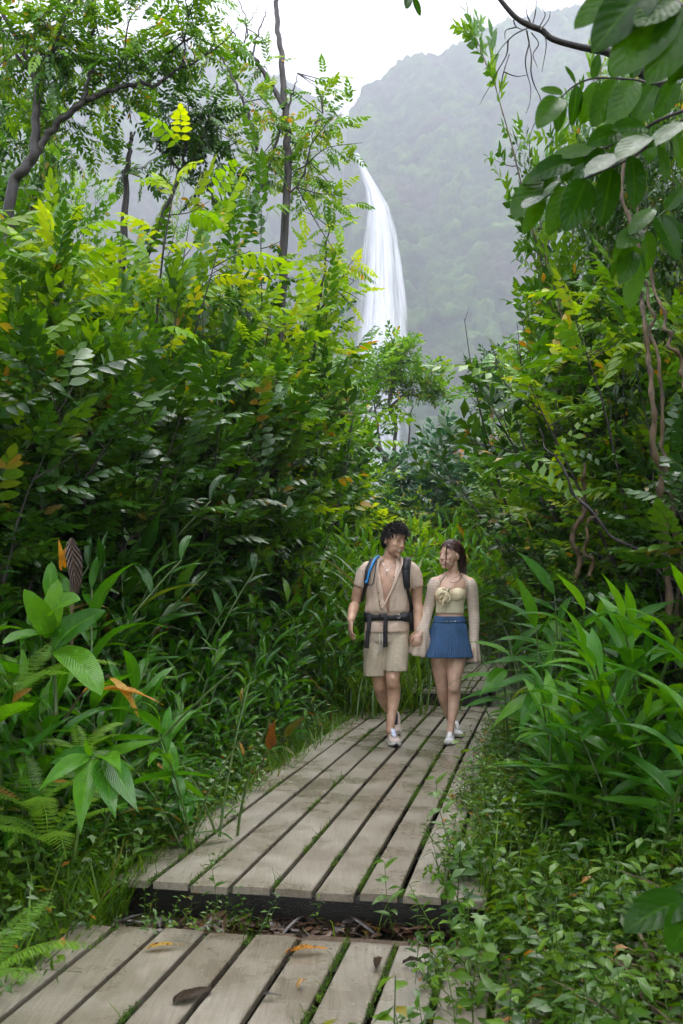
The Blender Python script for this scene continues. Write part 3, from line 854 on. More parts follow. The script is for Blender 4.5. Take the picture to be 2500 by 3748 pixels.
M['white'] = plain('white_leather', (0.78, 0.78, 0.77), 0.45, noise_amt=0.05, bump=0.1)
M['rubber'] = plain('white_rubber', (0.70, 0.69, 0.66), 0.5, noise_amt=0.08)
M['pinkmesh'] = plain('pale_pink_mesh', (0.62, 0.50, 0.44), 0.7, noise_amt=0.1, bump=0.4, bscale=400)
M['navyk'] = plain('navy_knit', (0.02, 0.025, 0.05), 0.6)
M['palegrey'] = plain('pale_grey_mesh', (0.55, 0.60, 0.72), 0.6)
M['teeth'] = plain('teeth', (0.80, 0.77, 0.70), 0.3, noise_amt=0.03)
M['eyew'] = plain('eye_white', (0.75, 0.72, 0.70), 0.25, noise_amt=0.02)
M['iris'] = plain('dark_iris', (0.02, 0.01, 0.008), 0.15)
M['lip'] = plain('lips', (0.42, 0.16, 0.13), 0.4, noise_amt=0.1)
M['lipm'] = plain('lips_tan', (0.38, 0.18, 0.13), 0.45, noise_amt=0.1)
M['silver'] = plain('silver', (0.7, 0.7, 0.7), 0.25, metal=1.0, noise_amt=0.02)
M['bead'] = plain('peach_bead', (0.68, 0.36, 0.20), 0.4, noise_amt=0.3, nscale=90)
M['pink'] = plain('pink_clip', (0.65, 0.22, 0.25), 0.4)

def rot(yaw=0, pitch=0, roll=0):
    """head: yaw turns the face (-Y) towards +X, pitch > 0 looks down"""
    return np.array((Matrix.Rotation(yaw, 3, 'Z') @ Matrix.Rotation(pitch, 3, 'X') @ Matrix.Rotation(roll, 3, 'Y')))

def head_geo(mb, H, s=1.0, fem=False):
    def E(c, r, R=None, **k):
        c = np.array(c) * s; r = np.array(r) * s
        Rm = H[:3, :3] if R is None else H[:3, :3] @ R
        ell(mb, H[:3, :3] @ c + H[:3, 3], r, Rm, **k)
    E((0, .014, .035), (.075, .095, .086), seg=28, rings=20)
    E((0, -.030, -.015), (.062 if not fem else .059, .060, .085), seg=24, rings=18)
    E((0, -.030, -.066), (.054 if not fem else .047, .050, .042), seg=24, rings=14)
    E((0, -.073, -.096), (.021 if not fem else .017, .018, .016))
    for sx in (-1, 1):
        E((sx * .036, -.060, -.026), (.027, .022, .026)); E((sx * .030, -.060, -.055), (.026, .022, .024))
        E((sx * .030, -.077, .025), (.026, .010, .009))
        E((sx * .0105, -.095, -.031), (.0075, .009, .0065))
        E((sx * .075, .012, -.008), (.0075, .019, .031), R=np.array(Matrix.Rotation(sx * 0.35, 3, 'Z')))
        E((sx * .031, -.0705, .008), (.0165, .0135, .012))
    def Tt(p, r):
        p = [H[:3, :3] @ (np.array(q) * s) + H[:3, 3] for q in p]
        tube(mb, p, np.array(r) * s, 10)
    Tt([(0, -.080, .026), (0, -.090, .004), (0, -.101, -.018), (0, -.1055, -.026), (0, -.096, -.034)], [.0085, .0078, .0088, .0098, .006])
    E((0, -.088, -.055), (.024, .009, .0055)); E((0, -.086, -.074), (.020, .010, .006))

def face_bits(person, H, s, lipmat, hair, fem=False):
    def W(p): return H[:3, :3] @ (np.array(p) * s) + H[:3, 3]
    def E(mb, c, r): ell(mb, W(c), np.array(r) * s, H[:3, :3], seg=12, rings=8)
    for sx in (-1, 1):
        mb = MB(); E(mb, (sx * .031, -.0745, .0060), (.0125, .0105, .0040)); eye = mb.build('eye', M['eyew'], person)
        mb = MB(); E(mb, (sx * .031 + (.001), -.0815, .0062), (.0048, .0042, .0040)); mb.build('iris', M['iris'], eye)
        mb = MB(); tube(mb, [W((sx * .017, -.083, .0080)), W((sx * .031, -.0875, .0112)), W((sx * .046, -.078, .0065))], np.array([.0008, .0014, .0009]) * s, 6); mb.build('eyelash', hair, person)
        z0 = .031 if fem else .030
        mb = MB(); tube(mb, [W((sx * .015, -.0885, z0 - .001)), W((sx * .032, -.0885, z0 + .0035)), W((sx * .052, -.073, z0 - .002))], np.array([.0015, .0020, .0009]) * s * (0.8 if fem else 1.15), 6); mb.build('eyebrow', hair, person)
    mb = MB()
    for (za, yb, h_) in ((-.0545, -.0950, .0022), (-.0735, -.0930, .0027)):
        k = 0.35 if za > -.06 else -0.2
        pts = [(-.029, -.078, -.0545), (-.017, yb + .006, za - .001), (0, yb, za), (.017, yb + .006, za - .001), (.029, -.078, -.0545)]
        sp = smooth_path([W(q) for q in pts], 12); tube(mb, sp, s * h_ * np.sin(np.linspace(.35, np.pi - .35, 12)), 8)
    mb.build('lips', lipmat, person)
    mb = MB(); E(mb, (0, -.0845, -.0625), (.0200, .0085, .0062)); mb.build('teeth', M['teeth'], person)

def hand_geo(mb, wrist, d, nrm, side, curl=0.5, s=1.0, spread=0.0):
    """d: direction of the hand, nrm: direction the palm faces, side: +1/-1 which side the thumb leaves (along cross(d,nrm))"""
    d = np.array(d, float); d /= np.linalg.norm(d); nrm = np.array(nrm, float); nrm -= d * (nrm @ d); nrm /= np.linalg.norm(nrm)
    a = np.cross(d, nrm) * side
    w0 = np.array(wrist, float)
    R = np.stack([a, nrm, d], 1)
    ell(mb, w0 + d * .050 * s, (.041 * s, .016 * s, .056 * s), R)
    ell(mb, w0 + d * .072 * s, (.043 * s, .014 * s, .030 * s), R)
    tube(mb, [w0 - d * .02 * s, w0 + d * .03 * s], [.027 * s, .027 * s], 12, squash=0.7)
    for k, (off, L) in enumerate(((.031, .070), (.0105, .078), (-.0105, .073), (-.031, .058))):
        base = w0 + d * (.088 - abs(off) * .25) * s + a * off * s
        ang = 0; p = [base - d * .02 * s, base]; dd = d + a * (off * spread * 6)
        for j in range(3):
            ang += curl * (0.55 + 0.35 * j) * (1 + 0.12 * k)
            v = dd * math.cos(ang) + nrm * math.sin(ang)
            p.append(p[-1] + v * L * s * (0.42, 0.33, 0.27)[j])
        tube(mb, p, np.array([.0088, .0088, .0083, .0076, .0062]) * s, 9); ell(mb, p[-1], (.0066 * s,) * 3, seg=8, rings=6)
    b = w0 + d * .028 * s + a * .030 * s
    p = [b, b + (d * .024 + a * .020 + nrm * .006) * s, b + (d * .050 + a * .026 + nrm * (.010 + .01 * curl)) * s, b + (d * .074 + a * .022 + nrm * (.012 + .022 * curl)) * s]
    tube(mb, p, np.array([.013, .0115, .0098, .0075]) * s, 9); ell(mb, p[-1], (.0078 * s,) * 3, seg=8, rings=6)

def shoe(person, heel, yaw, pitch, up_mat, sole_mat, lace_m, L=0.29, tongue=None, toe=None):
    """toe points to -Y turned by yaw; heel = point on the ground under the heel; pitch > 0 lifts the heel"""
    Rm = np.array(Matrix.Rotation(yaw, 3, 'Z') @ Matrix.Rotation(pitch, 3, 'X'))
    t = np.linspace(0, 1, 13)
    wd = np.interp(t, [0, .08, .25, .45, .7, .88, 1], [.020, .034, .037, .038, .048, .040, .012]) * L / .29
    ht = np.interp(t, [0, .08, .2, .35, .5, .7, .88, 1], [.075, .098, .100, .098, .082, .056, .046, .030]) * L / .29
    lift = np.interp(t, [0, .1, .6, .85, 1], [.008, .0, .0, .005, .022])
    def build(name, zlo, zhi, wk, mat, puff):
        secs = []; mb = MB(); seg = 20
        V = []
        for k in range(13):
            th = np.linspace(0, 2 * np.pi, seg, endpoint=False)
            zl = zlo(k); zh = zhi(k)
            c, s_ = np.cos(th), np.sin(th)
            pw = puff
            x = np.sign(c) * np.abs(c) ** pw * wd[k] * wk * np.where(s_ > 0, 1 - 0.35 * s_ * (0 if puff < .6 else 1), 1)
            z = (zl + zh) / 2 + np.sign(s_) * np.abs(s_) ** pw * (zh - zl) / 2 + lift[k]
            V.append(np.stack([x, np.full(seg, -t[k] * L), z], -1))
        V = np.concatenate(V)
        i, j = np.meshgrid(np.arange(12), np.arange(seg), indexing='ij'); j2 = (j + 1) % seg
        Q = np.stack([i * seg + j, i * seg + j2, (i + 1) * seg + j2, (i + 1) * seg + j], -1).reshape(-1, 4)
        V = np.vstack([V, V[:seg].mean(0), V[-seg:].mean(0)])
        jj = np.arange(seg); j2 = (jj + 1) % seg
        T = np.concatenate([np.stack([np.full(seg, 13 * seg), j2, jj], -1), np.stack([np.full(seg, 13 * seg + 1), 12 * seg + jj, 12 * seg + j2], -1)])
        mb.add(V @ Rm.T + np.array(heel), Q, T)
        return mb.build(name, mat, person if name == 'shoe' else sh)
    sh = None
    sh = build('shoe', lambda k: .018, lambda k: ht[k], 0.96, up_mat, 0.75)
    build('sole', lambda k: .0, lambda k: .030, 1.06, sole_mat, 0.5)
    def W(p): return Rm @ np.array(p) * 1.0 + np.array(heel)
    mb = MB()
    for k in range(5):
        f = .36 + k * .065; z = np.interp(f, t, ht) + .004 + np.interp(f, t, lift); ww = np.interp(f, t, wd) * .55
        tube(mb, [W((-ww, -f * L, z - .012)), W((0, -(f + .01) * L, z + .002)), W((ww, -(f + .03) * L, z - .012))], .0034, 6)
    mb.build('lace', lace_m, sh)
    if tongue is not None:
        mb = MB(); sp = [W((0, -.30 * L, .112 * L / .29)), W((0, -.40 * L, .105 * L / .29)), W((0, -.55 * L, .082 * L / .29)), W((0, -.68 * L, .064 * L / .29))]
        tube(mb, sp, [.018, .021, .020, .014], 10, squash=0.45); mb.build('tongue', tongue, sh)
    if toe is not None:
        mb = MB(); ell(mb, W((0, -.965 * L, .024)), (.020, .014, .016), Rm); mb.build('toe_cap', toe, sh)
    return sh

def strands(mb, pts_dirs, L, r, R, grav=0.0, bend=0.4, n=5):
    for (p, d) in pts_dirs:
        d = np.array(d); q = np.array(p, float); path = [q.copy()]
        jit = np.array([R.gauss(0, 1), R.gauss(0, 1), R.gauss(0, 1)]) * bend
        for k in range(n):
            d2 = d + jit * (k / n) + np.array([0, 0, -grav * k / n]); d2 /= np.linalg.norm(d2)
            q = q + d2 * L * R.uniform(.8, 1.2) / n; path.append(q.copy())
        tube(mb, path, r * np.linspace(1, .25, n + 1), 4, cap=False)

def scalp(mb, H, s, grow, keep):
    """cap of hair following the skull; keep(p) tells which head-space points carry hair"""
    th = np.linspace(0, np.pi, 34); ph = np.linspace(0, 2 * np.pi, 56, endpoint=False)
    T_, Pp = np.meshgrid(th, ph, indexing='ij')
    U = np.stack([np.sin(T_) * np.cos(Pp), np.sin(T_) * np.sin(Pp), np.cos(T_)], -1)
    nzv = 1 + .045 * (vnoise(T_ * 9, Pp * 6, 3) - .5) + 0.03 * np.sin(Pp * 23 + T_ * 8)
    V = U * np.array([.075 + grow, .096 + grow, .087 + grow * 1.25]) * nzv[..., None] + np.array([0, .015, .036])
    kp = keep(V)
    a, b = T_.shape
    i, j = np.meshgrid(np.arange(a - 1), np.arange(b), indexing='ij'); j2 = (j + 1) % b
    Q = np.stack([i * b + j, (i + 1) * b + j, (i + 1) * b + j2, i * b + j2], -1).reshape(-1, 4)
    kf = kp.ravel()
    Q = Q[kf[Q].sum(1) >= 3]
    W = (V.reshape(-1, 3) * s) @ H[:3, :3].T + H[:3, 3]
    mb.add(W, Q)
    return V[kp], U[kp]

# =================================================================== the man
YM = 8.1
rootm = zoomP(545, 2050, YM); rootm.z = 0.28
man = empty('person', rootm)
tag(man, 'young man in open beige lace shirt and knee-length shorts smiling at the woman', 'person', 'couple walking hand in hand')
def JM(zx, zy, dy=0.0): return np.array(zoomP(zx, zy, YM + dy) - rootm)

b = MB()
tor = [(522, 985, .150, .108, 0), (522, 930, .146, .104, 0), (524, 870, .140, .100, -.005), (528, 780, .146, .104, -.01), (532, 680, .162, .112, -.01), (536, 590, .178, .118, -.005), (538, 520, .178, .108, 0), (540, 470, .150, .088, 0), (540, 432, .095, .070, .005), (541, 412, .062, .058, .005)]
def torso_secs(J, rows, grow=0.0, yaw=0.0):
    out = []
    for (zx, zy, a, bb, dy) in rows:
        c = J(zx, zy, dy); out.append((c[0], c[1], c[2], a + grow, bb + grow, yaw))
    return out
rings(b, torso_secs(JM, tor), n=30)
ell(b, JM(522, 1000), (.155, .112, .10))
hd = JM(585, 245, -.035)
limb(b, [(JM(538, 450, .01), .064), (JM(548, 390, -.0), .056), (JM(566, 320, -.012), .055)])
# pectorals, abdomen, trapezius
for sx in (-1, 1):
    ell(b, JM(536 + sx * 88, 590, -.085), (.078, .042, .055))
    ell(b, JM(532 + sx * 34, 720, -.092), (.032, .022, .045)); ell(b, JM(530 + sx * 34, 800, -.092), (.031, .020, .038))
    limb(b, [(JM(542 + sx * 30, 400, .02), .035), (JM(542 + sx * 120, 452, .015), .036), (JM(542 + sx * 180, 500, .0), .042)])
# arms
limb(b, [(JM(352, 512, 0), .050), (JM(303, 580, .01), .052), (JM(264, 700, .03), .047), (JM(241, 790, .04), .041), (JM(225, 850, -.02), .043), (JM(208, 920, -.12), .032), (JM(203, 950, -.16), .027)])
limb(b, [(JM(732, 512, 0), .050), (JM(770, 580, .01), .053), (JM(785, 700, .03), .048), (JM(790, 800, .03), .042), (JM(800, 880, .0), .046), (JM(795, 980, -.04), .034), (JM(790, 1030, -.06), .028)])
hand_geo(b, JM(203, 950, -.17), (-.05, -.25, -1), (1, .35, -.1), -1, curl=0.38, s=.98, spread=.3)
hand_geo(b, JM(788, 1036, -.065), (-.14, -.12, -1), (.35, .9, 0), -1, curl=0.75, s=1.0)
# legs
limb(b, [(JM(585, 1010, 0), .088), (JM(590, 1180, -.04), .082), (JM(583, 1330, -.09), .068), (JM(574, 1450, -.12), .056), (JM(572, 1500, -.125), .053)], n=20)
limb(b, [(JM(574, 1470, -.12), .055), (JM(582, 1570, -.085), .056), (JM(576, 1680, -.10), .049), (JM(560, 1800, -.15), .036), (JM(552, 1880, -.175), .035), (JM(550, 1925, -.19), .034)], n=20)
ell(b, JM(576, 1462, -.158), (.034, .024, .040))
limb(b, [(JM(455, 1010, 0), .088), (JM(448, 1180, .0), .082), (JM(447, 1340, .0), .068), (JM(452, 1480, .015), .056), (JM(455, 1530, .025), .053)], n=20)
limb(b, [(JM(453, 1500, .02), .054), (JM(480, 1600, .12), .056), (JM(520, 1690, .24), .047), (JM(575, 1760, .40), .036), (JM(598, 1790, .47), .034)], n=20)
HM = np.eye(4); HM[:3, :3] = rot(math.radians(40), math.radians(10), math.radians(9)); HM[:3, 3] = hd
SM = 1.06
head_geo(b, HM, SM)
def face_post(H, s):
    Ri = H[:3, :3].T
    def f(co):
        L = (co - H[:3, 3]) @ H[:3, :3] / s
        d = np.zeros(len(co))
        for sx in (-1, 1):
            q = ((L - np.array([sx * .031, -.086, .016])) / np.array([.017, .02, .0085])); d += .0045 * np.exp(-(q ** 2).sum(1))
            q = ((L - np.array([sx * .016, -.09, -.005])) / np.array([.008, .015, .012])); d += .003 * np.exp(-(q ** 2).sum(1))
        q = ((L - np.array([0, -.09, -.0645])) / np.array([.024, .02, .0055])); d += .007 * np.exp(-(q ** 2).sum(1))
        return co + (H[:3, :3] @ np.array([0, 1, 0])) * (d * s)[:, None]
    return f
remesh(b, 'body', .0046, M['skin_m'], man, 5, face_post(HM, SM))
face_bits(man, HM, SM, M['lipm'], M['hair_m'])
# hair: short, wet, swept forward
R = random.Random(3)
hb_ = MB()
def keep_m(V):
    x, y, z = V[..., 0], V[..., 1], V[..., 2]
    return (z > np.interp(y, [-.11, -.075, -.045, -.01, .03, .12], [.070, .066, .052, .028, -.005, -.065])) & ~((y < -.02) & (z < .032))
vp, un = scalp(hb_, HM, SM, .010, keep_m)
sel = [R.randrange(len(vp)) for _ in range(1000)]
pd = []
for k in sel:
    top = max(0, vp[k][2] - .06) / .07
    d = un[k] * (.30 + .30 * top) + np.array([.35 + R.gauss(0, .3), -.45 - .3 * top, .12 * top - (.9 if vp[k][2] < .06 else 0)])
    d /= np.linalg.norm(d)
    pd.append(((HM[:3, :3] @ (vp[k] * SM)) + HM[:3, 3], HM[:3, :3] @ d))
strands(hb_, pd, .044, .0048, R, grav=.7, bend=.35)
pd = []
for k in range(26):
    x = R.uniform(-.05, .05)
    pd.append((HM[:3, :3] @ (np.array([x, -.078, .088]) * SM) + HM[:3, 3], HM[:3, :3] @ np.array([R.uniform(-.4, .4), -.35, -.55])))
strands(hb_, pd, .038, .0028, R, grav=.9, bend=.4)
hb_.build('hair', M['hair_m'], man)

# shirt: open to the waist, left (image right) front lapping over
def shirt_arc(t):
    # t 0 at hem .. 1 at collar
    o = np.interp(t, [0, .30, .42, .7, 1.0], [.02, .02, .10, .42, .62])
    return (np.interp(t, [0, .30, .42, .7, 1.0], [.05, .12, .10, .30, .50]) - .10 * (1 - t), 2 * np.pi - np.interp(t, [0, .30, .42, .7, 1.0], [-.05, -.08, .16, .46, .62]) - .10 * (1 - t))
srow = [(520, 1045, .176, .135, -.005), (521, 985, .178, .135, -.005), (522, 925, .168, .126, 0), (522, 890, .166, .122, 0), (524, 850, .176, .130, -.01), (528, 760, .172, .130, -.012), (533, 660, .182, .136, -.012), (537, 570, .194, .138, -.008), (539, 500, .188, .122, 0), (540, 465, .174, .100, .002), (541, 437, .138, .088, .005), (541, 415, .105, .080, .008), (542, 398, .078, .074, .01)]
sh_ = MB()
rings(sh_, torso_secs(JM, srow), seg=60, n=46, cap=False, arc=shirt_arc,
      mod=lambda th, t: 1 + .012 * np.sin(th * 5 + 9 * t) + .010 * np.sin(th * 9 - 14 * t) + .012 * np.sin(th * 13 + 22 * t) * (t < .5))
shirt = cloth(sh_, 'shirt', M['shirt'], man, .004)
for sx, pts in ((-1, [(JM(408, 462, .0), .040), (JM(362, 484, 0), .061), (JM(322, 548, .01), .066), (JM(290, 646, .02), .062)]), (1, [(JM(676, 460, .0), .040), (JM(720, 484, 0), .061), (JM(754, 548, .01), .067), (JM(776, 650, .02), .063)])):
    m_ = MB(); sleeve(m_, pts, seg=28, n=16, mod=lambda th, t: 1 + .03 * np.sin(th * 4 + t * 6) + .015 * np.sin(th * 7 - 9 * t)); cloth(m_, 'sleeve', M['shirt'], man, .004)
# turned-back fronts and collar
for pts, wd_ in (([(640, 385, -.06), (655, 440, -.12), (628, 520, -.155), (580, 640, -.165), (520, 760, -.160), (475, 850, -.150)], .017), ([(470, 385, -.06), (446, 440, -.11), (432, 520, -.148), (436, 640, -.158), (452, 760, -.155), (470, 850, -.150)], .011)):
    m_ = MB(); sp = smooth_path([JM(*q) for q in pts], 22); tube(m_, sp, wd_ * np.interp(np.linspace(0, 1, 22), [0, .15, 1], [1.35, 1.2, .7]), 10, squash=.35); m_.build('placket', M['shirt'], man)
m_ = MB(); an = np.linspace(-2.2, 2.2, 20) + np.pi
sp = [JM(545, 398, .012) + np.array([.082 * math.sin(a_), -.076 * math.cos(a_), .018 * math.cos(a_ - np.pi) - .0]) for a_ in an]
tube(m_, sp, .018, 10, squash=.45); m_.build('collar', M['shirt'], man)
m_ = MB()
for (bx, by, bd) in ((447, 700, -.172), (452, 775, -.168), (586, 560, -.17), (520, 925, -.145)):
    ell(m_, JM(bx, by, bd), (.0055, .003, .0055), seg=8, rings=6)
tag(m_.build('shirt_button', M['sill'], man), kind='stuff')

# shorts
s_ = MB()
rings(s_, torso_secs(JM, [(520, 930, .160, .122, 0), (520, 990, .176, .132, 0), (518, 1080, .183, .134, 0), (515, 1130, .178, .125, 0), (515, 1160, .150, .10, 0)][::-1]), seg=36, n=16)
def leg_cloth(mb, rows, seg=26, n=16, fold=.02):
    S = [(JM(*r[:3])[0], JM(*r[:3])[1], JM(*r[:3])[2], r[3], r[4], 0) for r in rows]
    rings(mb, S, seg=seg, n=n, mod=lambda th, t: 1 + fold * np.sin(th * 4 + t * 4) * t + fold * .7 * np.sin(th * 7 - t * 5) * t)
leg_cloth(s_, [(435, 1080, 0, .088, .110), (420, 1200, .0, .097, .110), (415, 1330, .0, .094, .104), (412, 1430, .0, .090, .098)])
leg_cloth(s_, [(612, 1080, -.01, .088, .112), (608, 1200, -.04, .096, .112), (602, 1310, -.065, .096, .108), (600, 1385, -.08, .094, .104)])
remesh(s_, 'shorts', .006, M['shorts'], man, 2)
m_ = MB()
for dx, ln in ((0, 190), (26, 150)):
    tube(m_, smooth_path([JM(455 + dx, 1060, -.145), JM(458 + dx, 1060 + ln * .5, -.150), JM(442 + dx, 1060 + ln, -.14)], 8), .0028, 6)
m_.build('drawstring', M['rubber'], man)
# necklace
m_ = MB(); sp = smooth_path([JM(478, 392, -.05), JM(485, 440, -.10), JM(520, 492, -.128), JM(560, 470, -.12), JM(598, 410, -.07)], 16); tube(m_, sp, .0016, 5)
tube(m_, [JM(520, 495, -.130), JM(521, 535, -.134)], .0035, 6); m_.build('necklace', M['silver'], man)
# shoes
hl = JM(556, 1985, -.09); hl[2] = 0.002
shoe(man, hl, math.radians(5), 0, M['pinkmesh'], M['rubber'], M['navyk'], L=.31, tongue=M['palegrey'], toe=M['navyk'])
hb2 = JM(600, 1800, .50); hb2[2] = .100
shoe(man, hb2, math.radians(-4), math.radians(20), M['pinkmesh'], M['rubber'], M['navyk'], L=.31, tongue=M['navyk'])

# =================================================================== the backpack (worn, a thing of its own)
bp = empty('backpack', rootm)
tag(bp, 'black hiking backpack with hip belt and blue drinking tube on the man', 'backpack')
m_ = MB()
rings(m_, [(*JM(540, 960, .20), .135, .07, 0), (*JM(545, 900, .215), .155, .09, 0), (*JM(545, 700, .22), .160, .10, 0), (*JM(545, 520, .20), .150, .085, 0), (*JM(545, 440, .17), .11, .05, 0)], seg=28, n=18, p=3)
m_.build('bag', M['blackpack'], bp)
m_ = MB(); rings(m_, [(*JM(735, 1035, .10), .022, .05, 0), (*JM(735, 960, .08), .032, .07, 0), (*JM(728, 850, .10), .030, .07, 0), (*JM(722, 720, .11), .018, .05, 0)], seg=20, n=12, p=3); m_.build('side_pocket', M['blackpack'], bp)
def ribbon(mb, pts, wd_, th, wvec, n=24):
    sp = smooth_path(pts, n); t = np.gradient(sp, axis=0); t /= np.linalg.norm(t, axis=1, keepdims=True)
    wv = np.broadcast_to(np.array(wvec, float), sp.shape); wv = wv - t * (wv * t).sum(1, keepdims=True); wv /= np.linalg.norm(wv, axis=1, keepdims=True)
    nv = np.cross(t, wv)
    wd_ = np.broadcast_to(np.asarray(wd_, float), (n,)) if np.ndim(wd_) == 0 else np.interp(np.linspace(0, 1, n), np.linspace(0, 1, len(wd_)), wd_)
    V = np.stack([sp + wv * wd_[:, None] / 2 + nv * th / 2, sp - wv * wd_[:, None] / 2 + nv * th / 2, sp - wv * wd_[:, None] / 2 - nv * th / 2, sp + wv * wd_[:, None] / 2 - nv * th / 2], 1).reshape(-1, 3)
    i, j = np.meshgrid(np.arange(n - 1), np.arange(4), indexing='ij'); j2 = (j + 1) % 4
    Q = np.stack([i * 4 + j, i * 4 + j2, (i + 1) * 4 + j2, (i + 1) * 4 + j], -1).reshape(-1, 4)
    Q = np.vstack([Q, [[3, 2, 1, 0], [4 * n - 4, 4 * n - 3, 4 * n - 2, 4 * n - 1]]])
    mb.add(V, Q)
m_ = MB(); ribbon(m_, [JM(700, 420, .12), JM(706, 392, .03), JM(700, 420, -.09), JM(690, 500, -.150), JM(694, 590, -.155), JM(702, 660, -.14)], [.05, .06, .066, .066, .056, .045], .014, (1, 0, 0)); m_.build('shoulder_strap', M['blackpack'], bp)
m_ = MB(); ribbon(m_, [JM(702, 655, -.145), JM(722, 740, -.10), JM(745, 860, .02), JM(748, 960, .09)], .026, .005, (1, 0, 0)); m_.build('webbing', M['blackweb'], bp)
m_ = MB(); ribbon(m_, [JM(420, 420, .12), JM(408, 395, .03), JM(392, 420, -.08), JM(358, 500, -.140), JM(343, 580, -.142), JM(335, 640, -.12)], [.045, .05, .05, .048, .042, .034], .013, (1, 0, .25)); m_.build('shoulder_strap', M['blackpack'], bp)
m_ = MB(); ribbon(m_, [JM(335, 630, -.13), JM(318, 700, -.08), JM(300, 780, .03)], .026, .005, (1, 0, 0)); m_.build('webbing', M['blackweb'], bp)
m_ = MB(); tube(m_, smooth_path([JM(455, 375, .03), JM(425, 392, -.07), JM(392, 450, -.135), JM(365, 520, -.160), JM(346, 590, -.163), JM(330, 606, -.165), JM(352, 602, -.17)], 22), .0095, 10); m_.build('drinking_tube', M['bluetube'], bp)
m_ = MB(); tube(m_, smooth_path([JM(432, 410, -.10), JM(420, 480, -.145), JM(410, 560, -.155), JM(395, 620, -.155), JM(365, 632, -.155), JM(348, 610, -.155)], 20), .0045, 8); m_.build('elastic_cord', M['blackweb'], bp)
m_ = MB(); ribbon(m_, [JM(694, 405, -.10), JM(690, 450, -.142), JM(690, 490, -.156)], .045, .012, (1, 0, 0)); m_.build('strap_pocket', M['palegrey'] if False else M['blackweb'], bp)
# hip belt all the way round
m_ = MB(); an = np.linspace(0, 2 * np.pi, 49)
cb = JM(522, 912, 0)
sp = [cb + np.array([.184 * math.sin(a_), -.142 * math.cos(a_), -.004 * math.cos(a_)]) for a_ in an]
hbw = np.interp(np.abs(((an + np.pi) % (2 * np.pi)) - np.pi), [0, .6, 1.0, 1.6, 3.1], [.042, .046, .075, .085, .085])
V = []
for q, ww, a_ in zip(sp, hbw, an):
    o_ = np.array([math.sin(a_), -math.cos(a_), 0]) * .005
    V += [q + o_ + (0, 0, ww / 2), q + o_ - (0, 0, ww / 2), q - o_ - (0, 0, ww / 2), q - o_ + (0, 0, ww / 2)]
i, j = np.meshgrid(np.arange(48), np.arange(4), indexing='ij'); j2 = (j + 1) % 4
m_.add(V, np.stack([i * 4 + j, i * 4 + j2, (i + 1) * 4 + j2, (i + 1) * 4 + j], -1).reshape(-1, 4)); m_.build('hip_belt', M['blackweb'], bp)
m_ = MB(); ell(m_, JM(672, 910, -.10), (.055, .030, .036)); m_.build('belt_pouch', M['blackpack'], bp)
m_ = MB(); V, Q = box_arrays(-.032, .032, -.008, .008, -.026, .026); m_.add(np.array(V) + JM(487, 912, -.152), Q); m_.build('buckle', M['blackweb'], bp)
m_ = MB(); an = np.linspace(0, 2 * np.pi, 14); tube(m_, [JM(624, 905, -.155) + np.array([.014 * math.cos(a_), 0, .016 * math.sin(a_)]) for a_ in an], .0022, 6); m_.build('steel_ring', M['silver'], bp)
for pts in ([(368, 900, -.150), (362, 1000, -.165), (350, 1090, -.160), (343, 1188, -.155)], [(513, 905, -.158), (508, 1000, -.172), (508, 1090, -.172), (508, 1178, -.168)]):
    m_ = MB(); ribbon(m_, [JM(*q) for q in pts], .034, .006, (1, 0, 0)); m_.build('hanging_strap', M['blackweb'], bp)

# =================================================================== the woman
YW = 8.08
rootw = zoomP(1080, 2040, YW); rootw.z = 0.28
wom = empty('person', rootw)
tag(wom, 'young woman in cream lace top and blue pleated skirt looking at the man', 'person', 'couple walking hand in hand')
def JW(zx, zy, dy=0.0): return np.array(zoomP(zx, zy, YW + dy) - rootw)
b = MB()
wt = [(1068, 1020, .135, .105, 0), (1072, 960, .126, .098, 0), (1076, 890, .108, .084, 0), (1078, 820, .106, .083, 0), (1082, 750, .114, .092, -.004), (1086, 680, .124, .100, -.008), (1092, 620, .130, .092, 0), (1098, 580, .112, .074, .004), (1103, 556, .072, .058, .008), (1106, 540, .05, .05, .008)]
rings(b, torso_secs(JW, wt), n=30)
ell(b, JW(1066, 1060), (.140, .112, .10))
for sx in (-1, 1):
    ell(b, JW(1074 + sx * 62, 705, -.070), (.056, .046, .050))
    limb(b, [(JW(1104 + sx * 30, 530, .01), .026), (JW(1104 + sx * 95, 570, .01), .032), (JW(1104 + sx * 140, 600, .0), .038)])
limb(b, [(JW(1102, 570, .012), .050), (JW(1106, 500, .006), .043), (JW(1100, 430, -.004), .044)])
limb(b, [(JW(948, 608, 0), .047), (JW(922, 700, .01), .040), (JW(896, 800, .03), .034), (JW(882, 850, .03), .032), (JW(862, 930, .0), .032), (JW(834, 1020, -.06), .024), (JW(822, 1052, -.085), .021)])
limb(b, [(JW(1252, 612, 0), .047), (JW(1272, 700, .01), .041), (JW(1284, 800, .02), .036), (JW(1288, 870, .02), .032), (JW(1292, 960, .0), .032), (JW(1290, 1100, -.03), .023), (JW(1288, 1150, -.03), .020)])
hand_geo(b, JW(820, 1058, -.095), (-.33, -.10, -.9), (-.25, .95, 0), -1, curl=0.55, s=.88)
hand_geo(b, JW(1288, 1155, -.03), (0, -.1, -1), (-1, .1, 0), 1, curl=0.35, s=.86)
limb(b, [(JW(1140, 1080, 0), .094), (JW(1136, 1230, -.03), .086), (JW(1122, 1390, -.085), .068), (JW(1114, 1500, -.11), .052), (JW(1112, 1540, -.115), .048)], n=20)
limb(b, [(JW(1113, 1520, -.11), .050), (JW(1116, 1610, -.075), .052), (JW(1106, 1730, -.09), .043), (JW(1090, 1840, -.12), .030), (JW(1082, 1900, -.135), .028), (JW(1078, 1950, -.14), .028)], n=20)
ell(b, JW(1112, 1508, -.143), (.030, .020, .034))
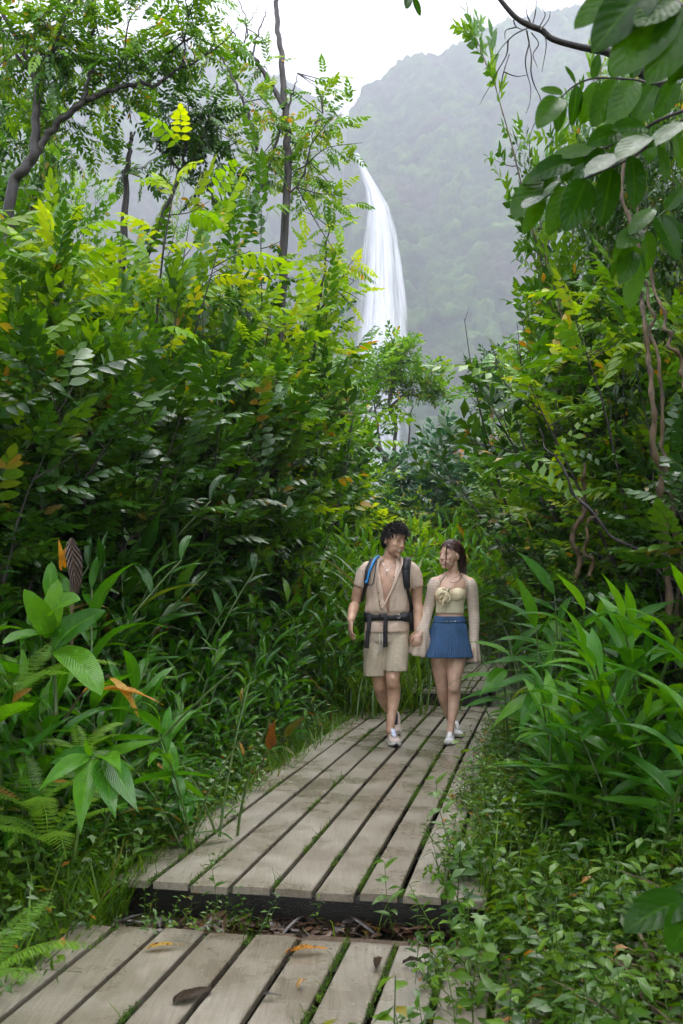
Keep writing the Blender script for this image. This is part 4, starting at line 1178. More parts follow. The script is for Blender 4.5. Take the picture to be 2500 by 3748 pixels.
limb(b, [(JW(1000, 1080, 0), .094), (JW(992, 1230, .0), .085), (JW(994, 1390, .0), .066), (JW(1004, 1500, .01), .050), (JW(1010, 1550, .02), .047)], n=20)
limb(b, [(JW(1007, 1525, .015), .049), (JW(1024, 1620, .06), .050), (JW(1054, 1730, .16), .040), (JW(1092, 1840, .29), .029), (JW(1108, 1885, .33), .027)], n=20)
HW = np.eye(4); HW[:3, :3] = rot(math.radians(-54), math.radians(-3), math.radians(-2)); HW[:3, 3] = JW(1084, 372, -.02)
SW = .99
head_geo(b, HW, SW, fem=True)
remesh(b, 'body', .0046, M['skin_w'], wom, 5, face_post(HW, SW))
face_bits(wom, HW, SW, M['lip'], M['hair_w'], fem=True)
# hair
R = random.Random(11)
hb_ = MB()
def keep_w(V):
    x, y, z = V[..., 0], V[..., 1], V[..., 2]
    return (z > np.interp(y, [-.11, -.075, -.045, -.01, .03, .12], [.072, .068, .050, .025, -.02, -.085]))
vp, un = scalp(hb_, HW, SW, .008, keep_w)
pd = []
for k in range(420):
    i_ = R.randrange(len(vp)); p_ = vp[i_]
    u0 = un[i_]; tg = np.array([R.gauss(0, .15), .9, -.15 + R.gauss(0, .25)]); path = []
    for f in np.linspace(0, .75, 8):
        u_ = u0 * (1 - f) + tg * f; u_ /= np.linalg.norm(u_)
        path.append(HW[:3, :3] @ ((u_ * np.array([.0855, .1065, .099]) + np.array([0, .015, .036])) * SW) + HW[:3, 3])
    tube(hb_, path, .0042 * np.linspace(.6, 1, 8), 5, cap=False)
hw = np.array(HW[:3, 3])
def WW(p): return HW[:3, :3] @ (np.array(p) * SW) + HW[:3, 3]
for k in range(150):
    a0 = WW((R.uniform(-.03, .076), R.uniform(.05, .108), R.uniform(-.01, .07)))
    e = JW(1195 + R.gauss(0, 22), R.uniform(520, 640), .05 + R.gauss(0, .02)); mdl = JW(1182 + R.gauss(0, 16), R.uniform(400, 450), .055 + R.gauss(0, .02))
    sp = smooth_path([a0, (a0 * .35 + mdl * .65) + np.array([.008, .012, .02]), mdl * .5 + e * .5 + np.array([R.gauss(0, .006), 0, 0]), e], 8); tube(hb_, sp, np.linspace(.0048, .0014, 8), 4, cap=False)
for (pts, r) in (([(1052, 262, -.10), (1046, 330, -.115), (1042, 400, -.11), (1038, 468, -.10)], .0042), ([(1056, 262, -.10), (1050, 330, -.11), (1046, 400, -.10), (1043, 455, -.09)], .003), ([(1162, 520, -.01), (1168, 560, -.05), (1148, 596, -.09), (1105, 608, -.10), (1070, 598, -.10)], .003), ([(1165, 500, 0), (1180, 550, -.05), (1170, 590, -.085)], .0035)):
    tube(hb_, smooth_path([JW(*q) for q in pts], 14), np.linspace(r, r * .5, 14), 5)
hair_w = hb_.build('hair', M['hair_w'], wom)
m_ = MB()
for k in range(5):
    a_ = k * 1.257; ell(m_, JW(1152, 266, -.03) + np.array([.011 * math.cos(a_), -.004, .011 * math.sin(a_)]), (.0075, .004, .0075), seg=8, rings=6)
m_.build('hair_clip', M['pink'], wom)
# top: jersey band, gathered bust, open knit shrug with flared cuffs
m_ = MB(); rings(m_, torso_secs(JW, [(1074, 880, .113, .090, 0), (1078, 820, .1115, .089, 0), (1080, 770, .115, .094, -.003), (1083, 735, .120, .102, -.006)]), seg=48, n=12, cap=False, mod=lambda th, t: 1 + .006 * np.sin(t * 30 + th * 2)); cloth(m_, 'crop_top', M['cream'], wom, .004)
m_ = MB()
for sx in (-1, 1):
    ell(m_, JW(1074 + sx * 62, 712, -.080), (.062, .050, .058), seg=24, rings=16)
rings(m_, torso_secs(JW, [(1082, 760, .122, .104, -.006), (1085, 700, .128, .106, -.008), (1088, 655, .127, .098, -.004)]), seg=36, n=8)
remesh(m_, 'bust_panel', .005, M['ruffle'], wom, 2)
m_ = MB()
for k in range(46):
    t = R.uniform(-1, 1); cx_, cy_ = 1040 + R.gauss(0, 26), 712 + R.gauss(0, 36)
    p0 = JW(1062 + R.gauss(0, 10), 668 + R.gauss(0, 6), -.130); p1 = JW(cx_, cy_ + 30, -.150 + R.gauss(0, .006))
    ribbon(m_, [p0, (p0 + p1) / 2 + np.array([R.gauss(0, .01), -.012, 0]), p1], [.008, .022, .016], .0015, (R.gauss(0, 1), R.gauss(0, .6), .6), n=6)
m_.build('ruffle', M['ruffle'], wom)
def shrug_arc(t):
    o = np.interp(t, [0, .3, .7, 1], [1.02, .80, .75, .95]); return (o, 2 * np.pi - o)
m_ = MB(); rings(m_, torso_secs(JW, [(1086, 740, .130, .108, 0), (1088, 690, .136, .112, -.003), (1092, 630, .143, .108, 0), (1097, 590, .134, .090, .004), (1102, 562, .100, .074, .008), (1105, 548, .080, .064, .01)]), seg=52, n=22, cap=False, arc=shrug_arc, mod=lambda th, t: 1 + .01 * np.sin(th * 9 + t * 5)); cloth(m_, 'shrug', M['knit'], wom, .003)
fl_ = lambda th, t: 1 + np.clip(t - .72, 0, 1) * .55 * np.sin(th * 7 + 1) + .012 * np.sin(th * 12)
m_ = MB(); sleeve(m_, [(JW(958, 590, 0), .046), (JW(938, 640, 0), .053), (JW(922, 720, .01), .049), (JW(890, 830, .03), .044), (JW(862, 930, .01), .046), (JW(836, 1030, -.04), .054), (JW(828, 1130, -.02), .075), (JW(812, 1240, .0), .092)], seg=56, n=40, mod=fl_); cloth(m_, 'sleeve', M['knit'], wom, .0025)
m_ = MB(); sleeve(m_, [(JW(1240, 592, 0), .046), (JW(1258, 640, 0), .055), (JW(1274, 720, .01), .050), (JW(1286, 850, .02), .045), (JW(1292, 960, .0), .043), (JW(1290, 1100, -.02), .038), (JW(1290, 1170, -.02), .042), (JW(1288, 1310, -.015), .056)], seg=56, n=40, mod=fl_); cloth(m_, 'sleeve', M['knit'], wom, .0025)
# skirt
m_ = MB(); rings(m_, torso_secs(JW, [(1056, 1264, .202, .170, 0), (1060, 1200, .188, .158, 0), (1064, 1110, .164, .140, 0), (1069, 1020, .147, .122, 0), (1073, 950, .128, .104, 0)]), seg=260, n=22, cap=False, p=2.1,
      mod=lambda th, t: 1 + (.030 * (1 - t) + .008) * np.sin(th * 64 + .5 * np.sin(th * 5)) + .055 * (1 - t) * np.sin(th * 7 + .6)); cloth(m_, 'skirt', M['navy'], wom, .003)
m_ = MB(); rings(m_, torso_secs(JW, [(1073, 962, .131, .107, 0), (1074, 935, .127, .103, 0), (1076, 905, .119, .097, 0)]), seg=48, n=6, cap=False); cloth(m_, 'waistband', M['navy'], wom, .004)
m_ = MB()
for a_ in np.linspace(-1.2, 1.2, 19):
    q = JW(1074, 948, 0) + np.array([.133 * math.sin(a_), -.110 * math.cos(a_), 0]); ell(m_, q, (.0055, .0035, .0055) if abs(a_) < .5 and int(round((a_ + 1.2) / .1333)) % 2 else (.0022, .002, .0022), seg=8, rings=6)
m_.build('belt_studs'.replace('studs', 'chain'), M['silver'], wom)
# necklaces
m_ = MB(); sp = smooth_path([JW(1030, 512, -.03), JW(985, 580, -.08), JW(955, 660, -.125), JW(965, 740, -.150), JW(1010, 782, -.150), (JW(1050, 760, -.150)), JW(1085, 700, -.145), JW(1115, 640, -.115), JW(1148, 570, -.05)], 46)
for k, q in enumerate(sp): ell(m_, q, (.0062,) * 3 if k % 5 == 0 else (.0032,) * 3, seg=7, rings=5)
m_.build('bead_necklace', M['bead'], wom)
m_ = MB(); sp = smooth_path([JW(1050, 540, -.05), JW(1062, 575, -.085), JW(1078, 583, -.092), JW(1120, 570, -.08), JW(1160, 535, -.03)], 14); tube(m_, sp, .0013, 5); m_.build('necklace', M['silver'], wom)
hl = JW(1086, 1985, -.05); hl[2] = .002
shoe(wom, hl, math.radians(-10), 0, M['white'], M['rubber'], M['white'], L=.255, tongue=M['white'])
hb2 = JW(1116, 1885, .37); hb2[2] = .035
shoe(wom, hb2, math.radians(4), math.radians(9), M['white'], M['rubber'], M['white'], L=.255, tongue=M['white'])
m_ = MB(); ell(m_, JM(800, 1132, -.165), (.0055, .0035, .0045), seg=8, rings=6); m_.build('ring', M['silver'], wom, mat=Matrix.Translation(rootm - rootw))
# ------------------------------------------------------------------ leaves
def blade(L, W, n=8, droop=0.5, fold=0.25, wave=0.0, prof='lance', cols=3, start=0.0, twist=0.0, seed=0):
    """leaf along +Y, upper side +Z"""
    t = np.linspace(0, 1, n + 1)
    if prof == 'lance': wd = np.sin(np.pi * np.clip(t, 0, 1) ** 0.70) ** 1.12
    elif prof == 'oval': wd = np.sin(np.pi * t ** 0.8) ** 0.62
    elif prof == 'heart': wd = np.interp(t, [0, .08, .25, .5, .8, 1], [.35, .85, 1, .85, .4, 0])
    elif prof == 'grass': wd = np.interp(t, [0, .1, .6, 1], [.7, 1, .8, 0.02])
    else: wd = np.interp(t, [0, .2, .5, .8, 1], [.1, .8, 1, .7, .05])
    wd = np.maximum(wd, 0.015)
    ang = start - droop * t ** 1.3
    y = np.concatenate([[0], np.cumsum(np.cos(ang[:-1]) * L / n)]); z = np.concatenate([[0], np.cumsum(np.sin(ang[:-1]) * L / n)])
    u = np.linspace(-1, 1, cols)
    T_, U = np.meshgrid(np.arange(n + 1), u, indexing='ij')
    hw = (W / 2 * wd)[T_] * U
    fa = fold * (0.6 + 0.4 * np.cos(t * 3))[T_]
    lift = np.abs(hw) * np.sin(fa) + wave * W * np.sin(t * 17 + seed)[T_] * np.abs(U) * np.sign(U + 0.01)
    tw = twist * t[T_]
    x = hw * np.cos(fa)
    nx, nl = x * np.cos(tw) - lift * np.sin(tw), x * np.sin(tw) + lift * np.cos(tw)
    V = np.stack([nx, y[T_] - nl * np.sin(ang)[T_], z[T_] + nl * np.cos(ang)[T_]], -1).reshape(-1, 3)
    i, j = np.meshgrid(np.arange(n), np.arange(cols - 1), indexing='ij')
    Q = np.stack([i * cols + j, i * cols + j + 1, (i + 1) * cols + j + 1, (i + 1) * cols + j], -1).reshape(-1, 4)
    uv = np.stack([(U + 1) / 2, t[T_]], -1).reshape(-1, 2)
    return V, Q, np.zeros((0, 3), int), uv, np.full(len(V), 0.5)

def place(mb, base, pos, d, roll=0.0, s=1.0, up=(0, 0, 1), tint=None):
    Mx = frames([pos], [d], np.array([roll]), s, up)
    V, Q, T, uv, ti = inst(base, Mx, None if tint is None else np.array([tint]))
    mb.add(V, Q, T, uv, ti)

def pinnate(seed, L=0.30, pairs=6, ll=0.085, lw=0.036, n=3, droop=0.5, stem=True, prof='oval', hang=0.25, cols=3):
    R = random.Random(seed); mb = MB()
    k = 9; t = np.linspace(0, 1, k); ang = 0.15 - droop * t
    py = np.concatenate([[0], np.cumsum(np.cos(ang[:-1]) * L / (k - 1))]); pz = np.concatenate([[0], np.cumsum(np.sin(ang[:-1]) * L / (k - 1))])
    if stem: tube(mb, np.stack([0 * py, py, pz], -1), np.linspace(.0022, .0009, k), 3, cap=False, tint=0.72)
    for i in range(pairs):
        f = 0.16 + 0.80 * i / (pairs - 1)
        sz = (0.75 + 0.35 * math.sin(math.pi * min(1, f * 1.05))) * R.uniform(.9, 1.08)
        for sx in (-1, 1):
            f2 = f + R.uniform(-.012, .012) + sx * .012
            p = (0, np.interp(f2, t, py), np.interp(f2, t, pz))
            a = math.radians(62 - 22 * f) + R.uniform(-.1, .1)
            d = (sx * math.sin(a), math.cos(a), -hang + R.uniform(-.15, .15) - droop * .3 * f)
            place(mb, blade(ll * sz, lw * sz, n, .35 + R.uniform(-.2, .3), .2, 0, prof, cols), p, d, R.uniform(-.25, .25), 1.0, tint=0.5 + R.uniform(-.04, .04))
    place(mb, blade(ll, lw, n, .3, .2, 0, prof, cols), (0, py[-1], pz[-1]), (R.uniform(-.2, .2), 1, -.3), 0)
    return mb.arrays()

def sprig(seed, L=0.22, nl=9, ll=0.09, lw=0.045, n=2, prof='oval', droop=.3, spread=1.0):
    """simple leaves spiralling round a twig end"""
    R = random.Random(seed); mb = MB()
    tube(mb, [(0, 0, 0), (0, L * .5, .01), (0, L, 0)], [.0025, .002, .001], 3, cap=False, tint=.72)
    for i in range(nl):
        f = (i + .6) / nl; a = i * 2.4 + R.uniform(-.4, .4)
        d = (math.cos(a) * spread, .55 + .6 * f, math.sin(a) * .55 * spread + .1)
        place(mb, blade(ll * R.uniform(.75, 1.15), lw * R.uniform(.85, 1.1), n, .5 + R.uniform(-.3, .3), .2, 0, prof), (0, L * f, 0), d, R.uniform(-.5, .5), tint=.5 + R.uniform(-.1, .1))
    return mb.arrays()

def arr_mesh(name, a, mat): return mk_mesh(name, *a[:3], a[3], a[4], mat)

# ------------------------------------------------------------------ woody growth
def walk(R, p, d, L, n, curl=.25, up=.0, out=None):
    p = np.array(p, float); d = np.array(d, float); d /= np.linalg.norm(d); pts = [p.copy()]
    for k in range(n):
        d = d + np.array([R.gauss(0, curl), R.gauss(0, curl), R.gauss(0, curl * .6) + up]) * .5
        d /= np.linalg.norm(d); p = p + d * L / n; pts.append(p.copy())
    return np.array(pts)

def grow(seed, H=3.0, spread=1.1, mains=6, twig_every=.28, twig_len=.5, leaf_every=.10, base_bare=.25, flat=0.0):
    """returns stem tubes and leaf spots (position, direction) in a bush of height H"""
    R = random.Random(seed); stems = []; spots = []
    for m_ in range(mains):
        a = m_ * 6.283 / mains + R.uniform(-.5, .5); lean = R.uniform(.15, 1.0)
        L = H * R.uniform(.72, 1.0)
        p0 = (R.uniform(-.12, .12) * spread, R.uniform(-.12, .12) * spread, -.1)
        pts = walk(R, p0, (math.cos(a) * lean * spread / H * 1.2, math.sin(a) * lean * spread / H * 1.2, 1), L * 1.05, 12, .16, .03)
        r0 = .012 + .006 * H
        stems.append((pts, np.linspace(r0, .004, 13)))
        nt_ = max(3, int(L * (1 - base_bare) / twig_every * 1.0))
        for k in range(nt_):
            f = base_bare + (1 - base_bare) * (k + R.random()) / nt_; f = min(f, .999)
            i = f * 12; i0 = int(i); q = pts[i0] + (pts[min(i0 + 1, 12)] - pts[i0]) * (i - i0)
            az = R.uniform(0, 6.283); el = R.uniform(.0, .9)
            tl = twig_len * (1.25 - .6 * f) * R.uniform(.6, 1.3)
            tw = walk(R, q, (math.cos(az), math.sin(az), el), tl, 5, .3, .05)
            stems.append((tw, np.linspace(.006, .002, 6)))
            nl = max(2, int(tl / leaf_every))
            for j in range(nl):
                g = (j + 1) / nl * 4.99; j0 = int(g); q2 = tw[j0] + (tw[j0 + 1] - tw[j0]) * (g - j0)
                td = tw[j0 + 1] - tw[j0]; td /= np.linalg.norm(td)
                sd = np.cross(td, (0, 0, 1)) * (1 if j % 2 else -1)
                dd = td * .7 + sd * .8 + np.array([R.gauss(0, .25), R.gauss(0, .25), R.uniform(-.1, .45)])
                spots.append((q2, dd))
        spots.append((pts[-1], pts[-1] - pts[-2]))
        for k in range(4):
            spots.append((pts[-1 - k % 3], (R.gauss(0, 1), R.gauss(0, 1), .9)))
    return stems, spots

def stem_mesh(stems, name, mat, seg=5):
    mb = MB()
    for pts, r in stems: tube(mb, pts, r, seg, cap=False)
    return mb.mesh(name, mat)

KIDS = {}
TOPS = {}
def thing(name, kids):
    """kids: [(name, mesh, [matrices] or None)] -> Empty with parts; remembers the children for copying"""
    e = empty(name); KIDS[e] = []
    for nm, me, Ms in kids:
        if Ms is None: o = link(nm, me, e); KIDS[e].append(o)
        else:
            for Mx in Ms:
                o = link(nm, me, e); o.matrix_local = Matrix(Mx.tolist()); KIDS[e].append(o)
    return e

_proto_hidden = []
def prune(o):
    """leaves hanging into the walkway are cut away"""
    mw = Matrix.LocRotScale(o.location, o.rotation_euler, o.scale)
    gone = []
    for c in CH.get(o, ()):
        if not c.name.startswith('leaf'): continue
        q = mw @ (c.matrix_basis @ Vector((0, .15, 0)))
        q3s = [mw @ (c.matrix_basis @ Vector((0, v_, 0))) for v_ in (.12, .25, .38, .5)]
        if any(4.2 < v_.y < 8.3 and xc(v_.y) - .3 < v_.x < xc(v_.y) + .92 and v_.z > .78 for v_ in q3s): gone.append(c)
        elif abs(q.x - xc(q.y)) < (.80 if 5 < q.y < 12 else .62) and 0 < q.y < 13: gone.append(c)
    for c in gone:
        bpy.data.objects.remove(c)
PLACED = []
class Proto:
    """first use moves the prototype itself, later ones copy it"""
    def __init__(s, make, H): s.e = None; s.make = make; s.H = H
    def put(s, x, y, z, h, rz, label, group, cat, kind=None, wide=1.0):
        if s.e is None:
            s.e = s.make(); o = s.e; s.H = TOPS.get(s.e, s.H)
        else: o = copy_tree(s.e, KIDS)
        for k in list(o.keys()): del o[k]
        o.location = (x, y, z); o.rotation_euler = (0, 0, rz); sc = h / s.H; sh_w = (sc ** .55 if sc > 1 else sc) * wide; o.scale = (sh_w, sh_w, sc)
        tag(o, label, cat, group, kind)
        PLACED.append(o)
        return o

def crowned(name, seed, H, leafbase, mat, barkm, gk, part='crown', lscale=1.0, keep=1.0, thin=1):
    """tree or bush with merged crown"""
    def make():
        stems, spots = grow(seed, H, **gk)
        R = np.random.default_rng(seed)
        spots = [s_ for s_ in spots if R.random() < keep]
        pos = np.array([s_[0] for s_ in spots]); d = np.array([s_[1] for s_ in spots])
        nv = len(leafbase); which = R.integers(0, nv, len(pos)); mb = MB()
        for k in range(nv):
            m_ = which == k
            if not m_.any(): continue
            Mx = frames(pos[m_], d[m_], R.normal(0, .35, m_.sum()), lscale * R.uniform(.75, 1.2, m_.sum()))
            V, Q, T, uv, ti = inst(leafbase[k], Mx, R.uniform(0, 1, m_.sum())); mb.add(V, Q, T, uv, ti)
        e = thing(name, [('trunk', stem_mesh(stems, 'trunk', barkm), None), (part, mb.mesh(part, mat), None)])
        TOPS[e] = float(np.percentile(pos[:, 2], 99.5)) + .12 * lscale
        return e
    return Proto(make, H)

def leafed(name, seed, H, leafmeshes, barkm, gk, lscale=1.0, most=290, keep=1.0):
    """near bush: every compound leaf is a part of its own"""
    def make():
        stems, spots = grow(seed, H, **gk)
        R = np.random.default_rng(seed)
        spots = [s_ for s_ in spots if R.random() < keep]
        if len(spots) > most: spots = [spots[i] for i in sorted(R.permutation(len(spots))[:most])]
        pos = np.array([s_[0] for s_ in spots]); d = np.array([s_[1] for s_ in spots])
        Mx = frames(pos, d, R.normal(0, .3, len(pos)), lscale * R.uniform(.75, 1.2, len(pos)))
        kids = [('trunk', stem_mesh(stems, 'trunk', barkm), None)]
        which = R.integers(0, len(leafmeshes), len(pos))
        for k, me in enumerate(leafmeshes): kids.append(('leaf', me, [Mx[i] for i in range(len(pos)) if which[i] == k]))
        e = thing(name, kids); TOPS[e] = float(pos[:, 2].max()) + .22 * lscale
        return e
    return Proto(make, H)

# ------------------------------------------------------------------ ginger: canes with two ranks of long leaves
GL = [blade(.46, .085, 9, 1.0, .35, .02, 'lance', 5, .15, 0, 1), blade(.44, .078, 9, 1.5, .3, .03, 'lance', 5, .2, .5, 2), blade(.50, .088, 9, .7, .45, .02, 'lance', 5, .1, -.4, 3), blade(.38, .07, 8, 1.9, .2, .03, 'lance', 5, .3, .2, 4)]
GLm = [arr_mesh('leaf', a, M['ginger']) for a in GL]
GLb = [arr_mesh('leaf', blade(.60, .118, 12, dr, fo, .025, 'lance', 7, st, tw, sd_), M['ginger_big']) for dr, fo, st, tw, sd_ in ((.7, .5, .1, .2, 1), (1.2, .4, .2, -.3, 5), (.4, .65, .0, .1, 8), (1.6, .3, .3, .4, 11))]

def ginger(seed, H=1.5, canes=3, leaves=11, meshes=None, lean=.35, spread=.25, lscale=1.0, first=.22, fan=1.0):
    meshes = meshes or GLm
    def make():
        R = random.Random(seed); stems = []; spots = []
        for c in range(canes):
            a = R.uniform(0, 6.283); ln = lean * R.uniform(.3, 1.3)
            p0 = (R.uniform(-1, 1) * spread * .4, R.uniform(-1, 1) * spread * .4, -.05); h = H * R.uniform(.7, 1.0)
            top = np.array([math.cos(a) * ln * h, math.sin(a) * ln * h, h])
            t = np.linspace(0, 1, 10)[:, None]
            pts = np.array(p0) * (1 - t) + np.concatenate([top[None, :2] * t ** 1.7, top[2] * (t - .12 * ln * t ** 2)], 1)
            stems.append((pts, np.linspace(.011, .005, 10)))
            pl = a + R.uniform(-.9, .9)      # plane of the two ranks
            for k in range(leaves):
                f = first + (1 - first) * k / (leaves - 1); i = min(f * 9, 8.99); i0 = int(i); q = pts[i0] + (pts[i0 + 1] - pts[i0]) * (i - i0)
                td = pts[i0 + 1] - pts[i0]; td /= np.linalg.norm(td)
                b = pl + (0 if k % 2 else math.pi) + R.uniform(-.35, .35)
                el = np.interp(f, [first, .6, .9, 1], [.25, .6, 1.2, 2.2]) * fan
                d = np.array([math.cos(b), math.sin(b), 0]) + td * el
                spots.append((q, d, R.uniform(.75, 1.1) * np.interp(f, [first, .5, .9, 1], [.8, 1.05, .85, .55])))
        Mx = frames([s_[0] for s_ in spots], [s_[1] for s_ in spots], np.array([R.gauss(0, .25) for _ in spots]), lscale * np.array([s_[2] for s_ in spots]))
        mb = MB()
        for pts, r in stems: tube(mb, pts, r, 6, cap=False)
        kids = [('stalk', mb.mesh('stalk', M['cane']), None)]
        w_ = [R.randrange(len(meshes)) for _ in spots]
        for k, me in enumerate(meshes): kids.append(('leaf', me, [Mx[i] for i in range(len(spots)) if w_[i] == k]))
        e = thing('ginger_plant', kids); TOPS[e] = max(s_[0][2] for s_ in spots) + .25 * lscale
        return e
    return Proto(make, H)

# ------------------------------------------------------------------ fern
def frond(seed, L=.8, W=.30, pairs=20, bip=True, droop=.9):
    R = random.Random(seed); mb = MB(); k = 14; t = np.linspace(0, 1, k); ang = .5 - droop * 1.3 * t
    py = np.concatenate([[0], np.cumsum(np.cos(ang[:-1]) * L / (k - 1))]); pz = np.concatenate([[0], np.cumsum(np.sin(ang[:-1]) * L / (k - 1))])
    tube(mb, np.stack([0 * py, py, pz], -1), np.linspace(.003, .001, k), 4, cap=False, tint=.6)
    pin = MB()
    if bip:
        tube(pin, [(0, 0, 0), (0, .5, .01), (0, 1, -.03)], [.008, .006, .002], 3, cap=False)
        for j in range(13):
            f = .06 + .9 * j / 12; sz = .17 * math.sin(math.pi * min(1, f * .75 + .22))
            for sx in (-1, 1):
                place(pin, blade(sz, sz * .5, 2, .3, .1, 0, 'lance', 2), (0, f, .01 - .03 * f), (sx, .45, -.15), 0)
    else:
        for a in (blade(1, .24, 5, .3, .2, 0, 'lance', 3),): pin.add(a[0], a[1], a[2], a[3], a[4])
    pa = pin.arrays()
    for i in range(pairs):
        f = .10 + .88 * i / (pairs - 1); w_ = W * .5 * math.sin(math.pi * (f * .72 + .2)) ** 1.0 * (1 if f < .9 else .7)
        if f > .8: w_ *= (1 - f) / .2 * .8 + .2
        for sx in (-1, 1):
            p = (0, np.interp(f, t, py), np.interp(f, t, pz)); a_ = np.interp(f, t, ang)
            d = (sx * 1.0, .38 * math.cos(a_) + R.uniform(-.05, .05), .38 * math.sin(a_) - .25 + R.uniform(-.06, .06))
            place(mb, pa, p, d, R.uniform(-.15, .15), w_, tint=.5 + R.uniform(-.05, .05))
    return mb.arrays()

def fern(seed, L=.8, n=7, bip=True, W=.28):
    fr = [arr_mesh('frond', frond(seed + k, L, W, 20, bip, .8 + .3 * k), M['fern']) for k in range(2)]
    def make():
        R = random.Random(seed); kids = []
        Ms = frames(np.zeros((n, 3)), [(math.cos(k * 6.283 / n + R.uniform(-.3, .3)), math.sin(k * 6.283 / n), R.uniform(.25, .7)) for k in range(n)], None, np.array([R.uniform(.75, 1.1) for _ in range(n)]))
        for k in range(2): kids.append(('frond', fr[k], [Ms[i] for i in range(n) if i % 2 == k]))
        return thing('fern', kids)
    return Proto(make, L)
# ------------------------------------------------------------------ prototypes
PN = {}
for key, mat in (('bright', 'bright'), ('mid', 'mid'), ('dark', 'dark'), ('olive', 'olive'), ('blue', 'blue')):
    PN[key] = [arr_mesh('leaf', pinnate(s_, .46, 6, .135, .058, 4, .5 + .25 * (s_ % 3), hang=.2 + .1 * (s_ % 2)), M[mat]) for s_ in (1, 2, 3)]
PLOW = [pinnate(s_, .40, 5, .125, .055, 2, .6 + .2 * s_) for s_ in (1, 2, 3)]
SLOW = [sprig(s_, .26, 8, .125, .062, 2) for s_ in (1, 2, 3)]
SFINE = [sprig(s_, .20, 10, .075, .036, 2) for s_ in (4, 5, 6)]
SBIG = [sprig(s_, .26, 8, .16, .075, 3, 'heart', .6) for s_ in (7, 8, 9)]
g1 = dict(spread=.85, mains=7, twig_every=.30, twig_len=.55, leaf_every=.15, base_bare=.25)
g2 = dict(spread=.8, mains=8, twig_every=.22, twig_len=.6, leaf_every=.10, base_bare=.12)
g3 = dict(spread=2.2, mains=7, twig_every=.20, twig_len=.95, leaf_every=.09, base_bare=.40)
gT = dict(spread=.75, mains=7, twig_every=.30, twig_len=.55, leaf_every=.15, base_bare=.42)
SH = {}
for k in PN:
    tall = k in ('bright', 'mid', 'olive')
    SH[k] = [leafed('shrub', 20 + i + 7 * len(k), 4.4 if tall else 3.0, PN[k], M['bark'], gT if tall else g1, keep=.78 if tall else 1.0) for i in range(2)]
MS = {}      # merged: bushes
for k, (base, sd_) in {'mid': (PLOW, 31), 'dark': (SLOW, 37), 'olive': (SFINE, 41), 'bright': (PLOW, 43), 'blue': (SLOW, 47), 'red': (SFINE, 53), 'darkbig': (SBIG, 57), 'midbig': (SBIG, 59)}.items():
    MS[k] = [crowned('shrub', sd_ + i, 3.0, base, M[k.replace('big', '')], M['bark'], g2, part='foliage') for i in range(2)]
MT = {}      # merged: trees
for k, (base, sd_) in {'mid': (SLOW, 61), 'dark': (SLOW, 67), 'olive': (SFINE, 71), 'blue': (SLOW, 73), 'pin': (PLOW, 79)}.items():
    MT[k] = [crowned('tree', sd_ + i, 7.0, base, M['mid' if k == 'pin' else k], M['bark'], g3, lscale=1.25) for i in range(2)]
HT = [crowned('climber', 91 + i, 6.0, SBIG, M['mid'], M['vine'], dict(spread=1.4, mains=6, twig_every=.22, twig_len=.7, leaf_every=.14, base_bare=.45), part='foliage') for i in range(2)]
GP = [ginger(100 + i, 1.6, 3, 12) for i in range(4)]
GBIG = [ginger(120 + i, 1.5, 3, 11, GLb, lean=.55, spread=.4, lscale=1.0) for i in range(3)]
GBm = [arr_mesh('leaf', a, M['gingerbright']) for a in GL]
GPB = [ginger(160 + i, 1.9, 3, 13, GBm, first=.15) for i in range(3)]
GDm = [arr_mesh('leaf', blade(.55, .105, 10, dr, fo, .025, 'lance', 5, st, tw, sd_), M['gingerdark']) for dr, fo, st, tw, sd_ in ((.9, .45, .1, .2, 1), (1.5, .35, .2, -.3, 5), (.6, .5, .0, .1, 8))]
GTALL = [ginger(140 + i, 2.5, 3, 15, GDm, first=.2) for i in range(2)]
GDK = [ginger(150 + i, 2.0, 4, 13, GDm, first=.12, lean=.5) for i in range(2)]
FERN = fern(200, .8, 7)
FERN2 = fern(210, .55, 6, W=.2)

MC = {k: [crowned('tree', 171 + i * 7 + len(k), 7.0, SLOW, M[k], M['bark'], dict(spread=2.4, mains=6, twig_every=.16, twig_len=1.0, leaf_every=.10, base_bare=.6), lscale=2.0) for i in range(2)] for k in ('mid', 'blue')}
RP = random.Random(99)
def top_put(pr, px, top, Y, label, group, cat, wide=1.0, dx=0.0, sink=0.0, rz=None):
    x = (px - 1250) * Y / FPX + dx
    z = gz(x, Y) - sink
    h = CAM_H + (2161 - top) * Y / FPX - z
    return pr.put(x, Y, z, max(h, .15), RP.uniform(0, 6.28) if rz is None else rz, label, group, cat, wide=wide)

ORD = ['first', 'second', 'third', 'fourth', 'fifth', 'sixth', 'seventh', 'eighth', 'ninth', 'tenth', 'eleventh', 'twelfth', 'thirteenth', 'fourteenth', 'fifteenth', 'sixteenth', 'seventeenth', 'eighteenth', 'nineteenth', 'twentieth'] + ['%d%s' % (n, {1: 'st', 2: 'nd', 3: 'rd'}.get(n % 10, 'th')) for n in range(21, 90)]
def row(protos, spots, fmt, group, cat, wide=1.0):
    """spots sorted from the picture's outer edge towards the path; fmt takes an ordinal"""
    for k, (px, top, Y) in enumerate(spots):
        pr = protos[k % len(protos)]
        top_put(pr, px, top, Y, fmt.format(ORD[k]), group, cat, wide)

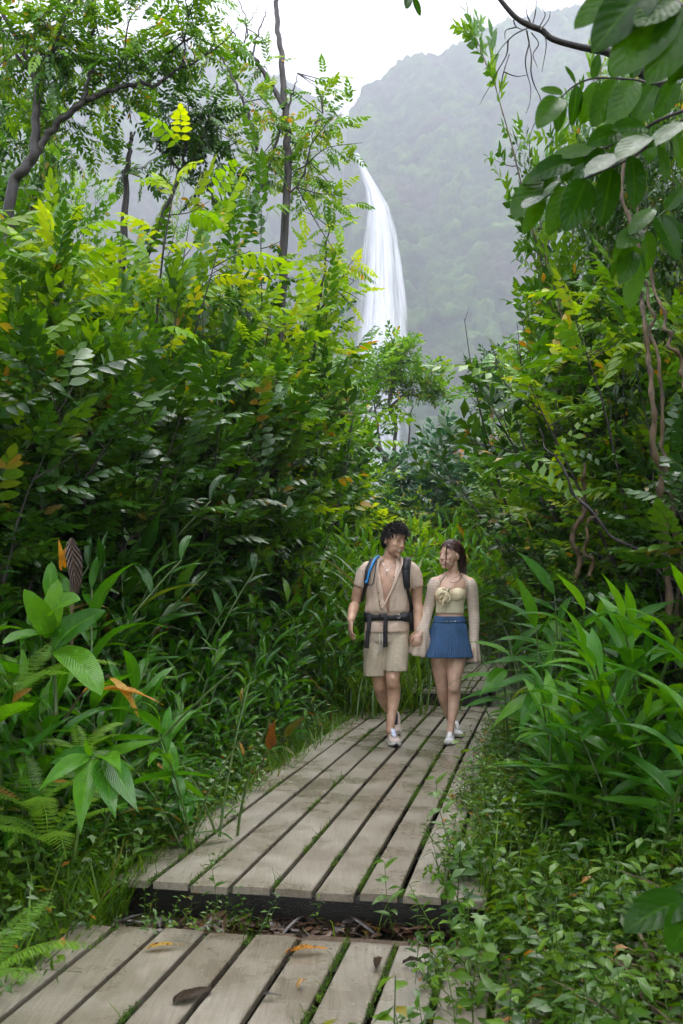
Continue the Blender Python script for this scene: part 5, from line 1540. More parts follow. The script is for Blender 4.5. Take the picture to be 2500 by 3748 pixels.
# --- left bank: pinnate bushes whose bright tips stand against the mist
row([SH['bright'][0], SH['mid'][0], SH['bright'][1], SH['olive'][0], SH['mid'][1]], [(0, 560, 7.6), (190, 720, 8.2), (400, 580, 9.2), (590, 760, 9.6), (690, 700, 10.4), (850, 860, 10.8), (1030, 720, 12.4), (940, 980, 11.0), (80, 760, 7.0)],
    '{} bush from the outer edge with yellow-green tips, crowning the man\'s side bank', 'yellow-green feather-leaved bushes on the bank', 'bush', .8)
row(SH['mid'], [(-60, 880, 6.6), (120, 980, 7.2), (300, 920, 7.8), (460, 1040, 8.6), (600, 1020, 9.2), (740, 1100, 10), (860, 1060, 10.6), (960, 1200, 11.6), (1040, 1160, 13.4)],
    '{} green bush from the outer edge, just below the yellow-green tips', 'green feather-leaved bushes on the bank', 'bush', .85)
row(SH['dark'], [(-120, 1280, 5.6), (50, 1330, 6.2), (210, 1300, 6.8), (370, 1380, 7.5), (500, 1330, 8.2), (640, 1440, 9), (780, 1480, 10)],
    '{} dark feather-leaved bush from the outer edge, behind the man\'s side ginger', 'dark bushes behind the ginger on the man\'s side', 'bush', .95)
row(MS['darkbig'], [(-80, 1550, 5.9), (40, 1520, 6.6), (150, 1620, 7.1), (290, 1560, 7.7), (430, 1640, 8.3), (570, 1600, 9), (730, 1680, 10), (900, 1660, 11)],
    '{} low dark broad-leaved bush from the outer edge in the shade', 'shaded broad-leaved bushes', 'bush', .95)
row([MS['mid'][0], MS['dark'][0], MS['midbig'][0], MS['mid'][1], MS['olive'][0]], [(-200, 700, 11), (0, 850, 12), (150, 980, 10.5), (300, 1000, 12.5), (430, 1080, 11), (560, 1080, 13), (700, 1130, 12), (830, 1090, 14), (920, 1150, 13.5), (1000, 1190, 15), (1060, 1280, 15.5), (1110, 1400, 16), (1160, 1520, 17.5)],
    '{} bush from the outer edge in the hazier row behind the man\'s side bank', 'hazier bushes behind the bank', 'bush', .95)
row(MS['midbig'], [(50, 1150, 6.9), (160, 1010, 7.7), (330, 1240, 7.2), (430, 1100, 8.3), (640, 1140, 9.0), (820, 1240, 9.8), (960, 1330, 10.8)],
    '{} heart-leaved climber from the outer edge, sprawling over the man\'s side bank', 'heart-leaved climbers on the bank', 'climbing plant', .7)
row([MS['midbig'][1], MS['darkbig'][0]], [(2140, 1330, 12), (2250, 1300, 10.4), (2420, 1340, 8.4), (2530, 1420, 7.2)],
    '{} heart-leaved climber from the gap, sprawling over the woman\'s side bank', 'heart-leaved climbers on the bank', 'climbing plant', .7)
# --- centre
row([MS['olive'][0], MS['mid'][1], MS['bright'][0], MS['dark'][1], MS['olive'][1]], [(1120, 1560, 17), (1210, 1660, 18), (1300, 1730, 20), (1400, 1770, 22), (1500, 1800, 19), (1600, 1810, 21), (1690, 1780, 24), (1160, 1700, 16.5), (1250, 1780, 17.5), (1350, 1820, 18), (1790, 1780, 20), (1880, 1720, 18), (1460, 1850, 17.5), (1020, 1600, 15), (1560, 1860, 18.5), (1960, 1650, 16)],
    '{} bush in the sunken scrub behind the ginger above the couple', 'scrub behind the couple', 'bush', 1.15)
row([MS['red'][0], MS['red'][1]], [(1760, 1600, 24), (1850, 1690, 22), (1700, 1780, 20), (1800, 1500, 27)],
    '{} russet-leaved bush beyond the woman, below the misty cliff', 'russet bushes beyond the woman', 'bush', .9)
# mid-distance trees
for (px, top, Y, k, i, wide, lab) in (        (1620, 1530, 19, 'blue', 0, 1.2, 'dense blue-green tree behind the woman, nearer than the round-topped tree'),
        (1100, 1250, 22, 'pin', 0, .8, 'feather-leaved tree behind the dead trunk in the mist'),
        (2010, 1280, 21, 'olive', 0, .6, 'olive tree in the gap before the tall vine-hung trees'),
        (2060, 1100, 17, 'pin', 1, .8, 'feather-leaved tree just behind the yellow sprays on the woman\'s side'),
        (930, 1100, 19, 'blue', 1, .8, 'grey-green tree in the mist behind the dead trunk'),
        (500, 640, 17, 'olive', 1, .55, 'small hazy tree beside the slanting black trunk'),
        (250, 420, 14, 'mid', 0, .7, 'leafy tree directly behind the black-limbed tree at the outer edge'),
        (-160, 200, 13, 'dark', 1, .6, 'tall dark tree behind the black-limbed tree at the outer edge')):
    top_put((MC if px in (1450, 1620, 1820, 1280) else MT)[{'dark': 'mid'}.get(k, k) if px == 1820 else k][i], px, top, Y, lab, 'trees standing beyond the path', 'tree', wide)
# --- unseen forest beside and behind the camera, added to darken banks and leaf reflections
for k, (x, y, h, kk, lab) in enumerate(((-4.2, 3.4, 8.5, 'dark', 'beside the path at the outer edge, level with the lowest boards'), (-3.4, .4, 9, 'mid', 'next tree back from the lowest boards on the man\'s side'), (-4.8, -3.0, 9, 'dark', 'third tree back on the man\'s side'), (-2.2, -6.0, 9, 'mid', 'behind the viewer beside the path on the man\'s side'), (1.6, -7.4, 9.5, 'dark', 'straight behind the viewer'), (4.6, -4.6, 9, 'mid', 'behind the viewer on the woman\'s side'), (4.9, -.8, 9, 'dark', 'next tree back from the lowest boards on the woman\'s side'), (4.3, 2.4, 8.5, 'mid', 'beside the weeds on the woman\'s side, level with the lowest boards'), (5.4, 5.4, 8.5, 'dark', 'beyond the big ginger, outside the view'), (-6.2, 6.4, 8, 'mid', 'beyond the shaded ginger, outside the view'), (-7.5, -8, 10, 'dark', 'far behind on the man\'s side'), (8.5, -8.5, 10, 'dark', 'far behind on the woman\'s side'), (-1.5, -11, 10, 'dark', 'deep in the forest behind the viewer'))):
    MT[kk][k % 2].put(x, y, gz(x, y), h, k * 1.3, 'unseen forest tree ' + lab, 'unseen forest trees added beside and behind the viewer', 'tree', wide=1.3)
# --- right bank
for k, (px, top, Y) in enumerate(((2250, 60, 10), (2340, 130, 9.2), (2200, 330, 10.4))):
    top_put(HT[k % 2], px, top, Y, ('heart-leaved climber cloaking the bare bough end', 'heart-leaved climber just behind the near leaf sprays', 'lower heart-leaved climber spilling toward the mist')[k], 'heart-leaved climbers', 'climbing plant', .5)
row([MT['dark'][0], MT['olive'][0], MT['mid'][0], MT['dark'][1]], [(2270, 90, 10.5), (2400, 20, 9.8), (2540, -60, 9.0), (2290, 380, 8.8), (2460, 420, 7.8), (2640, 100, 8.2)],
    '{} tall vine-hung tree from the gap on the woman\'s side bank', 'tall trees draped in vines on the woman\'s side', 'tree', .42)
row([SH['olive'][0], SH['mid'][1], SH['olive'][1], SH['bright'][0]], [(2030, 960, 12), (2110, 1130, 10.6), (2200, 980, 9.8), (2290, 900, 8.4), (2400, 930, 7.8), (2000, 1280, 13), (2520, 980, 7.0)],
    '{} olive-yellow bush from the gap, halfway up the woman\'s side bank', 'olive-yellow bushes on the woman\'s side', 'bush', .8)
row([MS['olive'][0], MS['dark'][0], MS['olive'][1], MS['mid'][0]], [(1980, 1420, 15), (2060, 1380, 13.6), (2140, 1260, 12.4), (2230, 1180, 11.4), (2340, 1100, 10.4), (2440, 1150, 9.2), (2520, 1200, 8), (2600, 1150, 7.4)],
    '{} small-leaved bush from the gap, under the vine-hung trees', 'small-leaved bushes under the vine-hung trees', 'bush', 1.0)
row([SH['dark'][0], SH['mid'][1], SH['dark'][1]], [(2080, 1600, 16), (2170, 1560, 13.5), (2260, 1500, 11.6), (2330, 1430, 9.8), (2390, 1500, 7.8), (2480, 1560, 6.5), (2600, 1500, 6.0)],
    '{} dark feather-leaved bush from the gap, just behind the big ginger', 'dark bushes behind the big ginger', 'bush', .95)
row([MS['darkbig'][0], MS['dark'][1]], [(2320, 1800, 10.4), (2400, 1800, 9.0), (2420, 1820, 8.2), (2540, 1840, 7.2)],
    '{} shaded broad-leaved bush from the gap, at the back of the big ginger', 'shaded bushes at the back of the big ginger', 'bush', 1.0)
# --- ginger
sp = []
for Y in np.arange(11.4, 17.6, .8):
    for px in np.arange(820 + (Y % 2) * 40, 2050, 118 - 3 * Y):
        x = (px - 1250) * Y / FPX
        if abs(x - xc(Y)) < 0.98 and Y < 14.6: continue
        if px < 1180 and Y > 14: continue
        if x > 1.2 and Y > 13: px += RP.uniform(-20, 20)
        sp.append((px + RP.uniform(-25, 25), RP.uniform(1850, 1960) - (px < 1300) * RP.uniform(0, 60), Y + RP.uniform(-.3, .3)))
sp.sort()
for k, (px, top, Y) in enumerate(sp):
    side = 'the man' if px < 1430 else ('the couple' if px < 1620 else 'the woman')
    d = 'nearer' if Y < 13 else ('middle' if Y < 15 else 'farther')
    top_put(GPB[k % 3], px, top, Y, 'ginger clump in the %s rows behind %s, %s along the thicket' % (d, side, ORD[k]), 'ginger thicket behind the couple', 'ginger plant', 1.0)
# left margin, from the couple to the foreground
lg = [(1230, 2180, 10.3), (1160, 2120, 9.8), (1060, 2060, 9.8), (1000, 2160, 9.0), (1120, 2240, 9.2), (930, 2080, 9.2), (850, 2060, 8.8), (880, 2230, 8.2), (980, 2300, 8.0), (1060, 2330, 8.3), (760, 2150, 8.0), (700, 2050, 7.8), (790, 2330, 7.2), (900, 2380, 7.2), (620, 2100, 7.0), (660, 2280, 6.6), (720, 2430, 6.4), (840, 2480, 6.6),
      (520, 2060, 6.6), (400, 2100, 6.2), (300, 1980, 6.0), (560, 2330, 5.9), (430, 2380, 5.6), (620, 2470, 5.6), (700, 2540, 5.7), (180, 2150, 5.5), (60, 2050, 5.4), (320, 2520, 5.0), (480, 2560, 4.9), (600, 2600, 5.0), (200, 2480, 4.7), (80, 2430, 4.5), (-20, 2280, 4.9), (-60, 2560, 4.2), (1190, 2330, 9.6), (1240, 2090, 10.9), (1130, 2030, 10.5), (960, 2000, 10.2), (820, 1960, 9.6), (700, 1980, 9.0), (560, 2000, 8.2), (440, 1960, 7.6), (1080, 2200, 8.9), (890, 2300, 7.8), (760, 2280, 7.2), (560, 2220, 6.6), (280, 2250, 5.8), (1030, 2420, 7.7), (920, 2480, 7.0), (800, 2560, 6.4), (560, 2700, 4.9), (680, 2650, 5.3), (770, 2700, 5.6), (870, 2620, 6.2), (960, 2620, 6.8), (1080, 2520, 7.8), (450, 2800, 4.6), (640, 2820, 4.9), (340, 2880, 4.3), (200, 2850, 4.2), (80, 2780, 4.2), (1160, 2460, 8.6), (1010, 2700, 6.9)]
for k, (px, top, Y) in enumerate(lg):
    where = 'close beside the man' if Y > 8.6 else ('a few steps ahead of the man' if Y > 6.5 else 'by the front of the boardwalk')
    top_put(GP[k % 4], px, top, Y, 'ginger clump %s, %s counted from him' % (where, ORD[k]), 'ginger along the man\'s side of the path', 'ginger plant', 1.15)
for k, (px, top, Y, lab) in enumerate(((820, 2370, 5.0, 'bright arching ginger leaning out over the grass by the boardwalk edge'), (660, 2480, 4.7, 'ginger with broad glossy leaves behind the drooping stalk'), (250, 1960, 4.8, 'stout ginger with broad cupped leaves beside the dead brown leaf'), (60, 2200, 4.4, 'broad-leaved ginger above the small fern at the outer edge'), (360, 2270, 4.6, 'broad-leaved ginger over the yellow dead leaves'))):
    top_put(GBIG[k % 3], px, top, Y, lab, 'broad-leaved ginger on the man\'s side', 'ginger plant', 1.1)
rg = [(1850, 2400, 7.6), (1920, 2250, 7.2), (2020, 2180, 6.6), (1960, 2400, 6.2), (2120, 2080, 6.0), (2230, 2130, 5.6), (2050, 2330, 5.5), (2340, 2050, 5.5), (2450, 2100, 5.2), (2160, 2280, 5.0), (2280, 2250, 4.8), (2400, 2200, 4.6), (2520, 2150, 4.4), (2330, 2420, 4.3), (2480, 2380, 4.1), (2180, 2500, 4.6), (2060, 2520, 5.0), (1930, 2330, 7.4), (1940, 2500, 6.8), (2000, 2560, 5.9), (2020, 2640, 5.3), (1960, 2200, 8.4), (1925, 2240, 9.6), (1895, 2150, 10.9), (1905, 2090, 11.8), (1960, 2120, 10.2)]
for k, (px, top, Y) in enumerate(rg):
    top_put((GBIG + GP[:1])[k % 4] if Y > 6 else GBIG[k % 3], px, top, Y, 'big glossy ginger on the woman\'s side of the path, %s counted from her' % ORD[k], 'big ginger on the woman\'s side', 'ginger plant', 1.15)
# tall dark ginger in the shade of the bank
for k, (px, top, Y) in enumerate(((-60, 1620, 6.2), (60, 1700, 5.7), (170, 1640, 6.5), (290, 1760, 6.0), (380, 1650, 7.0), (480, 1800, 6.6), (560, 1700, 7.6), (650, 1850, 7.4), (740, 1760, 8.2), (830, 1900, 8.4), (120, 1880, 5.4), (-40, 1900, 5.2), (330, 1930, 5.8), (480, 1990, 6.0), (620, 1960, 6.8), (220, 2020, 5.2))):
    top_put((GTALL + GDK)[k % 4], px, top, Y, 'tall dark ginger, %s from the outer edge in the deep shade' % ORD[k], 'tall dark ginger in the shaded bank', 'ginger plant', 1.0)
# --- ferns
for (px, py, Y, pr, s_, lab) in ((-70, 3480, 2.9, FERN, .40, 'bright green fern hanging over the corner of the lowest boardwalk'), (40, 2470, 4.2, FERN, .55, 'small bright fern under the broad-leaved ginger'), (300, 2680, 4.4, FERN2, .3, 'little fern tip beside the drooping ginger stalk'), (120, 2880, 4.0, FERN2, .5, 'shaded fern low under the drooping ginger stalk'), (180, 3000, 3.9, FERN2, .5, 'shaded fern nearest the grass on the man\'s side')):
    p = P(px, py, Y); pr.put(p.x, p.y, p.z - .1, s_, 2.0, lab, 'ferns', 'fern')
# ------------------------------------------------------------------ trees and limbs drawn from the photograph, each at its own distance
def nearest_on(lines, q):
    best = None
    for pts in lines:
        d = np.linalg.norm(pts - q, axis=1); i = int(d.argmin())
        if best is None or d[i] < best[0]: best = (d[i], pts[i])
    return best[1]

def hand_tree(label, cat, group, lines, clusters, leafmeshes, leafarr, mat, barkm, seed, foot=None, lscale=1.0, parts=230, per=22):
    """lines: [[(px,py,Y,r_m)...]] limbs; clusters: [(px,py,Y,radius_m,n leaves)]"""
    R = random.Random(seed); Ls = []; mb = MB()
    base = P(lines[0][0][0], lines[0][0][1], lines[0][0][2])
    gzz = gz(base.x, base.y)
    root = empty('tree', (base.x, base.y, gzz)); o = np.array(root.location)
    for ln in lines:
        a = np.array([(*P(q[0], q[1], q[2]), q[3]) for q in ln])
        if ln is lines[0]: a = np.vstack([[base.x, base.y, gzz - .1, a[0, 3] * 1.25], a])
        s_ = smooth4(a, 8 * len(a)); s_[:, :3] += np.array([[mnoise.noise(Vector((k * .35, seed, c))) * .03 for c in range(3)] for k in range(len(s_))])
        Ls.append(s_[:, :3]); tube(mb, s_[:, :3] - o, np.maximum(s_[:, 3], .002), 8)
    mb.build('trunk', barkm, root)
    tw = MB(); spots = []
    for (px, py, Y, rad, n) in clusters:
        c = np.array(P(px, py, Y)); s0 = nearest_on(Ls, c)
        nb = max(3, n // per)
        for k in range(nb):
            e = c + np.array([R.gauss(0, .45), R.gauss(0, .55), R.gauss(0, .4)]) * rad
            m_ = (s0 + e) / 2 + np.array([R.gauss(0, .12), R.gauss(0, .12), R.uniform(-.05, .12)]) * rad
            path = smooth_path([s0, m_, e], 10); tube(tw, path - o, np.linspace(.009, .003, 10), 4, cap=False)
            for j in range(n // nb):
                f = R.uniform(.35, 1.0) * 8.99; i0 = int(f); q = path[i0] + (path[i0 + 1] - path[i0]) * (f - i0)
                off = np.array([R.gauss(0, 1), R.gauss(0, 1), R.gauss(0, .7)]); off *= rad * .42 * R.random() ** .6 / np.linalg.norm(off)
                q2 = q + off
                if R.random() < .4: tube(tw, [q - o, (q + q2) / 2 - o + np.array([0, 0, .02]), q2 - o], [.003, .002, .0015], 3, cap=False)
                d = off / (np.linalg.norm(off) + 1e-6) + np.array([R.gauss(0, .4), R.gauss(0, .4), R.uniform(-.3, .5)])
                spots.append((q2 - o, d))
    if tw.n: tw.build('branch', barkm, root)
    R2 = np.random.default_rng(seed); idx = R2.permutation(len(spots))
    if len(spots):
        pos = np.array([s_[0] for s_ in spots]); d = np.array([s_[1] for s_ in spots])
        Mx = frames(pos, d, R2.normal(0, .35, len(pos)), lscale * R2.uniform(.7, 1.2, len(pos)))
        for k in idx[:parts]:
            link('leaf', leafmeshes[k % len(leafmeshes)], root).matrix_local = Matrix(Mx[k].tolist())
        rest = idx[parts:]
        if len(rest):
            m_ = MB()
            for v in range(len(leafarr)):
                kk = rest[v::len(leafarr)]
                if len(kk):
                    V, Q, T, uv, ti = inst(leafarr[v], Mx[kk], R2.uniform(0, 1, len(kk))); m_.add(V, Q, T, uv, ti)
            tag(m_.build('foliage', mat, root), kind='stuff')
    tag(root, label, cat, group)
    return root

def Z6(x, y): return (x / 1.2544, y / 1.2544)
def L6(pts, Y, s=1.0): return [(*Z6(x, y), Y + (dy if len(q) > 3 else 0), r) for q in pts for (x, y, r, dy) in [(q + (0,))[:4]]]
PMID = [pinnate(s_, .44, 6, .125, .054, 2, .5 + .2 * s_) for s_ in (1, 2, 3)]
hand_tree('black-limbed tree at the outer edge whose long bough curves out over the mist', 'tree', 'trees standing in the bank',
    [L6([(-20, 1700, .062), (5, 1300, .058), (60, 860, .052), (150, 725, .048), (165, 560, .040), (170, 400, .034), (150, 330, .030), (90, 200, .024), (0, 30, .018), (-60, -120, .012)], 9.5),
     L6([(150, 725, .042), (200, 650, .036), (260, 570, .034), (380, 470, .030), (460, 435, .025), (540, 405, .022), (640, 382, .020), (715, 392, .018), (770, 350, .015), (830, 312, .012), (900, 292, .006)], 9.5),
     L6([(170, 400, .026), (190, 340, .022), (240, 240, .019), (285, 130, .015), (325, -10, .010)], 9.5),
     L6([(380, 470, .020), (405, 370, .017), (432, 280, .015), (425, 140, .012), (432, -30, .008)], 9.5),
     L6([(830, 312, .009), (850, 240, .008), (845, 190, .006)], 9.5), L6([(690, 385, .007), (710, 320, .006), (705, 270, .004)], 9.5),
     L6([(150, 330, .015), (100, 290, .012), (30, 170, .010), (-30, 80, .008)], 9.5), L6([(540, 405, .009), (530, 340, .007), (570, 250, .005)], 9.5)],
    [(*Z6(60, 60), 9.6, 1.0, 60), (*Z6(250, 60), 9.8, .9, 71), (*Z6(430, 60), 9.6, .8, 66), (*Z6(120, 240), 10, .9, 71), (*Z6(350, 220), 9.7, .8, 71), (*Z6(540, 120), 9.4, .65, 49), (*Z6(620, 250), 9.5, .5, 33), (*Z6(760, 160), 9.4, .55, 27), (*Z6(860, 90), 9.3, .5, 33), (*Z6(930, 200), 9.4, .4, 18), (*Z6(60, 460), 10, .8, 66), (*Z6(290, 420), 9.8, .6, 44), (*Z6(330, 620), 10.3, .6, 44), (*Z6(500, 480), 10, .45, 22), (*Z6(640, 440), 9.9, .35, 14), (*Z6(870, 30), 9.3, .4, 22)],
    PN['mid'], PMID, M['mid'], M['bark'], 301, lscale=.62)
hand_tree('slanting slender black tree rising from the bank with a leafy dark crown', 'tree', 'trees standing in the bank',
    [L6([(560, 1500, .040), (600, 1320, .036), (660, 1200, .032), (700, 1110, .029), (760, 960, .026), (830, 790, .020), (850, 690, .015), (862, 610, .010)], 11),
     L6([(830, 790, .014), (790, 740, .011), (740, 690, .009), (715, 640, .006)], 11), L6([(930, 790, .012), (960, 870, .012), (1000, 950, .013), (1045, 1010, .014)], 11),
     L6([(850, 700, .010), (930, 640, .008), (960, 560, .006)], 11)],
    [(*Z6(830, 520), 11, .45, 27), (*Z6(920, 560), 11, .45, 27), (*Z6(760, 640), 11, .35, 16), (*Z6(860, 680), 11.2, .5, 33), (*Z6(960, 690), 11, .5, 33), (*Z6(1010, 620), 11, .35, 16), (*Z6(1080, 620), 11, .3, 11), (*Z6(960, 850), 11.2, .4, 14), (*Z6(760, 760), 11, .3, 8)],
    PN['dark'], PMID, M['dark'], M['bark'], 311, lscale=.6)
hand_tree('tall straight bare black trunk with broken twigs reaching out of the picture top', 'tree', 'trees standing in the bank',
    [L6([(1290, 1900, .058), (1290, 1560, .056), (1300, 1200, .052), (1322, 800, .048), (1318, 620, .045), (1305, 450, .040), (1290, 250, .034), (1272, 80, .030), (1262, -80, .026)], 12),
     L6([(1305, 500, .034), (1265, 420, .030), (1210, 330, .026), (1160, 260, .020), (1120, 225, .016), (1090, 180, .010), (1060, 130, .006)], 12),
     L6([(1160, 260, .012), (1175, 180, .010), (1210, 90, .007), (1225, 40, .003)], 12), L6([(1120, 225, .009), (1130, 100, .007), (1095, 0, .005), (1060, -60, .003)], 12), L6([(1130, 120, .007), (1170, 60, .004), (1190, 20, .003)], 12),
     L6([(1310, 540, .018), (1340, 440, .012), (1355, 390, .008), (1366, 340, .003)], 12), L6([(1060, 160, .005), (1020, 80, .003), (1015, 30, .002)], 12),
     L6([(1180, 900, .020), (1230, 780, .018), (1290, 590, .014), (1300, 560, .010)], 12), L6([(1180, 690, .020), (1150, 560, .018), (1110, 450, .016), (1060, 340, .013), (1010, 250, .010), (975, 180, .006)], 11.8),
     L6([(1310, 900, .014), (1380, 830, .012), (1420, 700, .009), (1440, 600, .006), (1480, 520, .003)], 12)],
    [(*Z6(1180, 480), 12, .4, 24), (*Z6(1140, 340), 12, .4, 22), (*Z6(1010, 250), 11.8, .35, 14), (*Z6(1080, 230), 12, .3, 9), (*Z6(1210, 590), 12, .5, 27), (*Z6(1160, 780), 12, .55, 30), (*Z6(1250, 780), 12, .5, 19), (*Z6(1400, 690), 12.2, .5, 33), (*Z6(1500, 650), 12.4, .5, 27), (*Z6(1450, 800), 12.2, .6, 33), (*Z6(1530, 830), 12.4, .45, 19), (*Z6(1500, 440), 12.2, .35, 14), (*Z6(1530, 380), 12.2, .25, 8), (*Z6(1130, 130), 12, .25, 8), (*Z6(1440, 960), 12.2, .6, 27)],
    PN['olive'], PMID, M['olive'], M['bark'], 321, lscale=.6)
hand_tree('short broken snag poking above the yellow-green tips', 'tree', 'trees standing in the bank',
    [L6([(560, 1500, .045), (572, 1000, .036), (590, 720, .026), (600, 650, .020), (604, 605, .012)], 10.5), L6([(600, 650, .010), (612, 625, .008), (620, 603, .005)], 10.5)], [(*Z6(660, 860), 10.8, .35, 22)], PN['mid'], PMID, M['mid'], M['bark'], 331, lscale=.5)
hand_tree('pale-barked small tree standing behind the ginger on the man\'s side', 'tree', 'trees standing in the bank',
    [[(915, 1860, 9.4, .036), (925, 1720, 9.4, .034), (935, 1640, 9.4, .032), (925, 1600, 9.4, .024), (905, 1540, 9.4, .016), (880, 1440, 9.4, .010)], [(935, 1640, 9.4, .022), (960, 1600, 9.4, .018), (985, 1540, 9.4, .012), (1000, 1460, 9.4, .008)]], [(880, 1420, 9.4, .45, 40), (1010, 1430, 9.4, .5, 44)], PN['mid'], PMID, M['mid'], M['barkl'], 341, lscale=.7)

SPM = [arr_mesh('leaf', a, M['mid']) for a in SLOW]; SPD = [arr_mesh('leaf', a, M['dark']) for a in SLOW]; SPO = [arr_mesh('leaf', a, M['olive']) for a in SFINE]
hand_tree('airy round-topped green tree on thin leaning trunks below the waterfall', 'tree', 'trees standing beyond the path',
    [[(1455, 1900, 23, .09), (1449, 1808, 23, .085), (1433, 1720, 23, .075), (1393, 1649, 23, .065), (1346, 1593, 23, .05), (1298, 1529, 23, .03)], [(1433, 1720, 23, .05), (1449, 1569, 23, .045), (1425, 1489, 23, .04), (1440, 1380, 23, .025), (1450, 1290, 23, .012)], [(1425, 1489, 23, .035), (1490, 1445, 23, .03), (1553, 1457, 23, .022), (1600, 1440, 23, .012)], [(1433, 1720, 23, .045), (1489, 1660, 23, .035), (1500, 1560, 23, .02), (1510, 1480, 23, .012)], [(1393, 1649, 23, .03), (1380, 1540, 23, .025), (1362, 1440, 23, .014)]],
    [(1440, 1290, 23, .62, 60), (1385, 1340, 23.2, .6, 56), (1500, 1335, 22.8, .62, 60), (1555, 1385, 23, .5, 44), (1605, 1425, 23, .42, 34), (1345, 1400, 23, .5, 40), (1440, 1400, 23.3, .6, 50), (1510, 1425, 23, .5, 40), (1300, 1480, 23, .42, 26), (1640, 1470, 23, .3, 16), (1450, 1500, 23, .4, 20), (1360, 1470, 23.4, .4, 22)],
    SPM, SLOW, M['mid'], M['bark'], 351, lscale=1.15)
hand_tree('dark flat-topped tree to the woman\'s side of the airy round-topped tree', 'tree', 'trees standing beyond the path',
    [[(1960, 1700, 25, .08), (1930, 1560, 25, .07), (1870, 1470, 25, .05), (1815, 1400, 25, .03), (1790, 1350, 25, .014)], [(1930, 1560, 25, .04), (1920, 1450, 25, .03), (1900, 1370, 25, .015)]],
    [(1760, 1375, 25, .5, 44), (1820, 1335, 25, .55, 56), (1885, 1350, 25, .55, 52), (1720, 1440, 25, .4, 26), (1800, 1430, 25.3, .5, 40), (1880, 1440, 25, .5, 40), (1940, 1410, 25, .45, 34), (1840, 1510, 25, .4, 24)],
    SPD, SLOW, M['dark'], M['bark'], 361, lscale=1.3)
hand_tree('thin double-stemmed sapling leaning beside the veil of the waterfall', 'tree', 'trees standing beyond the path',
    [[(1225, 1800, 18, .05), (1258, 1665, 18, .045), (1290, 1600, 18, .04), (1330, 1540, 18, .03), (1362, 1489, 18, .015)], [(1258, 1665, 18, .03), (1250, 1560, 18, .022), (1262, 1450, 18, .014), (1255, 1380, 18, .007)]],
    [(1262, 1400, 18, .42, 30), (1225, 1460, 18, .4, 30), (1300, 1500, 18, .3, 14), (1240, 1540, 18, .35, 18), (1195, 1400, 18, .35, 20)],
    SPO, SFINE, M['olive'], M['bark'], 371, lscale=1.2)
hand_tree('slender feathery sapling rising at the inner end of the yellow-green bank', 'tree', 'trees standing in the bank',
    [[(1120, 1700, 12.6, .030), (1140, 1400, 12.6, .026), (1165, 1150, 12.6, .020), (1190, 960, 12.6, .014), (1205, 800, 12.6, .006)], [(1165, 1150, 12.6, .012), (1230, 1040, 12.6, .009), (1290, 980, 12.6, .005)]],
    [(1200, 830, 12.6, .3, 16), (1180, 960, 12.6, .4, 26), (1260, 1020, 12.6, .35, 20), (1140, 1090, 12.6, .4, 24), (1240, 1140, 12.8, .4, 26), (1190, 1240, 12.6, .45, 30), (1280, 1110, 12.6, .25, 10)],
    PN['bright'], PMID, M['bright'], M['bark'], 381, lscale=.6)

# thin stems standing in the banks
def stem_thing(name, label, cat, group, pts, mat, seed=0, seg=8, wob=.035):
    a = np.array([(*P(q[0], q[1], q[2]), q[3]) for q in pts]); s_ = smooth4(a, 10 * len(a))
    s_[:, :3] += np.array([[mnoise.noise(Vector((k * .17, seed * 3.1, c))) * wob * 1.6 for c in range(3)] for k in range(len(s_))])
    mb = MB(); o = s_[-1, :3].copy(); tube(mb, s_[:, :3] - o, np.maximum(s_[:, 3], .001) * (1 + .25 * np.sin(np.arange(len(s_)) * 1.7 + seed)), seg)
    ob = mb.build(name, mat); ob.location = o; tag(ob, label, cat, group); return ob
for k, (pts, m_, lab) in enumerate((
    ([(2250, 500, 6.6, .010), (2300, 780, 6.4, .012), (2318, 957, 6.3, .013), (2350, 1116, 6.2, .014), (2372, 1300, 6.1, .015), (2388, 1489, 6.0, .017), (2408, 1728, 6.0, .019), (2432, 1900, 6.0, .020), (2440, 2300, 6.0, .022)], 'vine', 'pale brown vine hanging longest down the front of the vine-hung trees'),
    ([(2330, 560, 6.6, .007), (2342, 900, 6.5, .009), (2370, 1100, 6.4, .010), (2400, 1250, 6.3, .011), (2420, 1480, 6.2, .011), (2425, 1700, 6.2, .012), (2470, 1880, 6.1, .012), (2480, 2300, 6.1, .014)], 'vine', 'thinner vine twisting just behind the longest pale brown vine'),
    ([(2370, 800, 6.2, .008), (2420, 1130, 6.0, .010), (2460, 1240, 5.9, .012), (2490, 1370, 5.9, .013), (2530, 1500, 5.8, .014)], 'vine', 'reddish vine crossing toward the picture edge above the big ginger'),
    ([(2135, 1700, 7.0, .010), (2135, 1848, 7.0, .018), (2114, 1967, 7.0, .020), (2103, 2140, 7.0, .022)], 'vine', 'brown upright stem rising out of the big ginger'),
    ([(2180, 1850, 6.8, .012), (2160, 1990, 6.8, .013), (2165, 2120, 6.8, .016)], 'vine', 'thinner brown stem next to the upright stem in the big ginger'),
    ([(1960, 1580, 6.6, .005), (2047, 1696, 6.5, .008), (2167, 1856, 6.4, .010), (2366, 2063, 6.2, .013), (2560, 2160, 6.0, .015)], 'bark', 'long leaning woody stem slanting down across the woman\'s side bank'),
    ([(1890, 1250, 10, .004), (1910, 1310, 10, .006), (1930, 1370, 10, .008), (1960, 1500, 10, .010)], 'bark', 'thin bare twig standing up against the mist at the gap'))):
    stem_thing('vine' if m_ == 'vine' else 'branch', lab, 'vine' if m_ == 'vine' else 'branch', 'woody stems on the woman\'s side', pts, M[m_], k)

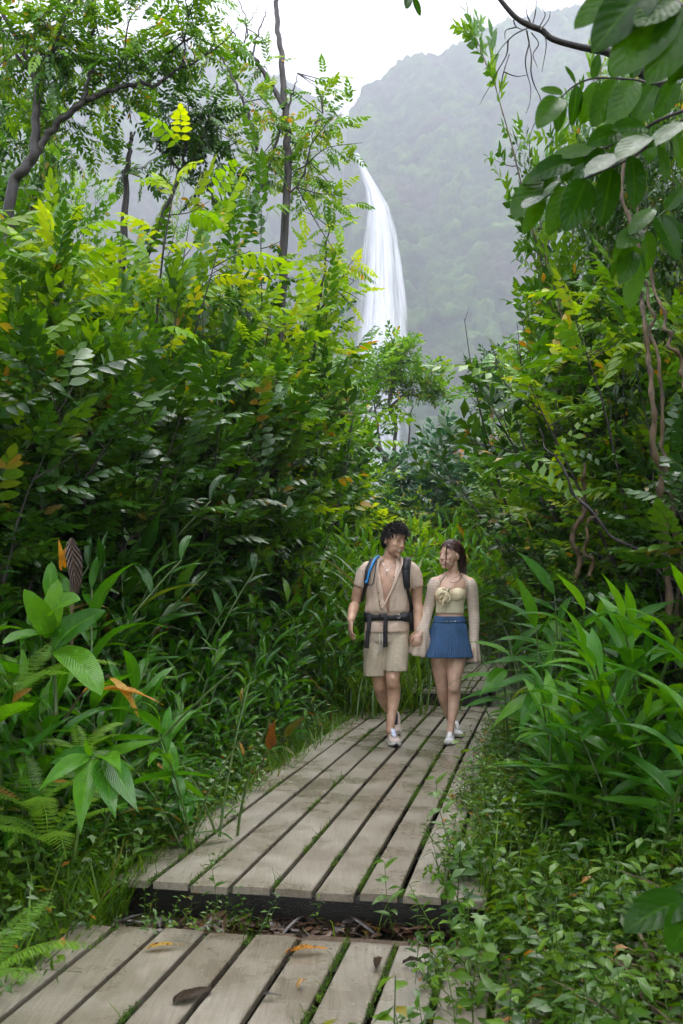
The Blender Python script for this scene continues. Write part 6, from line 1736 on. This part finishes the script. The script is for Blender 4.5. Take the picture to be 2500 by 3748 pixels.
# dead bough across the top with hanging rootlets
def Z7(x, y): return (1250 + x / 1.2544, y / 1.2544)
bo = empty('dead_branch', P(2230, 191, 4.6)); tag(bo, 'dead dark bough arching in from the top with thin twigs hanging from it', 'branch')
o_ = np.array(bo.location); mb = MB()
a = np.array([(*P(*Z7(x, y), 4.6), r) for x, y, r in ((690, -60, .009), (730, 0, .010), (800, 80, .012), (870, 120, .014), (920, 140, .014), (970, 180, .014), (1080, 212, .015), (1160, 228, .017), (1232, 243, .020), (1330, 300, .022), (1500, 420, .026))])
s_ = smooth4(a, 70); tube(mb, s_[:, :3] - o_, s_[:, 3], 9); mb.build('bough', M['bark'], bo)
R = random.Random(5)
tw = [[(790, 90), (800, 120), (830, 135), (870, 130)], [(875, 120), (890, 60), (895, 0)], [(905, 130), (935, 70), (920, 40)], [(850, 130), (800, 155), (765, 185), (730, 225), (690, 290), (655, 320)], [(765, 185), (758, 250), (720, 320), (690, 380), (650, 450), (635, 482)], [(770, 250), (745, 330), (730, 400), (718, 455)], [(850, 140), (862, 200), (872, 260), (870, 330), (885, 390), (912, 450), (915, 520), (880, 580), (865, 640), (860, 720), (838, 780)], [(862, 200), (845, 270), (850, 330), (868, 400), (865, 470), (848, 520)], [(872, 150), (905, 200), (880, 250), (900, 310)], [(800, 125), (755, 140), (750, 180)], [(745, 330), (800, 350), (850, 345)], [(930, 150), (940, 210), (920, 330)], [(870, 110), (850, 60), (856, 20)], [(915, 135), (950, 90), (960, 50)]]
for t_ in tw:
    m_ = MB(); sp = smooth_path([P(*Z7(x, y), 4.6 + R.uniform(-.05, .05)) for x, y in t_], 5 * len(t_)) - o_
    tube(m_, sp, np.linspace(.0038, .0013, len(sp)), 4, cap=False); m_.build('twig', M['bark'], bo)

# near leaf sprays at the upper corner
NL = [arr_mesh('leaf', blade(1, .41, 12, dr, fo, .012, 'oval', 7, st, 0, sd_), M['nearleaf']) for dr, fo, st, sd_ in ((.25, .25, .08, 1), (.4, .35, .15, 4), (.1, .15, 0, 9))]
def spray(label, rach, Y, leaves, r=.004):
    root = empty('leafy_branch', P(rach[0][0], rach[0][1], Y)); tag(root, label, 'branch', 'near leaf sprays at the top corner'); o = np.array(root.location)
    m_ = MB(); sp = smooth_path([P(x, y, Y + (k * .04)) for k, (x, y) in enumerate(rach)], 6 * len(rach)) - o
    tube(m_, sp, np.linspace(r, r * .45, len(sp)), 7); m_.build('stem', M['cane'] if r < .004 else M['bark'], root)
    R = random.Random(int(rach[0][1]) + 77)
    for k, (x0, y0, x1, y1, up) in enumerate(leaves):
        dyp = R.uniform(-.06, .06)
        a = np.array(P(x0, y0, Y)); b_ = np.array(P(x1, y1, Y + dyp - .03)); d = b_ - a; Ln = np.linalg.norm(d)
        # the blade faces roughly along 'up' (a world vector mostly towards the camera or the sky)
        Mx = frames([a - o], [d], np.array([R.uniform(-.25, .25)]), np.array([Ln * 1.06]), up)[0]
        link('leaf', NL[k % 3], root).matrix_local = Matrix(Mx.tolist())
    return root
tc_ = (0.1, -1, .25); sk = (.0, -.35, 1)
def C(x, y): return (1684 + x / 1.529, y / 1.529)
def CL(rows): return [(*C(r[0], r[1]), *C(r[2], r[3]), sk if len(r) > 4 else tc_) for r in rows]
spray('spray of broad hanging leaves whose upper sides shine white with rain', [C(*q) for q in ((1300, 640), (1180, 720), (1070, 800), (980, 870), (850, 935), (720, 990), (600, 1040), (490, 1095))], 1.9,
      CL([(850, 940, 790, 1255), (960, 870, 970, 1160), (710, 1000, 600, 1270), (590, 1040, 500, 1305), (470, 1100, 360, 1300), (880, 860, 715, 960, 1), (725, 945, 600, 1060, 1), (570, 1010, 465, 1110, 1), (450, 1095, 365, 1150, 1), (1045, 765, 895, 880, 1), (1110, 820, 1150, 1010), (1250, 680, 1065, 810, 1), (1040, 780, 900, 760), (1200, 740, 1240, 940)]))
spray('spray of oval leaves reaching farthest out over the mist', [C(*q) for q in ((1300, 600), (1100, 680), (1010, 740), (900, 790), (760, 850), (640, 910), (530, 970), (455, 1020))], 2.1,
      CL([(1040, 710, 860, 720), (890, 740, 720, 810), (750, 830, 525, 865), (635, 900, 410, 990), (525, 960, 355, 1022), (465, 1015, 308, 1195), (545, 985, 475, 1075), (700, 880, 570, 1010), (810, 840, 705, 940), (900, 790, 830, 920), (1000, 745, 1050, 900)]))
spray('spray of lighter oval leaves ranked along the thin dark stem', [C(*q) for q in ((1300, 415), (1100, 470), (1000, 450), (860, 438), (740, 440), (640, 480), (565, 545))], 2.3,
      CL([(575, 525, 455, 495), (560, 550, 438, 710), (570, 545, 545, 730), (655, 475, 625, 695), (765, 455, 678, 690), (875, 445, 748, 690), (980, 452, 845, 700), (1090, 478, 975, 705), (1210, 455, 1105, 645), (645, 470, 590, 375), (740, 440, 775, 305), (850, 437, 880, 250), (965, 442, 1000, 290), (1080, 455, 1080, 350), (1200, 440, 1220, 330)]))
spray('spray of the largest dark leaves filling the very top corner', [C(*q) for q in ((1450, 160), (1300, 70), (1190, 0), (1050, -80))], 1.5,
      CL([(920, -80, 655, 145), (1060, -80, 755, 275), (1190, -10, 885, 385), (1310, 60, 1065, 445), (1410, 150, 1175, 455), (1200, 0, 1000, 120), (1330, 80, 1240, 330)]), .006)
spray('lowest near spray of rounded leaves curling back toward the bank', [C(*q) for q in ((1300, 1060), (1130, 1200), (1040, 1270), (990, 1350), (965, 1440))], 2.2,
      CL([(1080, 1170, 955, 1305, 1), (955, 1290, 865, 1455), (1010, 1280, 895, 1375), (1100, 1210, 1215, 1440), (1050, 1290, 1040, 1520), (980, 1370, 955, 1710), (970, 1400, 900, 1570), (890, 1440, 850, 1560, 1), (1130, 1200, 1270, 1340), (1150, 1180, 1260, 1050)]), .0035)
spray('pair of oval leaves, one yellow, dipping in from the top middle', [(1500, -60), (1500, -30), (1505, -10)], 2.6, [(1495, -10, 1488, 30, tc_), (1510, -10, 1538, 56, tc_)], .002)

# ------------------------------------------------------------------ single leafy things in the foreground
def leaf_thing(name, label, cat, group, foot, stalk, leaves, meshes, sr=.006, smat='cane'):
    """foot: world; stalk: list of pixel points with Y; leaves: (x0,y0,Y0,x1,y1,Y1,up)"""
    root = empty(name, foot); tag(root, label, cat, group); o = np.array(root.location)
    for st in stalk:
        m_ = MB(); sp = smooth_path([P(*q) for q in st], 6 * len(st)) - o; tube(m_, sp, np.linspace(sr, sr * .5, len(sp)), 7); m_.build('stalk', M[smat], root)
    for k, (x0, y0, Y0, x1, y1, Y1, up) in enumerate(leaves):
        a = np.array(P(x0, y0, Y0)); d = np.array(P(x1, y1, Y1)) - a; Ln = np.linalg.norm(d)
        link('leaf', meshes[k % len(meshes)], root).matrix_local = Matrix(frames([a - o], [d], None, np.array([Ln]), up)[0].tolist())
    return root
UB = [arr_mesh('leaf', blade(1.05, .27, 12, dr, .35, .02, 'lance', 7, .2, 0, 3 + k), M['ginger_big']) for k, dr in enumerate((.6, .9, .4))]
YB = [arr_mesh('leaf', blade(1.05, .22, 12, dr, .6, .04, 'lance', 7, .2, .6, 3 + k), M['yellow']) for k, dr in enumerate((.6, .9))]
BB = [arr_mesh('leaf', blade(1.05, .30, 12, dr, .9, .05, 'lance', 7, .1, .9, 5 + k), M['brown']) for k, dr in enumerate((.5, .3))]
RB = [arr_mesh('leaf', blade(1.05, .28, 10, .4, .5, .03, 'lance', 7, .1, .2, 6), M['redtip'])]
f = P(330, 3100, 3.7); cam_up = (0, -.8, .6)
leaf_thing('ginger_plant', 'drooping ginger stalk with pale shining leaves spread like an umbrella', 'ginger plant', 'broad-leaved ginger on the man\'s side', f,
    [[(270, 3160, 3.75), (300, 2960, 3.7), (350, 2830, 3.65), (330, 2770, 3.6), (420, 2785, 3.5)]],
    [(330, 2765, 3.6, 150, 2880, 3.35, cam_up), (345, 2772, 3.6, 285, 3010, 3.3, cam_up), (380, 2775, 3.55, 425, 3000, 3.25, cam_up), (400, 2780, 3.5, 500, 2960, 3.25, cam_up), (370, 2775, 3.55, 435, 2785, 3.3, (0, -.4, 1)), (330, 2765, 3.6, 310, 2700, 3.55, cam_up), (350, 2770, 3.6, 180, 2790, 3.8, cam_up)], UB)
f = P(200, 2700, 4.4)
leaf_thing('ginger_plant', 'dying ginger with long yellow leaves blotched brown in the shade', 'ginger plant', None, f, [[(235, 2640, 4.4), (300, 2540, 4.35), (400, 2470, 4.3)]],
    [(365, 2525, 4.3, 590, 2570, 4.2, (0, -.3, 1)), (400, 2480, 4.3, 520, 2620, 4.2, (0.5, -.7, .6)), (300, 2540, 4.35, 400, 2500, 4.3, (0, 0, 1)), (120, 2520, 4.3, 8, 2585, 4.2, cam_up)], YB, .005, 'vine')
f = P(250, 2350, 4.35)
leaf_thing('dead_leaf', 'curled brown dead leaf hanging over the cupped ginger leaves', 'dead leaf', None, f, [[(262, 2380, 4.4), (262, 2200, 4.4), (250, 2000, 4.4)]], [(262, 1965, 4.35, 278, 2195, 4.25, cam_up)], BB, .008, 'vine')
leaf_thing('dead_leaf', 'orange-yellow leaf half covered by the curled brown dead leaf', 'dead leaf', None, f, [], [(240, 2080, 4.36, 215, 1975, 4.3, cam_up), (225, 2090, 4.36, 248, 1980, 4.3, cam_up)], YB)
f = P(960, 2800, 5.6)
leaf_thing('shoot', 'red-tipped young leaves standing out of the grass by the boardwalk', 'shoot', None, f, [[(930, 2850, 5.6), (985, 2745, 5.6), (1050, 2700, 5.55)]], [(1040, 2700, 5.55, 1118, 2618, 5.45, cam_up), (985, 2745, 5.6, 1005, 2635, 5.5, cam_up), (1030, 2735, 5.55, 1082, 2765, 5.45, (0, 0, 1)), (1005, 2735, 5.6, 985, 2640, 5.6, cam_up)], RB, .004, 'vine')
# stout ginger with cupped leaves by the outer edge
f = P(200, 2620, 4.3)
leaf_thing('ginger_plant', 'stout ginger with cupped shining leaves beneath the curled brown leaf', 'ginger plant', 'broad-leaved ginger on the man\'s side', f, [[(205, 2620, 4.3), (200, 2500, 4.3), (192, 2330, 4.25)]],
    [(190, 2330, 4.25, 205, 2130, 4.2, cam_up), (195, 2250, 4.2, 245, 2165, 4.0, cam_up), (190, 2330, 4.25, 100, 2170, 4.1, cam_up), (195, 2380, 4.25, 330, 2220, 4.1, cam_up), (190, 2330, 4.25, 20, 2330, 4.0, (0, -.3, 1)), (200, 2380, 4.25, 370, 2470, 4.0, (0, -.3, 1)), (190, 2200, 4.3, 185, 2060, 4.3, cam_up)], [arr_mesh('leaf', blade(1.05, .42, 12, dr, .4, .02, 'oval', 7, .1, 0, 3 + k), M['ginger_big']) for k, dr in enumerate((.5, .9))], .012)
# broad leaf at the lower corner, close to the lens
f = P(2560, 3600, 2.0)
leaf_thing('broadleaf_plant', 'broad oval leaves reaching in close at the lower corner', 'plant', None, f, [[(2620, 3700, 2.0), (2560, 3400, 2.0), (2500, 3260, 2.0)]], [(2520, 3290, 2.0, 2285, 3405, 1.9, (0, -.5, .9)), (2560, 3330, 2.0, 2450, 3480, 1.85, (0, -.7, .7)), (2560, 3250, 2.0, 2420, 3270, 2.05, (0, -.4, 1))], [arr_mesh('leaf', blade(1, .48, 12, .6, .2, .01, 'oval', 7, .2, 0, 3), M['nearleaf'])], .005)
# long arching single leaves in front of the woman's knees
f = P(1900, 2700, 6.4)
leaf_thing('ginger_plant', 'ginger whose long bright leaves arch across in front of the woman\'s knee', 'ginger plant', 'big ginger on the woman\'s side', f, [[(1860, 2720, 6.6), (1850, 2560, 6.5), (1840, 2420, 6.5)]],
    [(1870, 2400, 6.5, 1720, 2345, 6.6, (0, -.3, 1)), (1850, 2490, 6.5, 1640, 2475, 6.7, (0, -.3, 1)), (1850, 2525, 6.5, 1688, 2570, 6.6, (0, -.4, 1)), (1850, 2560, 6.5, 1690, 2590, 6.5, (0, -.4, 1)), (1850, 2440, 6.5, 1990, 2330, 6.3, (0, -.3, 1)), (1850, 2500, 6.5, 2000, 2500, 6.2, (0, -.3, 1)), (1850, 2450, 6.5, 1760, 2540, 6.2, cam_up)], UB, .007)

f = P(2010, 2640, 6.2)
leaf_thing('ginger_plant', 'ginger arching low toward the path just beyond the big glossy clumps', 'ginger plant', 'big ginger on the woman\'s side', f, [[(2010, 2660, 6.2), (1990, 2500, 6.1), (1960, 2300, 6.1)], [(2020, 2660, 6.3), (2040, 2400, 6.2), (2030, 2180, 6.2)]],
    [(1960, 2290, 6.1, 1800, 2190, 6.2, (0, -.3, 1)), (1970, 2360, 6.1, 1790, 2330, 6.2, (0, -.3, 1)), (1975, 2420, 6.1, 1770, 2440, 6.2, (0, -.4, 1)), (1985, 2480, 6.1, 1775, 2530, 6.1, (0, -.4, 1)), (1995, 2540, 6.1, 1790, 2640, 6.0, (0, -.4, 1)), (1960, 2300, 6.1, 1880, 2110, 6.0, (0, -.6, .6)), (2030, 2180, 6.2, 1900, 2020, 6.2, (0, -.6, .6)), (2035, 2240, 6.2, 1860, 2170, 6.3, (0, -.3, 1)), (1970, 2330, 6.1, 2100, 2200, 5.9, (0, -.4, 1)), (1990, 2450, 6.1, 2150, 2420, 5.8, (0, -.4, 1)), (1990, 2520, 6.1, 1900, 2660, 5.8, (0, -.5, 1)), (2035, 2330, 6.2, 1880, 2290, 6.4, (0, -.3, 1))], UB, .008)
# ------------------------------------------------------------------ grass, weeds, litter, moss: nobody could count them
def edge_x(y, side): return xc(y) + side * .80
GB = [blade(.30, .008, 4, 1.5, .2, 0, 'grass', 2, .2), blade(.24, .006, 4, 2.2, .2, 0, 'grass', 2, .3), blade(.38, .010, 5, 1.0, .2, 0, 'grass', 2, .1)]
def scatter(name, bases, mat, n, gen, seed, smin, smax, up=(0, 0, 1), tilt=.5):
    R = np.random.default_rng(seed); pts, dirs = gen(R, n); mb = MB()
    n = len(pts); w_ = R.integers(0, len(bases), n)
    for k in range(len(bases)):
        m_ = w_ == k
        if not m_.any(): continue
        Mx = frames(pts[m_], dirs[m_], R.uniform(-.6, .6, m_.sum()), R.uniform(smin, smax, m_.sum()), up)
        V, Q, T, uv, ti = inst(bases[k], Mx, R.uniform(0, 1, m_.sum())); mb.add(V, Q, T, uv, ti)
    ob = mb.build(name, mat); tag(ob, kind='stuff'); return ob
def up_dirs(R, n, lean=.6):
    a = R.uniform(0, 6.283, n); l = R.uniform(.1, lean, n)
    return np.stack([np.cos(a) * l, np.sin(a) * l, np.ones(n)], -1)
def strip(y0, y1, side, w0, w1, lean=.6, dens=1.0):
    def g(R, n):
        y = y0 + (y1 - y0) * R.random(n) ** 1.15; off = w0 + (w1 - w0) * R.random(n) ** 1.3
        x = xc(y) + side * (.78 + off)
        keep = fbm(x * 1.7, y * 1.7, 3, 5) > .30
        x, y = x[keep], y[keep]
        return np.stack([x, y, ground_z(x, y) - .01], -1), up_dirs(R, len(x), lean)
    return g
scatter('grass', GB, M['grass'], 14000, strip(3.8, 10.5, -1, -.06, .9), 1, .35, 1.0)
scatter('grass', GB, M['grass'], 8000, strip(4.0, 11.0, 1, -.06, .9), 2, .4, 1.1)
scatter('grass', GB, M['grass'], 5500, strip(2.2, 4.6, -1, -.05, 1.6), 3, .4, 1.1)
scatter('grass', GB, M['grass'], 3500, strip(10.3, 15, -1, -.05, .7), 4, .8, 2.2)
scatter('grass', [blade(.75, .016, 7, 1.7, .25, 0, 'grass', 3, .1), blade(.9, .02, 7, 1.2, .25, 0, 'grass', 3, .1)], M['grass'], 420, lambda R, n: ((lambda x, y: np.stack([x, y, ground_z(x, y)], -1))(xc(10.4) - .75 + R.normal(0, .28, n), 10.2 + R.normal(0, .3, n)), up_dirs(R, n, .5)), 6, .7, 1.3)
scatter('grass', [blade(1.0, .03, 9, 1.9, .3, 0, 'grass', 3, .1), blade(1.2, .034, 9, 1.5, .3, 0, 'grass', 3, .1)], M['grass'], 170, lambda R, n: ((lambda x, y: np.stack([x, y, ground_z(x, y) + .2], -1))((R.uniform(1130, 1640, n) - 1250) * 11 / FPX, R.uniform(10.7, 12, n)), up_dirs(R, n, .45)), 7, 1.0, 1.9)

def weed(seed, H=.22, n=10, ll=.05, lw=.02, seg=2, prof='lance'):
    R = random.Random(seed); mb = MB(); top = np.array([R.uniform(-.06, .06), R.uniform(-.06, .06), H])
    tube(mb, [(0, 0, 0), tuple(top * .5 + np.array([.01, 0, 0])), tuple(top)], [.002, .0016, .001], 3, cap=False, tint=.6)
    for k in range(n):
        f = .25 + .75 * k / (n - 1); a = k * 2.4 + R.uniform(-.5, .5)
        place(mb, blade(ll * R.uniform(.7, 1.2) * (1.15 - .4 * f), lw * R.uniform(.8, 1.2), seg, .8, .25, 0, prof, 3), tuple(top * f), (math.cos(a), math.sin(a), R.uniform(-.1, .6)), R.uniform(-.3, .3), tint=.5 + R.uniform(-.12, .12))
    a = mb.arrays()
    V = a[0].copy(); V = V[:, [0, 2, 1]]; V[:, 2] *= -1          # stand it along +Y so that frames() can aim it
    return (V, a[1], a[2], a[3], a[4])
WD = [weed(1), weed(2, .28, 11, .055, .018), weed(3, .16, 9, .04, .024, 2, 'oval'), weed(4, .34, 12, .06, .02), weed(5, .12, 8, .035, .022, 2, 'heart')]
def area(fn):
    def g(R, n):
        x, y = fn(R, n); return np.stack([x, y, ground_z(x, y) - .01], -1), up_dirs(R, len(x), .8)
    return g
def right_bank(R, n):
    y = 1.9 + 4.2 * R.random(n) ** 1.2; x = xc(y) + .66 + (R.random(n) ** 1.1) * 1.8
    m_ = fbm(x * 2.3, y * 2.3, 3, 41) > .40; x, y = x[m_], y[m_]; n = len(x)
    k = (x > xc(y) + .74 + .15 * np.sin(y * 5)) | (R.random(n) < .15); return x[k], y[k]
scatter('weeds', WD, M['weed'], 3600, area(right_bank), 11, .5, 1.6)
def corner(R, n):
    y = 2.2 + 1.7 * R.random(n); x = xc(y) + .98 + R.random(n) * .9; return x, y
scatter('weeds', WD, M['weed'], 700, area(corner), 12, .8, 1.5)
def left_bank(R, n):
    y = 2.6 + 4.4 * R.random(n); x = xc(y) - .80 - (R.random(n) ** 1.2) * 1.6; return x, y
scatter('weeds', WD, M['weed'], 3300, area(left_bank), 13, .6, 1.5)
def between(R, n):
    y = 3.76 + .3 * R.random(n); x = xc(y) + R.uniform(-1.0, .9, n); k = (R.random(len(x)) < np.where(x < xc(y) - .1, .8, .12)); return x[k], y[k]
scatter('weeds', WD, M['weed'], 190, area(between), 14, .35, .75)
scatter('grass', GB, M['grass'], 260, area(between), 15, .3, .6)
def far_edges(R, n):
    y = 6 + 5 * R.random(n); s_ = np.where(R.random(n) < .5, -1, 1); x = xc(y) + s_ * (.84 + R.random(n) * .8); return x, y
scatter('weeds', WD, M['weed'], 900, area(far_edges), 16, .6, 1.3)
def spill(R, n):
    y = 4.15 + 4.6 * R.random(n) ** 1.2; off = .60 + .28 * R.random(n) ** .6 + .06 * np.sin(y * 4.1); x = xc(y) + off
    return np.stack([x, y, np.full(n, .27)], -1), up_dirs(R, n, 1.0) + np.array([-.25, 0, 0])
scatter('weeds', WD, M['weed'], 420, spill, 17, .5, 1.15)
scatter('grass', GB, M['grass'], 700, spill, 18, .35, .8)
# litter of dead leaves on the soil
LT = [blade(.07, .028, 3, .8, .5, .05, 'lance', 3, .2), blade(.05, .03, 3, -.5, .4, .05, 'oval', 3, .1), blade(.12, .016, 3, .6, .6, 0, 'grass', 3, .1)]
def lit(R, n):
    y = 2.0 + 6.5 * R.random(n); s_ = np.where(R.random(n) < .5, -1, 1); x = xc(y) + s_ * (.75 + R.random(n) * 2.2)
    y2 = 3.7 + .36 * R.random(n // 4); x2 = xc(y2) + R.uniform(-1.1, .8, n // 4)
    x, y = np.concatenate([x, x2]), np.concatenate([y, y2]); a = R.uniform(0, 6.28, len(x))
    return np.stack([x, y, ground_z(x, y) + .012], -1), np.stack([np.cos(a), np.sin(a), R.uniform(-.2, .4, len(x))], -1)
scatter('litter', LT, M['litter'], 5200, lit, 21, .6, 1.5)
def reeds(R, n):
    y = 2.4 + 1.2 * R.random(n); x = xc(y) + 1.35 + R.random(n) * .9; a = R.normal(2.6, .5, n)
    return np.stack([x, y, ground_z(x, y) + .03 + .1 * R.random(n)], -1), np.stack([np.cos(a), np.sin(a), R.uniform(-.1, .9, n)], -1)
scatter('litter', [blade(.32, .014, 5, 1.0, .7, 0, 'grass', 3, .1)], M['vine'], 260, reeds, 22, .6, 1.4)
# moss and tiny seedlings in the gaps between the boards
MO = [sprig(s_, .02, 9, .016, .010, 1, 'oval', .3, 1.0) for s_ in (1, 2)]
R = np.random.default_rng(31); pts = []
for (off, y0, y1, zt) in gap_lines:
    n = int((y1 - y0) * (110 if y0 < 5 else 40)); y = R.uniform(y0, y1, n)
    y = y[fbm(y * 1.4 + off * 7, y * 0 + off * 13, 3, 9) > (.52 if y0 > 3.9 else .47)]
    for yy in y:
        q, t, r_ = along(yy, off); pts.append((q[0] + R.normal(0, .004), q[1], zt - .012 + R.normal(0, .004)))
pts = np.array(pts)
scatter('moss', MO, M['moss'], len(pts), lambda R_, n: (pts, up_dirs(R_, n, .9)), 32, .6, 1.4)
def mossy(R, n):
    x = R.normal(.03, .16, n); y = R.normal(3.79, .035, n); return x, y
scatter('moss', MO, M['moss'], 900, area(mossy), 33, 1.0, 2.6)
def seedl(R_, n):
    k = R_.integers(0, len(pts), n); return pts[k], up_dirs(R_, n, 1.0)
scatter('seedlings', [weed(7, .05, 5, .022, .012, 1, 'oval')], M['weed'], 260, seedl, 34, .5, 1.2)

# single weeds leaning over the boards
WM = [arr_mesh('stalk', weed(50 + k, .30, 9, .085, .03, 5), M['weed']) for k in range(3)]
for k, (px, py, Y, s_, lab) in enumerate(((1440, 3420, 3.8, 1.0, 'weed with corrugated leaves by the corner of the step'), (800, 3340, 3.8, .75, 'pale-leaved seedling growing up in front of the step'), (690, 3400, 3.75, .6, 'small leafy weed in the dirt between the two boardwalks'), (1640, 3080, 4.5, 1.1, 'weed bending over the outermost board on the woman\'s side'), (1700, 2930, 5.1, 1.1, 'weed with drooping leaves farther along the woman\'s side edge'), (1150, 3400, 3.82, .5, 'tiny fresh green plant in the moss by the sill'), (1520, 3600, 3.2, .9, 'weed leaning over the end board in the lower corner'), (300, 3560, 3.3, .7, 'fallen-over weed lying across the lowest boards'))):
    p = P(px, py, Y); o = link('weed_plant', WM[k % 3]); o.location = p; a_ = RP.uniform(0, 6.28); o.rotation_euler = (math.radians(90) - RP.uniform(.0, .5), 0, a_); o.scale = (s_,) * 3
    if k == 7: o.rotation_euler = (math.radians(12), 0, 1.9); o.location.z = .235
    tag(o, lab, 'weed', 'single weeds by the boards')

# fallen leaves on the boards
def fallen(px, py, zt, L, wr, ang, mat, lab, dr=.5, fold=.3, wave=.05, prof='lance', lift=.006):
    Y = (CAM_H - zt) * FPX / (py - 2161); p = P(px, py, Y)
    me = arr_mesh('fallen_leaf', blade(L, L * wr, 10, dr, fold, wave, prof, 5, dr * .5, 0, px), M[mat])
    o = link('fallen_leaf', me); d = np.array([math.cos(ang), math.sin(ang)]) * L / 2
    o.location = (p.x - d[0], p.y - d[1], zt + lift + .004); o.rotation_euler = (0, 0, ang - math.pi / 2); tag(o, lab, 'leaf', 'leaves fallen on the boardwalk')
fallen(708, 3655, .21, .155, .42, .75, 'brown', 'large dark brown leaf lying across a gap of the lowest boards', .3, .15, .02, 'oval')
fallen(597, 3478, .21, .13, .3, .25, 'yellow', 'yellow and black leaf beside the dirt on the lowest boards', .4, .4)
fallen(1128, 3495, .21, .17, .24, .1, 'yellow', 'long yellow leaf with a dark brown end on the lowest boards', .4, .7)
fallen(990, 3662, .21, .07, .36, -.05, 'litter', 'small tan curled leaf nearest the large dark brown leaf', .8, .6)
fallen(1108, 3618, .21, .06, .4, 1.0, 'litter', 'crumpled brown scrap of leaf between two wide boards', 1.5, .9, .1)
fallen(1384, 3540, .21, .10, .35, 1.4, 'brown', 'reddish brown leaf sliding into a gap near the weeds', .8, .8)
fallen(1520, 3550, .21, .10, .35, -.6, 'brown', 'dark curled leaf among the weeds on the lowest boards', 1.2, .9)
fallen(1482, 2797, .28, .075, .25, -.1, 'weed', 'fresh green leaf lying on the boards ahead of the couple', .6, .3)
fallen(1070, 3022, .28, .09, .2, .6, 'litter', 'thin tan leaf on the middle boardwalk nearest the grass', .8, .6)
fallen(860, 2998, .28, .06, .5, .1, 'brown', 'dark wet leaf stuck to the outer boards by the grass', .4, .2, .02, 'oval')
fallen(1660, 2925, .28, .08, .6, 1.2, 'yellow', 'orange-brown leaf caught in the weeds at the board edge', .9, .5, .05, 'oval')
fallen(1500, 2710, .28, .07, .15, .2, 'litter', 'dark twig-like leaf lying by the man\'s front shoe', .5, .4)
# ------------------------------------------------------------------ keep the walkway clear
CH = {}
for o_ in bpy.data.objects:
    if o_.parent is not None: CH.setdefault(o_.parent, []).append(o_)
for o_ in PLACED:
    if o_.name.startswith('ginger_plant') and o_.location.y < 9.5:      # turn each clump so that it leans off the path
        pts_ = [c.matrix_basis @ Vector((0, v_, 0)) for c in CH.get(o_, ()) if c.name.startswith('leaf') for v_ in (.1, .45)]
        def inside(rz):
            mw = Matrix.LocRotScale(o_.location, Matrix.Rotation(rz, 3, 'Z').to_quaternion(), o_.scale); n_ = 0
            for q_ in pts_:
                g = mw @ q_
                if abs(g.x - xc(g.y)) < .98 and 3 < g.y < 10: n_ += 1
            return n_
        o_.rotation_euler.z = min((o_.rotation_euler.z + k_ * .628 for k_ in range(10)), key=inside)
for o_ in PLACED: prune(o_)
